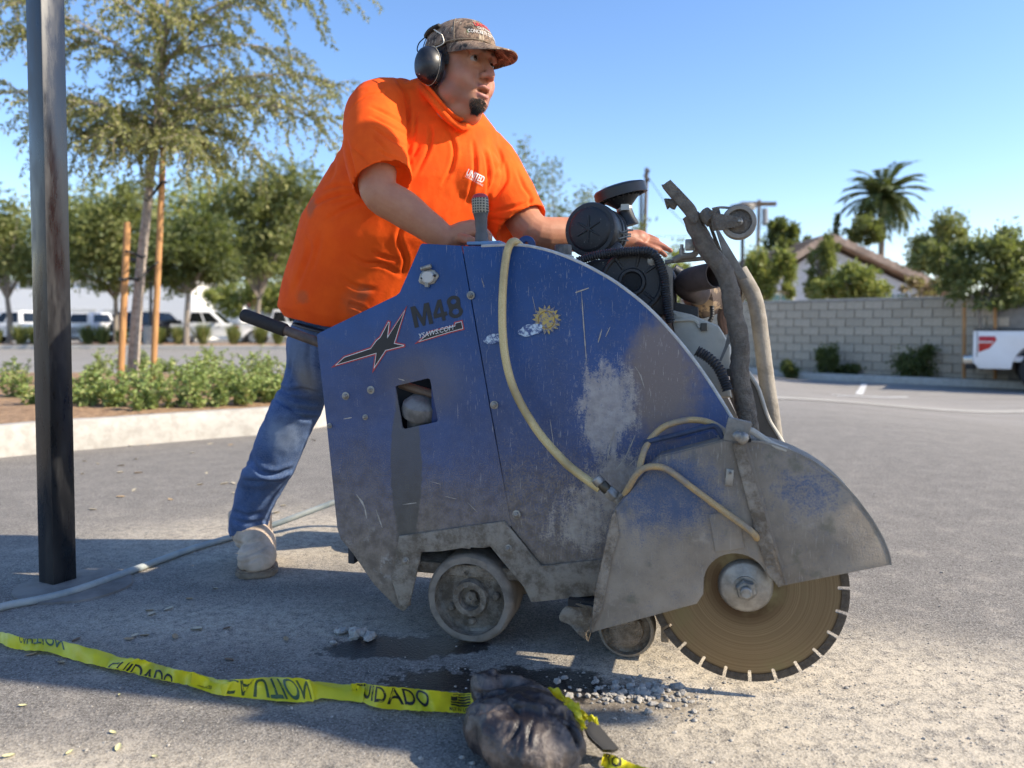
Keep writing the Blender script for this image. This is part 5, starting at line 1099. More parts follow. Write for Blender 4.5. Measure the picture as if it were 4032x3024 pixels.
def seg_dist(px, pts):
    """distance to a polyline and how far along it (0..1) the nearest point lies"""
    d = np.full(len(px), 1e9); u = np.zeros(len(px)); n = len(pts) - 1
    for i, (a, b) in enumerate(zip(pts[:-1], pts[1:])):
        a = np.array(a); b = np.array(b); ab = b - a; t = np.clip(((px - a) @ ab) / (ab @ ab + 1e-9), 0, 1)
        e = np.linalg.norm(px - a - t[:, None] * ab, axis=1); k = e < d; d[k] = e[k]; u[k] = (i + t[k]) / n
    return d, u
def folds(me, strokes):
    """press cloth folds into a mesh along strokes; positive raises, negative sinks"""
    co = mesh_np(me); nr = normals(me); px = projn(co); front = np.clip((-nr[:, 1]) * 3 + .6, 0, 1); acc = np.zeros(len(co))
    for pts, w, h in strokes:
        p = [tuple(q)[:2] for q in smooth_path([Vector((x, y, 0)) for x, y in pts], 5)]; d, u = seg_dist(px, p); tp = np.clip(np.sin(np.pi * np.clip(u, .02, .98)), 0, 1) ** .6; e = np.exp(-(d / w) ** 2) * tp
        # taper towards the stroke's ends
        acc += h * e
        if h < 0:
            acc += -.22 * h * np.exp(-((d - 2.0 * w) / (1.1 * w)) ** 2) * tp
    co += nr * (acc * front)[:, None]; me.vertices.foreach_set('co', co.ravel()); me.update()
def wrinkle(me, amp, freq, stretch=(1, 1, 1)):
    co = mesh_np(me); nr = normals(me); s = Vector(stretch)
    d = np.array([noise.noise(Vector((c[0]*s.x, c[1]*s.y, c[2]*s.z)) * freq) + .5 * noise.noise(Vector((c[0]*s.x, c[1]*s.y, c[2]*s.z)) * freq * 2.3) for c in co])
    co += nr * (amp * d)[:, None]; me.vertices.foreach_set('co', co.ravel()); me.update()
def loft(mb, rings, seg=36, e=2.0, cup=0.):
    """rings of (centre, axis1, axis2) closed at both ends"""
    vs = []; n = len(rings)
    for c, a1, a2 in rings:
        for k in range(seg):
            t = 2 * math.pi * k / seg; cs, sn = math.cos(t), math.sin(t)
            vs.append(Vector(c) + Vector(a1) * (abs(cs) ** (2 / e) * (1 if cs >= 0 else -1)) + Vector(a2) * (abs(sn) ** (2 / e) * (1 if sn >= 0 else -1)))
    fs = [(i*seg+k, i*seg+(k+1) % seg, (i+1)*seg+(k+1) % seg, (i+1)*seg+k) for i in range(n-1) for k in range(seg)]
    fs += [tuple(range(seg))[::-1], tuple(range((n-1)*seg, n*seg))]
    mb.add(vs, fs)
def limb(mb, pts, radii, n=5, seg=20):
    """tapered limb through joints"""
    k = len(pts); P_ = smooth_path([Vector(p) for p in pts], n); rr = []
    for i in range(len(P_)):
        t = i / n; a = min(int(t), k - 2); f = t - a; f = f * f * (3 - 2 * f); rr.append(radii[a] * (1 - f) + radii[a + 1] * f)
    mb.tube(P_, rr, seg); mb.ball(P_[0], rr[0], 14, 8); mb.ball(P_[-1], rr[-1], 14, 8)
c1, c2, c2b = crop(1500, 0, 2.765), crop(1000, 200, 1.508), crop(800, 1200, 1.443)

# ---- joints (traced, each at its own distance)
shR = at(*D(828, 232), 2.27); elR = at(*D(818, 412), 2.13); wrR = at(*c3b(40, 905), 2.125)
shL = at(*D(1055, 330), 2.52); elL = at(*D(1150, 498), 2.36); wrL = at(*c3(850, 770), 2.43)
# ---- head frame
HYAW = R(40); fw_ = Vector((math.cos(HYAW), -math.sin(HYAW), 0)); lf_ = Vector((math.sin(HYAW), math.cos(HYAW), 0)); upv = Vector((0, 0, 1))
_p = R(2); fw_, upv = (fw_ * math.cos(_p) - upv * math.sin(_p)), (upv * math.cos(_p) + fw_ * math.sin(_p))
_r = R(-3); lf_, upv = lf_ * math.cos(_r) + upv * math.sin(_r), upv * math.cos(_r) - lf_ * math.sin(_r)
HM = Matrix((fw_, lf_, upv)).transposed(); HS = 1.06
eye_mid = at(*c1(1118, 676), 2.215); H0 = eye_mid - HM @ Vector((.088, 0, .012)) * HS
def hd_(x, y, z): return H0 + HM @ Vector((x, y, z)) * HS
def hb(mb, c, r, seg=24, rings=14): mb.ball(hd_(*c), tuple(q * HS for q in r), seg, rings, HM)
SKIN = MT('skin', .5, spec=.4); _t = SKIN.n('ShaderNodeAttribute', attribute_name='tint').outputs['Color']
_k = SKIN.noise(26, 4); SKIN.color(SKIN.mix(SKIN.math('MULTIPLY', SKIN.step(_k, .3, .7), .55), _t, SKIN.mix(.6, _t, (.30, .09, .05)))); SKIN.bump(SKIN.math('ADD', SKIN.noise(420, 3), SKIN.noise(60, 4)), .30, .0016)
SKIN.b.inputs['Subsurface Weight'].default_value = .12; SKIN.b.inputs['Subsurface Radius'].default_value = (.012, .005, .003); SKIN.b.inputs['Subsurface Scale'].default_value = .6; SKIN = SKIN.m

mbh = mb = MB()
# skull, face masses
hb(mb, (-.005, 0, .045), (.098, .080, .083)); hb(mb, (.030, 0, -.015), (.062, .068, .085)); hb(mb, (.020, 0, -.060), (.060, .069, .055))
for s in (-1, 1):
    hb(mb, (.048, s * .040, -.034), (.036, .034, .040)); hb(mb, (.020, s * .050, -.068), (.042, .028, .038)); hb(mb, (.066, s * .028, -.052), (.026, .024, .026))
hb(mb, (.044, 0, -.082), (.050, .050, .036)); hb(mb, (.072, 0, -.098), (.024, .028, .022)); hb(mb, (.010, 0, -.112), (.062, .058, .034)); hb(mb, (.050, 0, .050), (.045, .062, .045))
_hm = merged('head', mbh, .0048, 22, SKIN); mb = MB(); mb.add([Vector(v.co) + (Vector(v.co) - hd_(.01, 0, -.01)) * .035 for v in _hm.vertices], [tuple(p.vertices) for p in _hm.polygons])
limb(mb, [hd_(.084, -.048, .030), hd_(.094, -.022, .036), hd_(.095, 0, .032), hd_(.094, .022, .036), hd_(.084, .048, .030)], [.009, .0105, .010, .0105, .009], 4, 12)
limb(mb, [hd_(.090, 0, .022), hd_(.101, 0, .002), hd_(.113, 0, -.018), hd_(.116, 0, -.028)], [.008, .009, .0125, .0135], 4, 14)
for s in (-1, 1): hb(mb, (.104, s * .0145, -.031), (.012, .0095, .0095), 14, 8)
limb(mb, [hd_(.086, -.025, -.064), hd_(.0975, -.011, -.0575), hd_(.101, 0, -.0590), hd_(.0975, .011, -.0575), hd_(.086, .025, -.064)], [.004, .0075, .0075, .0075, .004], 4, 12)
limb(mb, [hd_(.085, -.024, -.070), hd_(.094, -.011, -.0800), hd_(.0965, 0, -.0815), hd_(.094, .011, -.0800), hd_(.085, .024, -.070)], [.004, .0078, .0085, .0078, .004], 4, 12)
for s in (-1, 1):    # eyelids
    limb(mb, [hd_(.078, s * .048, .012), hd_(.088, s * .040, .0205), hd_(.0925, s * .030, .0225), hd_(.089, s * .018, .012)], [.003, .0042, .0042, .003], 4, 10)
    limb(mb, [hd_(.078, s * .048, .011), hd_(.0870, s * .038, .0025), hd_(.0895, s * .028, .0015), hd_(.088, s * .018, .010)], [.003, .004, .004, .003], 4, 10)
    hb(mb, (-.012, s * .082, -.008), (.026, .010, .034), 14, 8)
# neck, trunk core, arms
nk = at(*D(922, 240), 2.38)
limb(mb, [hd_(-.015, 0, -.05), hd_(-.035, 0, -.12), nk, at(*D(890, 330), 2.46)], [.072, .064, .054, .085], 5, 24)
limb(mb, [at(*D(880, 320), 2.42), at(*D(820, 520), 2.5)], [.13, .15], 4, 20)
limb(mb, [at(*D(880, 300), 2.40), shR, at(*D(818, 330), 2.18), elR, elR.lerp(wrR, .35), elR.lerp(wrR, .72), wrR], [.09, .066, .056, .052, .052, .043, .034], 5, 22)
limb(mb, [at(*D(900, 310), 2.45), shL, shL.lerp(elL, .5), elL, elL.lerp(wrL, .4), wrL], [.09, .066, .060, .055, .053, .036], 5, 22)
# right hand: fist closed on the grip behind the lever
def hand(mb, W_, kn, fdir, spread, back, curl, lens=(.044, .026, .020), th=None, rad=.0095):
    """W_ wrist, kn middle knuckle, fdir finger direction, spread across knuckles (towards index), back normal; curl angles per joint"""
    fdir, spread, back = fdir.normalized(), spread.normalized(), back.normalized()
    limb(mb, [W_, W_.lerp(kn, .5) + back * .002, kn - fdir * .012], [.031, .033, .030], 4, 16)
    for i, (o, sc) in enumerate(((.030, .95), (.010, 1.08), (-.010, 1.0), (-.029, .80))):
        b = kn + spread * o - fdir * (.004 if i in (1, 2) else .012); limb(mb, [W_.lerp(kn, .45) + spread * o * .6, b], [.017, .0125], 3, 12)
        q = b; d = fdir.copy(); pts = [q.copy()]
        for L_, c_ in zip(lens, curl):
            c_ = c_ + random.uniform(-.06, .06); d = Matrix.Rotation(c_, 3, spread.cross(fdir).cross(spread).cross(fdir) if False else fdir.cross(back).normalized()) @ d; q = q + d * L_ * sc; pts.append(q.copy())
        limb(mb, pts, [rad * 1.08, rad, rad * .93, rad * .8], 3, 12)
    if th: limb(mb, [W_.lerp(kn, .25) + spread * .02] + th, [.017, .0125, .0115, .0095], 3, 12)
kR = at(*c3b(455, 740), 2.13)
hand(mb, wrR, kR, kR - wrR, Vector((-.25, .75, .25)), Vector((.1, -.35, .85)), (-.95, -1.2, -.7), th=[at(*c3b(330, 890), 2.07), at(*c3b(430, 925), 2.06), at(*c3b(500, 950), 2.08)])
for yy, Yq in ((825, 2.12), (880, 2.115)):
    limb(mb, [at(*c3b(560, yy - 70), 2.14), at(*c3b(625, yy - 10), Yq), at(*c3b(652, yy + 40), Yq), at(*c3b(600, yy + 70), Yq)], [.0105, .0105, .010, .009], 3, 12)
kL = at(*c3(960, 765), 2.44)
hand(mb, wrL, kL, at(*c3(1130, 800), 2.42) - kL, Vector((.12, -.55, -.5)), Vector((.15, .3, .9)), (-.05, -.15, -.12), lens=(.040, .026, .020), th=[at(*c3(960, 815), 2.39), at(*c3(1030, 835), 2.38), at(*c3(1085, 850), 2.38)])
body = merged('body', mb, .0034, 5, SKIN)
# carve eye sockets, mouth, nostrils; give lips, brows, stubble their colours
co = mesh_np(body); loc = (co - np.array(H0)) @ np.array(HM) / HS; nr = normals(body); disp = np.zeros(len(co))
def gs(c, r): return np.exp(-(((loc - np.array(c)) / np.array(r)) ** 2).sum(1))
for s in (-1, 1):
    disp -= .0065 * gs((.092, s * .019, .016), (.012, .009, .010)) + .0035 * gs((.085, s * .044, .010), (.012, .010, .010))
    disp -= .004 * gs((.095, s * .030, -.006), (.014, .016, .006)); disp -= .0045 * gs((.112, s * .0075, -.0405), (.010, .0042, .004)); disp -= .003 * gs((.098, s * .030, -.048), (.012, .006, .018))
disp -= .014 * gs((.096, 0, -.0695), (.014, .0155, .0030)); disp -= .003 * gs((.1, 0, -.046), (.014, .004, .008)); disp -= .003 * gs((.09, 0, -.090), (.016, .018, .005))
co2 = co + nr * (disp * HS)[:, None]; body.vertices.foreach_set('co', co2.ravel()); body.update()
base = np.array([.46, .215, .120]); tint = np.tile(base, (len(co), 1))
def paint(c, r, col, k=1.):
    global tint
    a = np.clip(gs(c, r) * 1.6, 0, 1)[:, None] * k; tint = tint * (1 - a) + np.array(col) * a
for s in (-1, 1):
    paint((.085, s * .050, -.045), (.03, .03, .028), (.40, .17, .11), .5); paint((.118, 0, -.028), (.016, .02, .014), (.44, .19, .13), .6)
    for t in np.linspace(0, 1, 7): paint((.094 - .010 * t, s * (.016 + .034 * t), .0335 + .006 * math.sin(t * 2.6)), (.02, .007, .0042), (.020, .012, .009), .85)
    paint((.085, s * .030, .013), (.03, .016, .009), (.16, .075, .05), .55)
for y in np.linspace(-.020, .020, 7):
    z = .0035 * math.cos(y * 70); paint((.1, y, -.0585 + z), (.03, .006, .0045), (.33, .12, .10), .75); paint((.098, y, -.0800 - z * .6), (.03, .006, .0055), (.42, .17, .15), .75)
paint((.094, 0, -.0695), (.02, .017, .0030), (.035, .012, .012), 1.)
for y in (-.022, -.011, 0, .011, .022): paint((.095, y, -.049), (.03, .008, .004), (.20, .11, .075), .30)
for s in (-1, 1):
    for t in np.linspace(0, 1, 6): paint((.075 - .08 * t, s * (.045 + .03 * t), -.095 + .05 * t), (.03, .025, .022), (.24, .125, .085), .35)
    paint((.0, s * .078, .030), (.03, .03, .03), (.022, .015, .012), .95); paint((.018, s * .074, .012), (.012, .03, .022), (.03, .02, .015), .8)
hp_ = np.linalg.norm(co - np.array(kL), axis=1) < .13; tint[hp_] *= np.array([.78, .70, .70])
ca = body.color_attributes.new('tint', 'FLOAT_COLOR', 'POINT'); ca.data.foreach_set('color', np.concatenate([tint, np.ones((len(co), 1))], 1).astype(np.float32).ravel())
place('body', body)
# eyes
EYE = MT('eye', .08); Xe, Ye, Ze = EYE.sep(); _g = EYE.n('ShaderNodeVectorMath', operation='LENGTH')
for s in (-1, 1):
    c = hd_(.0800, s * .0325, .0115); mb = MB(); mb.ball((0, 0, 0), .0118 * HS, 24, 16); me = mb.mesh('eye'); o = link(bpy.data.objects.new('eye', me), PER); o.location = c - PB; shade(me)
    gaze = (HM @ Vector((.95, -.12, .03))).normalized(); o.rotation_euler = gaze.to_track_quat('X', 'Z').to_euler(); me.materials.append(EYE.m)
_v = EYE.n('ShaderNodeVectorMath', operation='NORMALIZE'); EYE.L(EYE.co, _v.inputs[0]); _x = EYE.sep(_v.outputs[0])[0]
EYE.color(EYE.mix(EYE.step(_x, .80, .82), (.30, .26, .24), EYE.mix(EYE.step(_x, .94, .95), (.055, .026, .014), (.004, .004, .004))))
# goatee and short hair: many fine tapered strands on a soft base
HAIR = simple('black_hair', (.050, .042, .036), .55, var=.5, scale=60)
bt = BVHTree.FromPolygons([Vector(v) for v in co2], [tuple(p.vertices) for p in body.polygons])
def strands(name, pts, dirs, ln, r):
    mb = MB()
    for p, d in zip(pts, dirs):
        L_ = ln * random.uniform(.6, 1.2); j = Vector([random.gauss(0, .25) for _ in range(3)]); q1 = p + (d + j * .3).normalized() * L_ * .5; q2 = q1 + (d + j).normalized() * L_ * .5
        s = d.orthogonal().normalized() * r; t = d.cross(s).normalized() * r
        mb.add([p + s, p - s * .5 + t, p - s * .5 - t, q1 + s * .7, q1 - s * .35 + t * .7, q1 - s * .35 - t * .7, q2], [(0, 1, 4, 3), (1, 2, 5, 4), (2, 0, 3, 5), (3, 4, 6), (4, 5, 6), (5, 3, 6)])
    me = bpy.data.meshes.new(name); me.from_pydata(mb.v, [], mb.f); me.materials.append(HAIR); return place(name, me)
gp, gd = [], []
for _ in range(1300):
    th = random.gauss(-.28, .50); ph = random.uniform(-1.15, .32) ; dv = Vector((math.cos(ph) * math.cos(th), math.cos(ph) * math.sin(th), math.sin(ph)))
    if (th + .28) ** 2 / .8 + max(0, ph) * 1.5 > .9: continue
    p = hd_(.062, -.006, -.100) + HM @ dv * .12; h = bt.ray_cast(p, HM @ -dv, .2)
    if h[0] is None: continue
    gp.append(h[0] - h[1] * .001); gd.append((h[1] * .6 + HM @ Vector((.15, th * .2, -.8))).normalized())
strands('goatee', gp, gd, .011, .0005)
gp, gd = [], []
for _ in range(1200):
    x = random.uniform(-.09, .03); z = random.uniform(-.055 if x < -.05 else .0, .055); p = hd_(x, -.2, z); h = bt.ray_cast(p, HM @ Vector((0, 1, 0)), .3)
    if h[0] is None: continue
    gp.append(h[0]); gd.append((h[1] * .5 + HM @ Vector((-.5, 0, -.6))).normalized())
strands('hair', gp, gd, .009, .0006)

# ---- cap
CAMO = MT('camouflage_cloth', .9); n1 = CAMO.noise(34, 5, .7, None, 1.2); n2 = CAMO.noise(60, 5, .7, CAMO.map(scale=(1, 1, .35), rot=(.4, .5, .2)), 1.5); n3 = CAMO.noise(18, 3)
cc_ = CAMO.mix(CAMO.step(n1, .40, .56), (.085, .056, .040), (.25, .165, .11)); cc_ = CAMO.mix(CAMO.step(n2, .56, .62), cc_, (.42, .34, .24)); cc_ = CAMO.mix(CAMO.step(n3, .60, .66), cc_, (.030, .024, .019)); cc_ = CAMO.mix(CAMO.step(CAMO.noise(25, 3), .70, .74), cc_, (.13, .15, .05))
CAMO.color(cc_); CAMO.bump(CAMO.noise(500, 2), .25, .001); CAMO = CAMO.m
CT = R(7)
def cap_pt(th, ph):
    """crown surface: th around (0 = front), ph from brim (0) to top (90 deg)"""
    x = .110 * math.cos(ph) ** .82 * math.cos(th); y = .0905 * math.cos(ph) ** .82 * math.sin(th); z = .094 * math.sin(ph) ** .92
    x2 = x * math.cos(CT) - z * math.sin(CT); z2 = x * math.sin(CT) + z * math.cos(CT)
    return hd_(-.004 + x2, y, .042 + z2)
mb = MB(); NT, NPh = 60, 16
for off in (0, -.003):
    vs = []
    for j in range(NPh + 1):
        ph = R(90) * j / NPh * .999
        for i in range(NT):
            th = 2 * math.pi * i / NT; p = cap_pt(th, ph); c = hd_(-.004, 0, .056); vs.append(p + (p - c).normalized() * off)
    k0 = len(mb.v); mb.add(vs, [(j*NT+i, j*NT+(i+1) % NT, (j+1)*NT+(i+1) % NT, (j+1)*NT+i) for j in range(NPh) for i in range(NT)])
mb.add([mb.v[i] for i in range(NT)] + [mb.v[(NPh+1)*NT+i] for i in range(NT)], [(i, (i+1) % NT, NT+(i+1) % NT, NT+i) for i in range(NT)])
me = mb.mesh('cap'); me.materials.append(CAMO); shade(me); wr = mesh_np(me)
cap = place('cap', me)
mb = MB()
for th in (0, 60, 120, 180, 240, 300): mb.tube([cap_pt(R(th), R(90) * j / 14) for j in range(14)], .0012, 6)
mb.tube([cap_pt(R(t), R(2)) for t in range(0, 361, 6)], .0016, 6, caps=False); mb.ball(cap_pt(0, R(89.9)), .006, 12, 8)
me = mb.mesh('seam'); me.materials.append(simple('cap_seam', (.26, .20, .14), .9)); shade(me); o = place('seam', me); o.parent = cap
# bill: curved tongue
mb = MB(); NU, NV = 28, 10; vs = []
for top in (0, 1):
    for j in range(NV + 1):
        v = j / NV
        for i in range(NU + 1):
            u = -1 + 2 * i / NU; th = u * R(72); b = Vector((.108 * math.cos(th), .0885 * math.sin(th), 0)); ext = .088 * max(0, 1 - abs(u) ** 2.4) ** .62
            x = b.x + ext * v; y = b.y * (1 - .05 * v); z = .012 - .016 * (v * ext / .07) - .016 * (abs(y) / .07) ** 2 * (.3 + v) + (.0032 if top else 0)
            x2 = x * math.cos(CT) - z * math.sin(CT); z2 = x * math.sin(CT * .4) + z; z2 -= .20 * max(0, x - .10); vs.append(hd_(-.004 + x2, y, .037 + z2))
n_ = (NU + 1); m_ = (NV + 1) * n_
fs = [(j*n_+i, j*n_+i+1, (j+1)*n_+i+1, (j+1)*n_+i) for j in range(NV) for i in range(NU)]; fs += [tuple(a + m_ for a in f[::-1]) for f in fs]
fs += [(NV*n_+i, NV*n_+i+1, m_+NV*n_+i+1, m_+NV*n_+i) for i in range(NU)]
mb.add(vs, fs); me = mb.mesh('bill'); me.materials.append(CAMO); shade(me, True, 60); o = place('bill', me); o.parent = cap
def on_cap(body_, th0, ph0, size, mat, dth=1.0, bold=.01):
    me = text_mesh(body_, 1., bold, 0, 0, 'CENTER'); q = mesh_np(me); out = []
    for x, y, _ in q:
        p = cap_pt(R(th0) + x * size * dth, R(ph0) + y * size * 1.05); c = hd_(-.004, 0, .05); out.append(p + (p - c).normalized() * .0016)
    me.vertices.foreach_set('co', np.array(out).ravel()); me.materials.clear(); me.materials.append(mat); me.name = 'lettering'; o = place('lettering', me); o.parent = cap
on_cap('UNITED', -6, 27, .24, simple('red_thread', (.55, .03, .03), .7), .80, .03); on_cap('CUTTING', -6, 21, .11, simple('white_thread', (.68, .66, .62), .8), 1.1); on_cap('CONCRETE CUTTING', -6, 12, .15, simple('white_thread2', (.68, .66, .62), .8), .78)

# ---- ear muffs
MUFF = MT('muff_plastic', .28); MUFF.color(MUFF.mix(MUFF.step(MUFF.noise(14, 6, .7), .50, .70), (.010, .012, .017), (.075, .058, .042))); MUFF.rough(MUFF.step(MUFF.noise(9, 4), .3, .7, .22, .55)); MUFF = MUFF.m
mf = empty('ear_muffs', (0, 0, 0)); mf.parent = PER
for s in (-1, 1):
    ax = (HM @ Vector((-.10, s, -.05))).normalized(); c = hd_(-.010 if s < 0 else -.03, s * (.078 if s < 0 else .070), -.010); e1 = (upv - ax * upv.dot(ax)).normalized() ; e2 = ax.cross(e1)
    vs = []; seg = 32; prof = [(.82, .0, 0), (.98, .004, 0), (1.0, .014, 0), (.96, .016, 0), (.955, .020, 0), (1.0, .022, 0), (.99, .032, 0), (.93, .044, 0), (.80, .054, 0), (.58, .061, 0), (.3, .0645, 0), (.02, .0655, 0)]
    for r, h, _ in prof:
        for k in range(seg): a = 2 * math.pi * k / seg; vs.append(c + ax * h * (1 if s < 0 else .55) + e1 * math.cos(a) * .050 * r * HS + e2 * math.sin(a) * .039 * r * HS)
    mb = MB(); n = len(prof); mb.add(vs, [(i*seg+k, i*seg+(k+1) % seg, (i+1)*seg+(k+1) % seg, (i+1)*seg+k) for i in range(n-1) for k in range(seg)] + [tuple(range(seg)), tuple(range((n-1)*seg, n*seg))])
    me = mb.mesh('ear_cup'); me.materials.append(MUFF); shade(me, True, 40); o = place('ear_cup', me); o.parent = mf
    if s < 0:
        mb = MB(); ring_ = [c + ax * .0225 + e1 * math.cos(2*math.pi*k/40) * .0505 * HS + e2 * math.sin(2*math.pi*k/40) * .0395 * HS for k in range(41)]; mb.tube(ring_, .0011, 6, caps=False); me = mb.mesh('cup_ring'); me.materials.append(simple('pale_ring', (.42, .38, .30), .5)); o = place('cup_ring', me); o.parent = mf
        lb = c + ax * .060 + e1 * -.026 + e2 * .006; mb = MB(); mb.box((-.010, -.0008, -.004), (.010, .0008, .004), Matrix.Translation(lb) @ (Matrix((e2, ax, e1)).transposed().to_4x4()) @ Matrix.Rotation(R(-25), 4, 'Y')); me = mb.mesh('cup_label'); me.materials.append(simple('worn_label', (.45, .25, .20), .6)); o = place('cup_label', me); o.parent = mf
mb = MB(); Yc = H0.y
w0 = hd_(.012, -.108, .030); mb.tube(smooth_path([w0, at(*c1(680, 470), Yc - .10), at(*c1(668, 390), Yc - .10), at(*c1(640, 362), Yc - .10), at(*c1(578, 322), Yc - .08)], 5), .0016, 8); me = mb.mesh('wire'); me.materials.append(simple('bright_wire', (.62, .58, .50), .35, .6)); shade(me); o = place('wire', me); o.parent = mf
band_ = [at(*c1(640, 280), Yc - .06), at(*c1(590, 300), Yc - .05), at(*c1(545, 330), Yc - .03), at(*c1(510, 372), Yc), at(*c1(505, 400), Yc + .05), at(*c1(530, 420), Yc + .12)]
mb = MB(); P_ = smooth_path(band_, 6); mb.tube(P_, [(.006, .010)] * len(P_), 12); me = mb.mesh('headband'); me.materials.append(simple('headband_black', (.03, .026, .022), .7, var=.5, scale=60)); shade(me); o = place('headband', me); o.parent = mf
mb = MB(); mb.tube(smooth_path([at(*c1(508, 385), Yc), at(*c1(470, 415), Yc), at(*c1(415, 470), Yc), at(*c1(395, 540), Yc - .02), at(*c1(420, 585), Yc - .05), at(*c1(450, 596), Yc - .06)], 6), .0018, 8); mb.tube(smooth_path([at(*c1(505, 390), Yc + .02), at(*c1(480, 450), Yc + .01), at(*c1(455, 530), Yc - .02), at(*c1(450, 580), Yc - .05)], 5), .0013, 8)
me = mb.mesh('cable'); me.materials.append(simple('cable_black', (.012, .013, .018), .5)); shade(me); o = place('cable', me); o.parent = mf

# ---- T-shirt
SHIRT = MT('orange_cotton', .85, spec=.2); ns = SHIRT.noise(14, 5); nf = SHIRT.noise(700, 2)
sc1 = SHIRT.mix(SHIRT.step(ns, .3, .7), (.92, .110, .008), (.84, .085, .007))
Xs, Ys, Zs = SHIRT.sep(SHIRT.world())
def stain(px, Y, rx, rz, k):
    global sc1
    p = at(*px, Y); mm = SHIRT.blob(p.x, p.z, rx, rz, 1., .3, 1.2, SHIRT.noise(30, 5), (Xs, Zs)); sc1 = SHIRT.mix(SHIRT.math('MULTIPLY', mm, k), sc1, (.26, .12, .06))
stain(c2(390, 960), 2.4, .022, .045, .55); stain(c2(680, 1440), 2.35, .03, .03, .5); stain(c2(330, 1470), 2.4, .03, .03, .4); stain(c2(620, 1500), 2.35, .05, .05, .3)
SHIRT.color(sc1); SHIRT.bump(SHIRT.math('ADD', SHIRT.math('MULTIPLY', nf, .3), SHIRT.noise(60, 5, .6)), .25, .004); SHIRT = SHIRT.m
mb = MB(); rings = []
for x, y, a, b, Y, tl in ((772, 712, 152, .185, 2.50, .19), (776, 690, 170, .205, 2.50, .17), (784, 640, 168, .215, 2.49, .12), (800, 590, 172, .225, 2.48, .08), (835, 530, 190, .235, 2.46, .04), (862, 470, 202, .235, 2.45, .0),
                       (885, 410, 192, .225, 2.43, -.02), (902, 350, 178, .205, 2.42, -.04), (912, 300, 162, .185, 2.41, -.06), (910, 255, 130, .155, 2.40, -.10), (905, 222, 105, .125, 2.38, -.16), (905, 198, 72, .10, 2.37, -.22), (912, 182, 42, .07, 2.36, -.25)):
    c = at(*D(x, y), Y); k = Y / F * K; rings.append((c, (a * k, 0, -a * k * tl), (0, b, 0)))
# turn the hem under so it reads as an open edge
c0, a1, a2 = rings[0]; rings = [(c0 + Vector((0, 0, .05)), Vector(a1) * .86, Vector(a2) * .86), (c0 + Vector((0, 0, -.004)), Vector(a1) * .92, Vector(a2) * .92)] + rings
loft(mb, rings, 44, 2.25)
def tube_rings(pts, rads, n=4, cup=True):
    P_ = smooth_path([Vector(p) for p in pts], n); out = []; k = len(pts)
    for i, p in enumerate(P_):
        t = (P_[min(i+1, len(P_)-1)] - P_[max(i-1, 0)]).normalized(); e1 = (Vector((1, 0, 0)) - t * t.x).normalized(); e2 = t.cross(e1); u = i / n; a = min(int(u), k - 2); f = u - a; ra = [rads[a][q] * (1-f) + rads[a+1][q] * f for q in (0, 1)]
        out.append((p, e1 * ra[0], e2 * ra[1]))
    if cup: c, a1, a2 = out[-1]; d = (P_[-1] - P_[-3]).normalized(); out.append((c - d * .030, a1 * .78, a2 * .78))
    return out
R0 = [at(*D(875, 240), 2.38), at(*D(822, 246), 2.285), at(*D(812, 292), 2.225), at(*D(814, 345), 2.17), at(*D(829, 396), 2.135)]
loft(mb, tube_rings(R0, [(.085, .095), (.094, .098), (.096, .10), (.090, .096), (.083, .088)]), 30, 2.1)
L0 = [at(*D(960, 310), 2.46), at(*D(1040, 350), 2.48), at(*D(1080, 410), 2.45), at(*D(1105, 455), 2.41), at(*D(1128, 490), 2.385)]
loft(mb, tube_rings(L0, [(.11, .13), (.105, .115), (.098, .11), (.093, .10), (.088, .092)]), 30, 2.1)
mb.ball(at(*D(826, 246), 2.30), (.096, .095, .078), 20, 12); mb.ball(at(*D(1035, 335), 2.48), (.10, .11, .09), 20, 12); mb.ball(at(*D(948, 262), 2.335), (.085, .10, .07), 20, 12); mb.ball(at(*D(985, 380), 2.36), (.14, .13, .13), 20, 12)
CB = [at(*c1(x, y), Y) for x, y, Y in ((430, 850, 2.30), (480, 920, 2.24), (560, 1018, 2.215), (640, 1115, 2.205), (720, 1205, 2.205), (800, 1275, 2.21), (870, 1302, 2.225), (925, 1268, 2.26), (930, 1180, 2.33), (860, 1050, 2.40), (700, 920, 2.43), (540, 850, 2.40))]
cen_ = sum(CB, Vector()) / len(CB); _q = [p + (p - cen_).normalized() * .006 + Vector((0, .008, -.016)) for p in smooth_path(CB, 4, True)]; _q.append(_q[0]); mb.tube(_q, .014, 14, caps=False)
shirt = merged('shirt', mb, .0052, 6, SHIRT)
S2 = lambda *pts: [c2(*p) for p in pts]
wrinkle(shirt, .0030, 8, (1, 1, .5)); wrinkle(shirt, .0010, 30, (1, 1, .6))
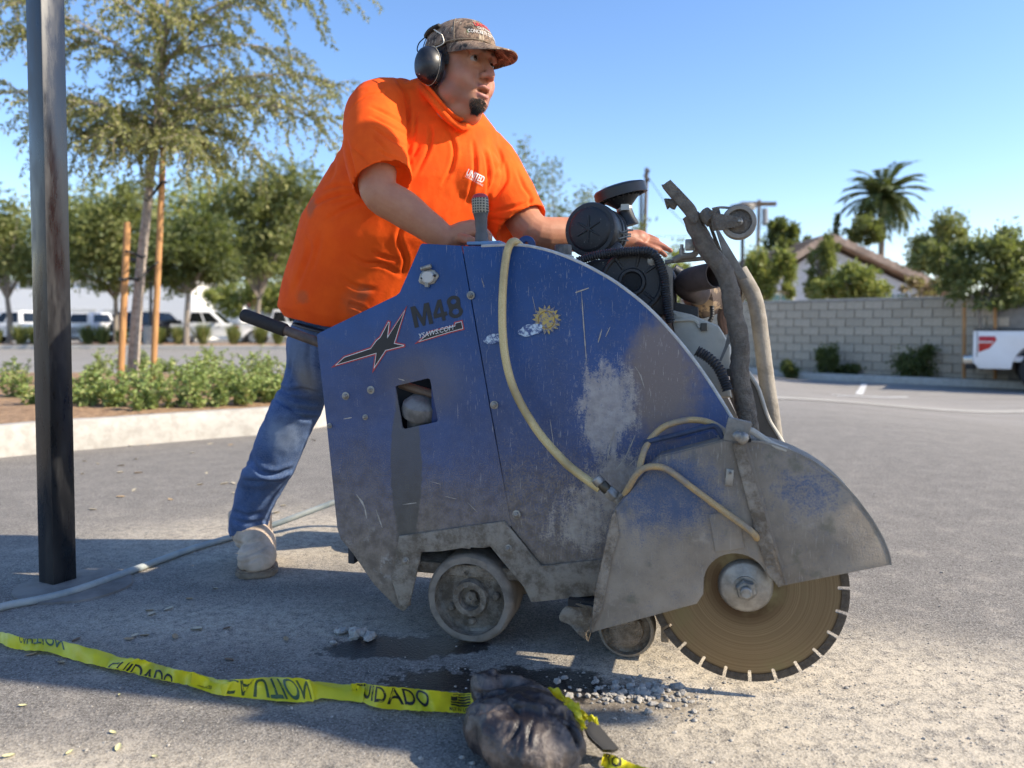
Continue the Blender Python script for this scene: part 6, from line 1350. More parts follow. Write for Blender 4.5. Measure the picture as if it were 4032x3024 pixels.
folds(shirt, [
    (S2((845, 165), (900, 250), (918, 400), (922, 560), (928, 720)), 6.5, -0.0125), (S2((770, 180), (765, 240), (660, 270), (560, 360)), 2.9, -0.0031),
    (S2((955, 360), (955, 420), (950, 480), (935, 560)), 6.5, -0.0078), (S2((1045, 440), (1050, 500), (1035, 590), (960, 740)), 6.5, -0.0086), (S2((985, 560), (960, 600), (940, 640)), 6.5, -0.0062),
    (S2((1150, 470), (1178, 530), (1192, 600), (1170, 700), (1120, 790)), 7.2, -0.0094), (S2((1300, 540), (1308, 600), (1315, 700), (1290, 830), (1270, 900)), 7.2, -0.0094), (S2((1365, 590), (1385, 650), (1395, 760), (1380, 900)), 6.5, -0.0094),
    (S2((1410, 590), (1425, 640), (1440, 720), (1400, 860), (1395, 960)), 6.5, -0.0078), (S2((1440, 560), (1470, 640), (1450, 720)), 5.8, -0.0062),
    (S2((690, 330), (800, 380), (900, 440)), 5.8, -0.0055), (S2((690, 385), (800, 440), (910, 500)), 5.0, -0.0047), (S2((700, 450), (790, 510), (900, 570)), 5.8, -0.0062), (S2((700, 500), (760, 560), (800, 600)), 5.0, -0.0047), (S2((735, 590), (800, 625), (900, 660)), 5.8, -0.0055), (S2((560, 560), (640, 620), (690, 680)), 6.5, -0.0047),
    (S2((545, 520), (570, 640), (605, 780), (615, 825)), 6.5, -0.0094), (S2((510, 440), (520, 520), (500, 600)), 5.8, -0.0047),
    (S2((640, 835), (520, 850), (420, 880), (340, 930)), 7.2, -0.0078), (S2((690, 835), (560, 880), (450, 905)), 6.5, -0.0055), (S2((620, 800), (500, 800), (410, 830)), 6.5, -0.0055), (S2((750, 870), (640, 900), (520, 950), (420, 1010)), 8.6, -0.0055),
    (S2((480, 640), (470, 720), (430, 790)), 7.2, -0.0047), (S2((300, 1080), (330, 1180), (290, 1300), (230, 1440)), 10.1, -0.0062), (S2((400, 1060), (370, 1200), (330, 1330)), 10.1, -0.0047), (S2((560, 1200), (650, 1260), (760, 1270), (870, 1330)), 7.9, -0.0062), (S2((880, 1040), (860, 1120), (900, 1240), (880, 1330)), 8.6, -0.0078), (S2((700, 1180), (760, 1220), (850, 1240)), 6.5, -0.0047), (S2((560, 1500), (640, 1530), (700, 1580)), 7.2, -0.0062), (S2((500, 1330), (600, 1400), (720, 1420)), 8.6, -0.0047),
    (S2((1420, 960), (1530, 930), (1620, 900), (1660, 860)), 6.5, -0.0078), (S2((1400, 1000), (1520, 1010), (1640, 1000)), 5.8, -0.0055), (S2((1560, 700), (1600, 800), (1640, 860), (1640, 940)), 6.5, -0.0078), (S2((1480, 640), (1500, 760), (1440, 860)), 6.5, -0.0055),
    (S2((655, 745), (760, 697), (850, 690), (915, 715)), 2.2, -0.0031), (S2((1430, 1105), (1560, 1065), (1690, 1015), (1755, 960)), 2.2, -0.0031),
])
place('shirt', shirt); bts = None
# collar band hugging the neck
cb = [at(*c1(x, y), Y) for x, y, Y in ((430, 850, 2.30), (480, 920, 2.24), (560, 1018, 2.215), (640, 1115, 2.205), (720, 1205, 2.205), (800, 1275, 2.21), (870, 1302, 2.225), (925, 1268, 2.26), (930, 1180, 2.33), (860, 1050, 2.40), (700, 920, 2.43), (540, 850, 2.40))]
P_ = smooth_path(cb, 6, True); P_.append(P_[0]); mb = MB(); mb.tube(P_, [(.010, .0045)] * len(P_), 14, caps=False); me = mb.mesh('collar'); me.materials.append(SHIRT); shade(me); sh_o = [c for c in PER.children if c.name.startswith('shirt')][0]; o = place('collar', me); o.parent = sh_o
# printed chest logo laid on the cloth
bvh = BVHTree.FromPolygons([Vector(v) for v in (mesh_np(sh_o.data) + np.array(PB))], [tuple(p.vertices) for p in sh_o.data.polygons])
def on_shirt(body_, p0, p1, hgt, mat, bold=.02):
    me = text_mesh(body_, 1., bold); q = mesh_np(me); W0, W1 = q[:, 0].min(), q[:, 0].max(); Hh = q[:, 1].max(); A, B = Vector(p0), Vector(p1); e = (B - A); up = Vector((e.y, -e.x)).normalized(); out = []
    for x, y, _ in q:
        t = A + e * ((x - W0) / (W1 - W0)) + up * (hgt * y / Hh); d = ray(t.x, t.y).normalized(); h = bvh.ray_cast(Vector((0, 0, CAMH)), d, 6)
        p = h[0] if h[0] else at(t.x, t.y, 2.3); out.append(p - d * .003)
    me.vertices.foreach_set('co', np.array(out).ravel()); me.materials.clear(); me.materials.append(mat); me.name = 'lettering'; o = place('lettering', me); o.parent = sh_o
WP = simple('white_print', (.80, .74, .70), .8); on_shirt('UNITED', c2(1258, 735), c2(1358, 785), 26, WP, .03); on_shirt('CONCRETE SAWING', c2(1254, 748), c2(1358, 805), 7, WP, .01)

# ---- jeans
DENIM = MT('denim', .85, spec=.2); Xj, Yj, Zj = DENIM.sep(DENIM.world()); nj = DENIM.noise(16, 5); nw = DENIM.noise(600, 2)
dj = DENIM.mix(DENIM.step(nj, .35, .68), (.060, .115, .26), (.035, .070, .175))
def fade(px, Y, rx, rz, k, col):
    global dj
    p = at(*px, Y); mm = DENIM.blob(p.x, p.z, rx, rz, 1., .1, .7, nj, (Xj, Zj)); dj = DENIM.mix(DENIM.math('MULTIPLY', mm, k), dj, col)
fade(c2b(430, 740), 2.42, .075, .085, .75, (.24, .30, .40)); fade(c2b(580, 420), 2.42, .065, .10, .8, (.235, .205, .165)); fade(c2b(560, 270), 2.42, .09, .09, .55, (.16, .19, .23)); fade(c2b(560, 600), 2.42, .09, .05, .5, (.10, .13, .17))
DENIM.color(DENIM.mix(DENIM.step(nw, .45, .62), dj, DENIM.mix(.35, dj, (.3, .35, .42)))); DENIM.bump(DENIM.math('ADD', nw, DENIM.noise(45, 4)), .25, .003); DENIM = DENIM.m
mb = MB(); Le = ((488, 150), (486, 250), (472, 350), (452, 440), (405, 520), (372, 600), (332, 690), (292, 790), (268, 870), (222, 940), (203, 1010), (182, 1085), (166, 1160), (150, 1240), (148, 1302))
Re = ((690, 150), (700, 250), (705, 350), (705, 440), (700, 540), (668, 625), (622, 705), (575, 800), (535, 885), (505, 965), (468, 1035), (420, 1110), (384, 1180), (372, 1250), (362, 1312)); rings = []
Yl = np.linspace(2.50, 2.66, len(Le)); Yl[5:10] -= .04
for (lx, ly), (rx, ry), Y in zip(Le, Re, Yl):
    A, B = at(*c2b(lx, ly), Y), at(*c2b(rx, ry), Y); c = (A + B) / 2; h = (B - A) / 2; rings.append((c, h, (0, h.length * 1.0, 0)))
ank = rings[-1][0]; c, a1, a2 = rings[-1]; rings.append((c + Vector((0, 0, .035)), Vector(a1) * .80, Vector(a2) * .80)); loft(mb, rings, 32, 2.1)
hipc = at(*D(765, 690), 2.52); mb.ball(hipc + Vector((0, .02, .0)), (.19, .17, .16), 24, 14); mb.ball(hipc + Vector((-.1, 0, -.1)), (.12, .13, .16), 24, 14)
ftL = gnd(*D(790, 1185)); ftL = Vector((-.50, 2.86, 0))
limb(mb, [hipc + Vector((.06, .08, -.05)), Vector((-.40, 2.72, .48)), ftL + Vector((0, .06, .12))], [.125, .095, .075], 6, 24)
jeans = merged('jeans', mb, .007, 4, DENIM); wrinkle(jeans, .004, 12, (1, 1, .8)); wrinkle(jeans, .0015, 34)
J = lambda *pts: [c2b(*p) for p in pts]
folds(jeans, [(J((270, 880), (330, 950), (420, 965), (500, 935)), 9, -.018), (J((225, 920), (260, 900), (285, 850)), 7, -.008), (J((420, 460), (480, 490), (560, 485), (660, 510)), 8, -.014), (J((425, 480), (520, 530), (640, 560)), 8, -.010), (J((400, 530), (500, 580), (620, 600), (680, 600)), 8, -.012), (J((470, 560), (560, 640), (640, 640)), 8, -.008),
              (J((170, 1170), (250, 1200), (340, 1180)), 8, -.008), (J((160, 1220), (240, 1240), (370, 1225)), 7, -.008), (J((215, 1000), (300, 1010), (460, 1010)), 9, -.006), (J((500, 300), (490, 380), (465, 440)), 6, -.006), (J((500, 980), (450, 1060), (370, 1160)), 9, -.006), (J((150, 1282), (250, 1300), (362, 1300)), 3, -.004), (J((620, 180), (600, 300), (620, 420)), 10, -.006)])
place('jeans', jeans)
jo = [c for c in PER.children if c.name.startswith('jeans')][0]
bw = at(*D(700, 700), 2.40); mb = MB(); mb.tube(smooth_path([at(*D(640, 700), 2.44), at(*D(680, 712), 2.36), at(*D(720, 722), 2.33)], 4), [(.006, .016)] * 9, 10); me = mb.mesh('belt'); me.materials.append(simple('dark_belt', (.03, .03, .035), .5)); shade(me); o = place('belt', me); o.parent = jo

# ---- boots
LEATHER = MT('tan_leather', .7); nl = LEATHER.noise(16, 6, .65); LEATHER.color(LEATHER.mix(LEATHER.step(nl, .36, .66), (.56, .44, .33), (.40, .30, .215))); LEATHER.bump(LEATHER.math('ADD', nl, LEATHER.noise(130, 4)), .3, .004); LEATHER = LEATHER.m
SOLE = simple('boot_sole', (.27, .21, .15), .85, var=.5, scale=25, bump=.4)
def boot(heel, toe, anks, dirty=1.):
    d = (toe - heel); L_ = d.length; d.normalize(); sd = Vector((d.y, -d.x, 0)); up = Vector((0, 0, 1)); mb = MB()
    prof = [(0.0, .030, .034, .020), (.02, .040, .044, .036), (.07, .046, .050, .044), (.13, .050, .052, .048), (.18, .058, .050, .046), (.225, .063, .046, .043), (.26, .060, .041, .038), (.285, .047, .035, .029), (.300, .024, .028, .014)]
    k = L_ / .302; rings = [(heel + d * (s * k) + up * (.012 + h), sd * w, up * v) for s, w, h, v in prof]; loft(mb, rings, 28, 2.5)
    h0 = heel + d * .075 * k; m1 = h0.lerp(anks, .5); m1.z = .085
    loft(mb, [(h0 + up * .03, sd * .046, d * .065), (m1, sd * .060, d * .078), (anks, sd * .074, d * .076), (anks + up * .07, sd * .072, d * .074)], 28, 2.1)
    limb(mb, [anks + d * .03 + up * -.005, h0 + d * .075 * k + up * .085, h0 + d * .135 * k + up * .060], [.058, .056, .046], 5, 20)
    me = merged('boot', mb, .0045, 4, LEATHER); wrinkle(me, .0018, 28)
    folds(me, [(J((150, 1395), (220, 1425), (300, 1400), (360, 1370)), 6, -.005), (J((160, 1440), (230, 1470), (320, 1430)), 5, -.004), (J((150, 1340), (240, 1360), (350, 1330)), 6, -.004), (J((215, 1470), (240, 1520), (262, 1545)), 5, -.004), (J((290, 1430), (330, 1425), (372, 1450)), 5, .004)])
    bo = place('boot', me)
    out = []; 
    for s, w, h, v in prof: out.append(heel + d * (s * k) + sd * (w + .005))
    for s, w, h, v in prof[::-1]: out.append(heel + d * (s * k) - sd * (w + .005))
    mb = MB(); mb.prism([(p.x, p.y) for p in out], .0, .026, 'z'); me = mb.mesh('sole'); bm = bmesh.new(); bm.from_mesh(me); bmesh.ops.bevel(bm, geom=[e for e in bm.edges if e.calc_face_angle(0) > R(50)], offset=.006, segments=2, affect='EDGES'); bm.to_mesh(me); bm.free()
    me.materials.append(SOLE); shade(me, True, 40); o = place('sole', me); o.parent = bo; return me
toe = gnd(*c2b(292, 1562)); heel = toe + Vector((-.052, .25, 0)); boot(heel, toe, Vector((ank.x + .004, ank.y + .012, ank.z + .015)))
folds_b = [c for c in PER.children if c.name.startswith('boot')][0].data
boot(ftL + Vector((-.05, .16, 0)), ftL + Vector((.02, -.12, 0)), ftL + Vector((-.01, .07, .16)))
# ================================================================== NEAR THINGS
# ---- staked young tree in the planter
LF_ELM = leaf_mat('elm_leaves', (.28, .275, .10), (.17, .185, .07), (.42, .38, .17), .3)
def young_tree():
    Y = 8.; B = at(*D(284, 836), Y); B.z = .2
    o = empty('young_tree', B, 0, 'young tree with drooping small-leaved twigs tied between two stakes', 'tree')
    tr = [Vector((0, 0, -.1))] + [at(*D(x, y), Y) - B for x, y in ((290, 760), (297, 660), (306, 560), (318, 450), (327, 360), (335, 300), (345, 230), (352, 130), (360, 20), (366, -90))]
    path = smooth_path(tr, 4); mb = MB(); mb.tube(path, [max(.016, .062 - .0011 * i) for i in range(len(path))], 12)
    P_, Dd = [], []; rd = random.Random(5)
    tops = [path[i] for i in range(int(len(path) * .55), len(path))]
    def twig(q, d, L_, r):
        n = 7; pts = [q.copy()]; d = d.normalized()
        for i in range(n):
            d = (d + Vector((rd.gauss(0, .16), rd.gauss(0, .16), -.17 + rd.gauss(0, .08)))).normalized(); q = q + d * L_ / n; pts.append(q.copy())
        mb.tube(pts, [r * (1 - .8 * i / n) for i in range(n + 1)], 4, caps=False)
        k = int(L_ / .0115)
        for j in range(k):
            t = (j + rd.random()) / k * n; a = min(int(t), n - 1); p = pts[a].lerp(pts[a+1], t - a); ax = (pts[a+1] - pts[a]).normalized(); sd = ax.cross(Vector((rd.gauss(0, 1), rd.gauss(0, 1), rd.gauss(0, 1)))).normalized()
            P_.append(p); Dd.append(ax * .5 + sd * .9 + Vector((0, 0, -.25)))
    limbs = [(-1.5, -.1, .45), (-1.9, .5, .1), (-1.2, -.8, .7), (1.2, -.5, .65), (1.95, .1, .35), (2.05, -.5, .05), (1.4, .8, .25), (.5, -1.2, .35), (-.5, 1.1, .5), (.7, .9, .8), (-.8, -1.1, .0), (1.7, -.9, .75), (-1.7, -.6, .75), (.2, -.6, 1.1), (1.1, .3, -.08), (-.9, .2, -.02), (1.95, .5, .8), (-2.4, -.2, .5), (2.2, -.2, .62), (.9, -.9, -.12), (-.35, -.7, -.2), (.55, .2, -.25)]
    for i, (x, y, z) in enumerate(limbs):
        s = tops[min(len(tops) - 1, int((.08 + .6 * rd.random()) * len(tops)))] if z > .2 else tops[int(rd.random() * 4)]
        e = Vector((x * .9, y * .9, z + .15)); L_ = e.length; q = s.copy(); d = (e.normalized() + Vector((0, 0, .45))).normalized(); pts = [q.copy()]; n = 9
        for k in range(n):
            d = (d + Vector((rd.gauss(0, .07), rd.gauss(0, .07), -.105))).normalized(); q = q + d * L_ / n; pts.append(q.copy())
        mb.tube(pts, [.016 * (1 - .8 * k / n) for k in range(n + 1)], 6, caps=False)
        for k in range(1, n + 1):
            for _ in range(3 if k < 4 else 4):
                dd = (pts[k] - pts[k-1]).normalized() + Vector((rd.gauss(0, .7), rd.gauss(0, .7), rd.gauss(.1, .5))); twig(pts[k].lerp(pts[k-1], rd.random()), dd, rd.uniform(.35, .75), .004)
    for _ in range(44): twig(tops[int(rd.random() * 7)], Vector((rd.gauss(0, 1), rd.gauss(0, 1), .3)), rd.uniform(.4, .8), .005)
    for _ in range(7): twig(path[int(len(path) * rd.uniform(.42, .56))], Vector((rd.gauss(0, 1), rd.gauss(0, 1), .6)), rd.uniform(.15, .35), .003)
    mb.build('trunk', simple('young_bark', (.40, .33, .27), .9, var=.4, scale=26, bump=.6, bscale=60), o)
    leaves('crown', P_, Dd, .054, .022, LF_ELM, o)
    return len(P_)
young_tree()
stake('taller wooden stake right of the young tree trunk', (353, 318), (327, 800), 7.9, .030, .18)
stake('short wooden stake left of the young tree trunk', (275, 480), (257, 815), 7.85, .033, .18)
TIE = simple('black_tie', (.018, .016, .015), .7)
def tie(label, pts, Y=7.85):
    P_ = smooth_path([at(*D(x, y), Y + dy) for x, y, dy in pts], 5); tag(MB().tube(P_, [(.014, .006)] * len(P_), 8).build('tree_tie', TIE), label, 'tie', 'tree ties')
tie('upper black strap from taller stake to young trunk', [(360, 395, .05), (352, 392, -.06), (343, 402, -.05), (330, 420, 0), (316, 432, -.08), (310, 428, .05)])
tie('middle black strap from taller stake to young trunk', [(342, 566, .02), (335, 572, -.05), (320, 585, -.02), (300, 602, -.1), (292, 600, .05)])
tie('lower black strap from short stake to young trunk', [(258, 602, .06), (264, 604, -.06), (280, 602, -.02), (300, 606, -.1), (306, 602, .04)])
tie('top black strap from short stake to young trunk', [(268, 545, .05), (274, 543, -.05), (290, 548, 0), (308, 556, -.09), (314, 552, .05)])
# ---- leafy ground shrubs in the planter
LF_SHR = leaf_mat('fresh_leaves', (.30, .37, .12), (.19, .26, .08), (.48, .48, .19), .3)
spots = [(30, 868, .30), (95, 872, .28), (180, 850, .36), (225, 868, .30), (205, 812, .42), (270, 850, .40), (300, 876, .30), (330, 845, .36), (375, 868, .30), (392, 832, .34), (425, 855, .38), (455, 880, .26), (470, 838, .44), (500, 862, .36), (520, 835, .42), (548, 858, .34), (575, 842, .34), (600, 868, .28), (612, 838, .30), (150, 880, .24), (350, 805, .34), (440, 805, .42), (560, 806, .30), (640, 850, .26), (15, 840, .30), (660, 835, .24), (250, 800, .36), (300, 800, .28), (175, 884, .30), (235, 886, .32), (290, 888, .26), (345, 884, .32), (400, 884, .30), (455, 880, .34), (515, 876, .32), (560, 870, .32), (600, 862, .30), (410, 858, .42), (495, 846, .48), (280, 832, .46), (60, 884, .26), (660, 858, .28)]
SH_STEM = simple('shrub_stem', (.16, .13, .06), .8)
def in_planter(p):
    for a, b in zip(kp[:-1], kp[1:]):
        pass
    return True
for i, (dx, dy, h) in enumerate(spots):
    p = gnd(*D(dx, dy), .2); p.y += .12; h *= random.uniform(.55, 1.2)
    o = empty('leafy_shrub', p, 0, 'low light green leafy shrub growing in the kerbed planter', 'shrub', 'shrubs covering the planter'); mb = MB(); P_, Dd = [], []
    for s in range(random.randint(7, 13)):
        a = random.uniform(0, 6.28); q = Vector((random.gauss(0, .05), random.gauss(0, .05), 0)); lean = random.uniform(.1, .75); hh = h * random.uniform(.45, 1.1); pts = [q.copy()]; n = 8
        d = Vector((math.cos(a) * lean, math.sin(a) * lean, 1)).normalized()
        for k in range(n): d = (d + Vector((random.gauss(0, .1), random.gauss(0, .1), .02))).normalized(); q = q + d * hh / n; pts.append(q.copy())
        mb.tube(pts, [.0035 * (1 - .6 * k / n) for k in range(n + 1)], 4, caps=False)
        for k in range(1, n + 1):
            for m in range(5): aa = random.uniform(0, 6.28); P_.append(pts[k].lerp(pts[k-1], random.random())); Dd.append((math.cos(aa), math.sin(aa), random.uniform(-.3, .9)))
    mb.build('stem', SH_STEM, o); leaves('foliage', P_, Dd, .046, .027, LF_SHR, o, flat=.5)

# ---- black steel post on its footing
POSTM = MT('black_post_paint', .22, spec=.6); POSTM.b.inputs['IOR'].default_value = 1.6; np1 = POSTM.noise(5, 6, .65, POSTM.map(scale=(3, 3, .6))); np2 = POSTM.noise(60, 4)
POSTM.color(POSTM.mix(POSTM.math('MULTIPLY', POSTM.step(np1, .5, .72), .35), (.006, .006, .007), (.06, .057, .053))); POSTM.rough(POSTM.step(np1, .3, .7, .16, .5)); POSTM.bump(np2, .04, .002); POSTM = POSTM.m
pb = gnd(226, 2312) - Vector((.028, 0, 0)); s_ = .0385; ang = R(-32)
o = MB().box((-s_, -s_, -.05), (s_, s_, 3.4)).build('steel_post', POSTM, bevel=.004); o.location = pb + Vector((0, .05, 0)); o.rotation_euler.z = R(-27)
tag(o, 'tall square black steel post on a concrete footing at the left', 'post')
fo = []; c0 = gnd(*D(148, 1272))
for i in range(40):
    a = i * math.pi / 20; r_ = .165 * (1 + .10 * noise.noise(Vector((math.cos(a), math.sin(a), 3)) * 1.5)); fo.append((c0.x + r_ * math.cos(a) * 1.05, c0.y + .02 + r_ * math.sin(a)))
tag(MB().prism(fo, -.02, .007, 'z').build('post_footing', simple('footing_concrete', (.20, .185, .165), .8, var=.4, scale=10, bump=.3), bevel=.003), kind='structure')
# ---- grey water hose on the ground
gp_ = [(-900, 1540, .01), (-420, 1440, .01), (-120, 1352, .01), (0, 1312, .01), (80, 1296, .011), (160, 1276, .012), (250, 1245, .012), (330, 1216, .012), (410, 1187, .012), (480, 1166, .012), (540, 1150, .02), (590, 1134, .045), (650, 1112, .075), (720, 1086, .11), (800, 1058, .16), (900, 1030, .22)]
gh = MT('grey_hose', .6); gh.color(gh.mix(gh.step(gh.noise(8, 5, .7), .35, .65), (.33, .35, .33), (.20, .24, .25))); gh.bump(gh.voro(300), .15, .001)
P_ = smooth_path([gnd(*D(x, y), z) for x, y, z in gp_], 6)
tag(MB().tube(P_, .0118, 12).build('garden_hose', gh.m), 'dusty grey hose running past the post to the saw', 'hose')

# ---- caution tape: crumpled ribbon with printing
TAPE = MT('yellow_tape', .38, spec=.5); TAPE.color(TAPE.mix(TAPE.step(TAPE.noise(14, 4), .3, .7), (.80, .74, .030), (.70, .62, .025)))
tr_ = TAPE.n('ShaderNodeBsdfTranslucent'); tr_.inputs[0].default_value = (.85, .78, .03, 1); mx_ = TAPE.n('ShaderNodeMixShader'); mx_.inputs[0].default_value = .3; TAPE.L(TAPE.b.outputs[0], mx_.inputs[1]); TAPE.L(tr_.outputs[0], mx_.inputs[2]); TAPE.L(mx_.outputs[0], TAPE.t.nodes['Material Output'].inputs[0]); TAPE.bump(TAPE.noise(35, 4), .3, .006); TAPE = TAPE.m
INK = simple('tape_ink', (.015, .015, .012), .5); INK2 = simple('tape_ink_reverse', (.055, .10, .035), .5)
c3c, c4t = crop(0, 2400, 1.8433), crop(1400, 2500, 1.4747)
def ribbon(top, bot, n=90, ztop=.022, zbot=.006, amp=.006, seed=0):
    """surface function (s,t) -> point, s along, t from lower to upper edge"""
    T_ = smooth_path([Vector((*p, 0)) for p in top], 10); B_ = smooth_path([Vector((*p, 0)) for p in bot], 10)
    def pick(P, s): x = s * (len(P) - 1); i = min(int(x), len(P) - 2); return P[i].lerp(P[i+1], x - i)
    def f(s, t, off=0.):
        a, b = pick(B_, s), pick(T_, s); zt = ztop * (1 + .5 * math.sin(s * 17 + seed)); zb = zbot * (1 + .6 * math.sin(s * 23 + seed))
        A = gnd(a.x, a.y, max(.003, zb)); Bp = gnd(b.x, b.y, max(.004, zt)); p = A.lerp(Bp, t); e = t * (1 - t) * 4
        p.z += amp * e * (noise.noise(Vector((s * 11, t * 1.5, seed))) + .5 * noise.noise(Vector((s * 34, t * 2.5, seed + 5)))) + amp * .8 * e + .004 * abs(noise.noise(Vector((s * 20, 7, seed))))
        p.z = max(p.z, .003); return p + Vector((0, -.35, .9)) * off
    return f
def ribbon_mesh(name, f, parent, n=110, m=8):
    mb = MB(); mb.add([f(i / n, j / m) for i in range(n + 1) for j in range(m + 1)], [(i*(m+1)+j, (i+1)*(m+1)+j, (i+1)*(m+1)+j+1, i*(m+1)+j+1) for i in range(n) for j in range(m)])
    me = bpy.data.meshes.new(name); me.from_pydata(mb.v, [], mb.f); me.materials.append(TAPE); shade(me)
    return link(bpy.data.objects.new(name, me), parent)
def tape_text(f, body_, s0, s1, t0, t1, mat, parent, shear=.0, flip=False, clip=(0, 1), bold=.012):
    me = text_mesh(body_, 1., bold, shear); bm = bmesh.new(); bm.from_mesh(me)
    bmesh.ops.triangulate(bm, faces=bm.faces[:]); bmesh.ops.subdivide_edges(bm, edges=[e for e in bm.edges if e.calc_length() > .12], cuts=2)
    xs = [v.co.x for v in bm.verts]; x0, x1 = min(xs), max(xs); ys = [v.co.y for v in bm.verts]; y0, y1 = min(ys), max(ys); kill = []
    for v in bm.verts:
        s = s0 + (s1 - s0) * (v.co.x - x0) / (x1 - x0); t = (v.co.y - y0) / (y1 - y0); t = 1 - t if flip else t; t = t0 + (t1 - t0) * t
        v.co = f(s, min(max(t, clip[0]), clip[1]), .0012)
    bm.to_mesh(me); bm.free(); me.materials.clear(); me.materials.append(mat); me.name = 'lettering'
    return link(bpy.data.objects.new('lettering', me), parent)
TP = empty('caution_tape', gnd(*c3c(900, 440)), 0, 'crumpled yellow caution tape lying across the asphalt and tied to the bag', 'tape')
TPL = TP.location.copy()
def rebase(o): 
    co = mesh_np(o.data) - np.array(TPL); o.data.vertices.foreach_set('co', co.ravel()); o.data.update()
top1 = [c3c(*p) for p in ((-700, 60), (-300, 120), (-60, 160), (0, 168), (70, 176), (140, 200), (200, 214), (330, 215), (450, 232), (600, 268), (750, 308), (880, 352), (930, 360))]
bot1 = [c3c(*p) for p in ((-700, 110), (-300, 180), (-60, 235), (0, 248), (70, 278), (140, 292), (200, 300), (330, 306), (480, 352), (600, 386), (700, 408), (800, 430), (860, 440))]
f1 = ribbon(top1, bot1, seed=1.3); a = ribbon_mesh('tape_strip', f1, TP); t_ = tape_text(f1, 'CAUTION', .417, .667, .35, 1.05, INK2, TP, 0, True, (.0, .97)); t0_ = tape_text(f1, 'CUIDADO', .183, .25, .55, 1.1, INK2, TP, 0, False, (.0, .98))
top2 = [c3c(*p) for p in ((740, 312), (880, 350), (1000, 362), (1100, 385), (1200, 415), (1300, 440), (1400, 458), (1500, 485), (1600, 514), (1700, 530))]
bot2 = [c3c(*p) for p in ((700, 410), (790, 428), (900, 452), (1050, 488), (1180, 516), (1280, 535), (1350, 550), (1470, 585), (1580, 620), (1640, 628))]
f2 = ribbon(top2, bot2, seed=4.1, ztop=.026, zbot=.008); b_ = ribbon_mesh('tape_strip', f2, TP); t2 = tape_text(f2, 'CUIDADO', .10, .52, -.45, .42, INK, TP, .15, False, (.02, 1))
t2b = tape_text(f2, 'MADE IN USA', .74, .84, .10, .28, INK, TP, .0)
top3 = [c3c(*p) for p in ((1400, 462), (1500, 492), (1600, 514), (1800, 505), (1930, 494), (2050, 495), (2212, 508), (2320, 530))] + [c4t(60, 300)]
bot3 = [c3c(*p) for p in ((1380, 556), (1480, 590), (1580, 622), (1750, 640), (1980, 664), (2150, 676), (2260, 672), (2340, 650))] + [c4t(40, 395)]
f3 = ribbon(top3, bot3, seed=7.7, ztop=.034, zbot=.006); c_ = ribbon_mesh('tape_strip', f3, TP); t3 = tape_text(f3, 'CAUTION', .27, .76, .06, .86, INK2, TP, 0, True)
top4 = [c4t(*p) for p in ((-30, 285), (60, 285), (150, 298), (280, 310), (400, 320), (520, 332), (600, 338), (720, 348))]
bot4 = [c4t(*p) for p in ((-20, 330), (40, 388), (130, 425), (300, 441), (420, 446), (520, 450), (600, 455), (720, 462))]
f4 = ribbon(top4, bot4, seed=2.2, ztop=.040, zbot=.007, amp=.004); d_ = ribbon_mesh('tape_strip', f4, TP); t4 = tape_text(f4, 'CUIDADO', .05, .59, .16, .92, INK, TP, -.12)
t5 = tape_text(f4, 'MADE IN USA', .76, .94, .06, .19, INK, TP); t6 = tape_text(f4, 'empire', .80, .93, .76, .92, INK, TP, .2)
# little flag of stripes and star field between the two lines of print
mbf = MB()
for r_, (sa, sb) in enumerate(((.775, .93), (.775, .93), (.85, .93), (.85, .93))):
    ta, tb = .25 + .13 * r_, .25 + .13 * r_ + .075; q = [f4(sa + (sb - sa) * i / 6, t, .0013) for t in (ta, tb) for i in range(7)]; mbf.add(q, [(i, i+1, 8+i, 7+i) for i in range(6)])
q = [f4(.775 + .07 * i / 6, t, .0013) for t in (.50, .72) for i in range(7)]; mbf.add(q, [(i, i+1, 8+i, 7+i) for i in range(6)])
fl_ = mbf.build('flag_print', INK, TP)
for o in (a, b_, c_, d_, t_, t0_, t2, t2b, t3, t4, t5, t6, fl_): rebase(o)

# ---- black sand bag with tied end
BAGM = MT('dusty_black_bag', .48, spec=.5); nb = BAGM.noise(13, 6, .68); nb2 = BAGM.noise(5, 4); BAGM.color(BAGM.mix(BAGM.step(nb, .42, .64), (.020, .017, .019), BAGM.mix(nb2, (.12, .10, .095), (.19, .145, .105)))); BAGM.rough(BAGM.step(nb, .3, .7, .30, .62)); BAGM.bump(BAGM.math('ADD', BAGM.noise(26, 5, .6), BAGM.math('MULTIPLY', BAGM.noise(170, 3), .4)), .55, .008); BAGM = BAGM.m
BG = empty('sand_bag', gnd(*c4t(1010, 700)), 0, 'dirty black sand bag weighing down the caution tape', 'bag'); BGL = BG.location.copy()
mb = MB(); A = at(*c4t(850, 470), 1.475); Bq = at(*c4t(1130, 640), 1.375)
ax = (Bq - A); ax.z = 0; axn = ax.normalized(); sd = Vector((-axn.y, axn.x, 0))
def bagring(c, a, b, dz=0): return (c + Vector((0, 0, dz)), sd * a, Vector((0, 0, b * .86)))
cA = Vector((A.x, A.y, .048)); cB = Vector((Bq.x, Bq.y, .046)); L_ = (cB - cA)
loft(mb, [bagring(cA - L_ * .42, .030, .025, .0), bagring(cA - L_ * .30, .062, .042, .0), bagring(cA - L_ * .05, .088, .057, .004), bagring(cA + L_ * .35, .098, .064, .008), bagring(cA + L_ * .75, .094, .060, .004), bagring(cA + L_ * 1.05, .078, .052), bagring(cA + L_ * 1.25, .050, .038, -.004), bagring(cA + L_ * 1.34, .018, .018, -.01)], 32, 2.4)
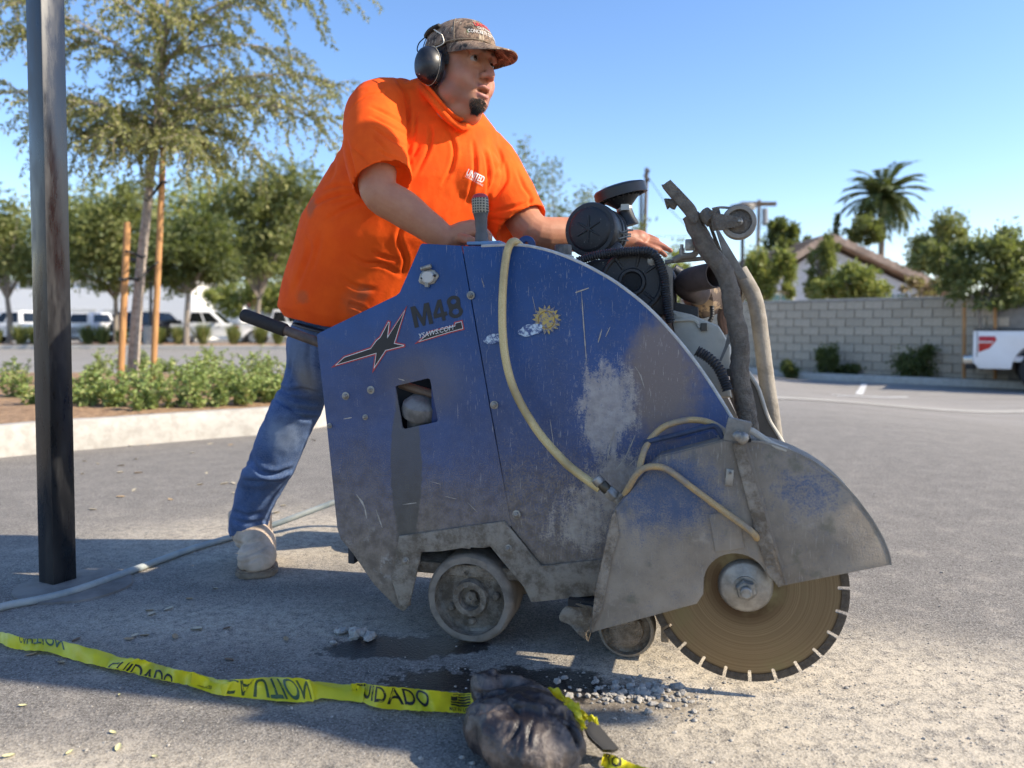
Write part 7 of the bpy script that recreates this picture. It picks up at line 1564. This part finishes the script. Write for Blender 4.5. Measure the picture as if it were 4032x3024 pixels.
tp0 = at(*c4t(770, 330), 1.56); limb(mb, [Vector((tp0.x, tp0.y, .07)), at(*c4t(760, 290), 1.56), at(*c4t(795, 225), 1.565)], [.035, .022, .011], 4, 16)
limb(mb, [at(*c4t(840, 260), 1.565), at(*c4t(930, 300), 1.555), at(*c4t(1090, 380), 1.52)], [.012, .022, .018], 4, 16)
bag = merged('bag_body', mb, .0032, 3, BAGM); wrinkle(bag, .004, 10)
def ridged(me, amp, freq, st=(1, 1, 1)):
    co = mesh_np(me); nr = normals(me); d = np.array([max(0, .35 - abs(noise.noise(Vector((c[0]*st[0], c[1]*st[1], c[2]*st[2])) * freq))) for c in co]); co += nr * (amp * d / .35)[:, None]; me.vertices.foreach_set('co', co.ravel()); me.update()
ridged(bag, .0045, 13, (1, 1.8, .5)); ridged(bag, .002, 34, (1.5, 1, 1))
BS = lambda *pts: [c4t(*p) for p in pts]
folds(bag, [(BS((700, 330), (760, 350), (870, 330)), 10, -.012), (BS((880, 390), (980, 410), (1100, 430), (1220, 420)), 12, .012), (BS((690, 450), (780, 430), (860, 420)), 9, -.008), (BS((960, 480), (930, 560), (860, 640)), 9, -.006), (BS((1040, 490), (1010, 570), (1000, 680)), 9, -.006), (BS((1180, 470), (1260, 560), (1320, 720)), 9, -.010), (BS((820, 330), (900, 400), (960, 470)), 9, -.008), (BS((1230, 430), (1240, 520), (1300, 640)), 8, -.010)])
def bplace(name, me, parent=BG):
    co = mesh_np(me) - np.array(BGL); co[:, 2] = np.maximum(co[:, 2], .002); me.vertices.foreach_set('co', co.ravel()); me.update(); return link(bpy.data.objects.new(name, me), parent)
bplace('bag_body', bag)
mb = MB(); pts = [at(*c4t(x, y), Y) for x, y, Y in ((1330, 530, 1.42), (1370, 500, 1.43), (1420, 530, 1.43), (1470, 590, 1.42), (1528, 655, 1.41), (1500, 668, 1.40), (1440, 665, 1.39), (1390, 620, 1.39), (1350, 580, 1.39))]; n = len(pts)
mb.add([p for p in pts] + [p + Vector((0, .012, -.012)) for p in pts], [tuple(range(n)), tuple(range(2*n-1, n-1, -1))] + [(i, (i+1) % n, n + (i+1) % n, n + i) for i in range(n)])
me = mb.mesh('bag_flap'); me.materials.append(simple('black_rubber_flap', (.014, .014, .015), .45)); shade(me, True, 40); bplace('bag_flap', me)
# tape wound round the bag's neck
def free_ribbon(name, top, bot, Ys, parent=TP):
    T_ = smooth_path([at(*c4t(*p), y) for p, y in zip(top, Ys)], 6); B_ = smooth_path([at(*c4t(*p), y - .008) for p, y in zip(bot, Ys)], 6); mb = MB(); m = 5; n = len(T_)
    mb.add([B_[i].lerp(T_[i], j / m) + Vector((0, -.006 * math.sin(j * 2.2 + i * .5), .003 * math.sin(i * 1.1 + j))) for i in range(n) for j in range(m + 1)], [(i*(m+1)+j, (i+1)*(m+1)+j, (i+1)*(m+1)+j+1, i*(m+1)+j+1) for i in range(n-1) for j in range(m)])
    me = bpy.data.meshes.new(name); me.from_pydata(mb.v, [], mb.f); me.materials.append(TAPE); shade(me); o = link(bpy.data.objects.new(name, me), parent); rebase(o)
free_ribbon('tape_strip', [(1035, 318), (1100, 308), (1160, 312), (1220, 350), (1290, 400), (1310, 440)], [(1060, 345), (1110, 352), (1160, 392), (1205, 398), (1230, 440), (1250, 470)], [1.56, 1.55, 1.53, 1.50, 1.47, 1.455])
free_ribbon('tape_strip', [(1200, 392), (1225, 440), (1250, 500), (1285, 560)], [(1300, 405), (1310, 450), (1325, 500), (1345, 545)], [1.46, 1.44, 1.43, 1.42])
free_ribbon('tape_strip', [(1300, 440), (1350, 455), (1395, 480), (1415, 515)], [(1290, 480), (1335, 500), (1370, 520), (1390, 540)], [1.46, 1.455, 1.45, 1.445])
fr_top = [c4t(*p) for p in ((1440, 688), (1500, 700), (1600, 745), (1720, 780), (1850, 810))]; fr_bot = [c4t(*p) for p in ((1425, 760), (1480, 790), (1560, 830), (1700, 870), (1850, 900))]
f5 = ribbon(fr_top, fr_bot, seed=9.1, ztop=.016, zbot=.005, amp=.004); e_ = ribbon_mesh('tape_strip', f5, TP, 40); t7 = tape_text(f5, 'RO', .10, .40, .25, .95, INK, TP); rebase(e_); rebase(t7)

# ---- rubble, chunks, grit and fallen leaves
def stone_mesh(mb, c, r, rd):
    k = 1.618; base = [(-1,k,0),(1,k,0),(-1,-k,0),(1,-k,0),(0,-1,k),(0,1,k),(0,-1,-k),(0,1,-k),(k,0,-1),(k,0,1),(-k,0,-1),(-k,0,1)]
    fs = [(0,11,5),(0,5,1),(0,1,7),(0,7,10),(0,10,11),(1,5,9),(5,11,4),(11,10,2),(10,7,6),(7,1,8),(3,9,4),(3,4,2),(3,2,6),(3,6,8),(3,8,9),(4,9,5),(2,4,11),(6,2,10),(8,6,7),(9,8,1)]
    M = Euler((rd.random()*6, rd.random()*6, rd.random()*6)).to_matrix(); sx = (rd.uniform(.7, 1.3), rd.uniform(.7, 1.2), rd.uniform(.45, .8))
    mb.add([Vector(c) + Vector([a * b for a, b in zip(M @ (Vector(v) * .526 * r * rd.uniform(.7, 1.25)), sx)]) for v in base], fs)
rd = random.Random(11); STONE = simple('concrete_rubble', (.42, .39, .34), .9, var=.35, scale=60, bump=.4, bscale=200)
mb = MB()
for _ in range(260):
    t = rd.random(); u = rd.gauss(0, 1); px = (1310 + 130 * rd.random() + 50 * u, 1478 + 34 * rd.random() + 10 * rd.gauss(0, 1)) if t < .72 else (1300 + 240 * rd.random(), 1470 + 90 * rd.random())
    p = gnd(*D(*px)); r_ = rd.uniform(.002, .0075) if rd.random() < .85 else rd.uniform(.008, .012); stone_mesh(mb, (p.x, p.y, r_ * .35), r_, rd)
tag(mb.build('rubble', STONE, smooth=False), 'scattered pale concrete rubble in front of the front wheel', 'rubble', kind='stuff')
mb = MB()
for _ in range(2200):
    y = 1.32 + 2.6 * rd.random() ** 1.8; x = rd.uniform(-.72, .72) * y; r_ = rd.uniform(.0008, .0028) * (1 if rd.random() < .93 else 1.9)
    if rd.random() < .5: x = rd.gauss(.55, .45); y = rd.gauss(1.6, .25)
    if y < 1.25: continue
    stone_mesh(mb, (x, y, r_ * .3), r_, rd)
tag(mb.build('loose_grit', simple('grit', (.45, .42, .37), .9, var=.5, scale=90), smooth=False), 'fine pale grit scattered over the asphalt', 'grit', kind='stuff')
for (dx, dy, r_, lab) in ((735, 1369, .020, 'grey crumb of concrete left of the larger lump'), (774, 1376, .030, 'largest pale concrete lump beside the wet stain'), (795, 1383, .019, 'flat concrete crumb touching the right of the larger lump'), (722, 1391, .010, 'smallest concrete crumb near the wet stain')):
    p = gnd(*D(dx, dy)); mb = MB()
    for k in range(4): stone_mesh(mb, (rd.gauss(0, .35) * r_, rd.gauss(0, .35) * r_, r_ * .4), r_ * rd.uniform(.55, .9), rd)
    o = mb.build('concrete_lump', STONE, smooth=False); o.location = (p.x, p.y, 0); tag(o, lab, 'rubble')
DRY = [simple('dry_leaf_%s' % n, c, .7, var=.3, scale=60) for n, c in (('tan', (.42, .30, .17)), ('brown', (.22, .14, .08)), ('pale', (.55, .47, .33)), ('yellow', (.62, .58, .30)))]
def leaf_obj(px, ang, L_, mat, label, group):
    p = gnd(*px); mb = MB(); w = L_ * .24; pr = [(-.5, 0), (-.25, .8), (.1, 1.), (.38, .5), (.5, 0), (.38, -.5), (.1, -1.), (-.25, -.8)]; ce = [(-.25, 0), (.1, 0), (.38, 0)]
    vs = [(x * L_, y * w, .003 + .28 * abs(y) * w + .006 * x * x) for x, y in pr] + [(x * L_, 0, .002) for x, y in ce]
    mb.add(vs, [(0, 1, 8), (1, 2, 9, 8), (2, 3, 10, 9), (3, 4, 10), (4, 5, 10), (5, 6, 9, 10), (6, 7, 8, 9), (7, 0, 8)]); me = mb.mesh('fallen_leaf'); me.materials.append(mat); shade(me)
    o = link(bpy.data.objects.new('fallen_leaf', me)); o.location = p; o.rotation_euler = (rd.gauss(0, .12), rd.gauss(0, .12), ang); tag(o, label, 'leaf', group)
GL = 'dry leaves fallen on the asphalt'
for x, y, m in ((980, 195, 2), (1050, 195, 0), (935, 222, 0), (1270, 205, 0), (1435, 147, 2), (1650, 142, 1), (2075, 222, 0), (558, 225, 1), (445, 392, 0), (225, 336, 0), (1660, 372, 1), (500, 352, 1)): leaf_obj(c3c(x, y), rd.random() * 6.28, rd.uniform(.024, .036), DRY[m], 'small dry curled leaf lying on the shaded asphalt near the tape', GL)
for x, y in ((820, 900), (505, 1048), (858, 1012), (868, 628), (60, 1072), (165, 705), (1128, 1076)): leaf_obj(c3c(x, y), rd.random() * 6.28, rd.uniform(.012, .026), DRY[3], 'small yellow leaf lying on the sunlit ground below the tape', 'yellow leaves on sunlit ground')
for x, y in ((870, 748), (880, 768), (980, 738), (680, 605), (1100, 680), (1250, 620), (1140, 855)): leaf_obj(crop(0, 1900, 1.4747)(x, y), rd.random() * 6.28, rd.uniform(.026, .04), DRY[rd.choice((0, 2))], 'small tan leaf lying on shaded ground between post and boot', 'tan leaves between post and boot')
for i in range(26): dx, dy = rd.uniform(170, 690), rd.uniform(945, 1110); leaf_obj(D(dx, dy), rd.random() * 6.28, rd.uniform(.03, .055), DRY[rd.choice((0, 2, 2))], 'small pale leaf lying on sunlit asphalt near the planter kerb', 'pale leaves below the planter kerb')
# ---- canopy panel, post and disc, added out of view to shade the foreground
hC = 2.2; off = SUN_H * hC / math.tan(SUN_EL)
pol = [(.03, 1.36), (-.12, 1.42), (-.255, 1.455), (-.42, 1.54), (-.54, 1.555), (-.50, 1.60), (-.75, 1.655), (-1.18, 1.745), (-1.7, 1.885), (-2.5, 2.05), (-2.5, 2.5), (-1.2, 2.45), (-.3, 2.2), (.0, 1.95), (.08, 1.7)]
pol = [(x + off.x, y + off.y) for x, y in pol]; cl = Vector((3.05, .775, 0)); CN = empty('shade_blocker', cl, 0, 'dark flat canopy panel on a steel post, added out of view to shade the foreground', 'blocker')
MB().prism([(x - cl.x, y - cl.y) for x, y in pol], hC, hC + .03, 'z').build('blocker_panel', simple('blocker_grey', (.16, .16, .17), .7), CN, smooth=False)
MB().box((-.03, -.03, -.05), (.03, .03, hC - .003)).build('post', POSTM, CN)
lx, ly = .275 + off.x - cl.x, 1.565 + off.y - cl.y; q = [(lx + .095 * math.cos(i * .2618), ly + .036 * math.sin(i * .2618)) for i in range(24)]
MB().prism(q, hC + .04, hC + .06, 'z').build('shade_disc', DARKM, CN, smooth=False); MB().tube([(lx, ly, hC + .05), (lx - .26, ly - .0, hC + .05)], .006, 6).build('disc_arm', DARKM, CN)  # unlit disc and arm, added only to cast the oval shadow
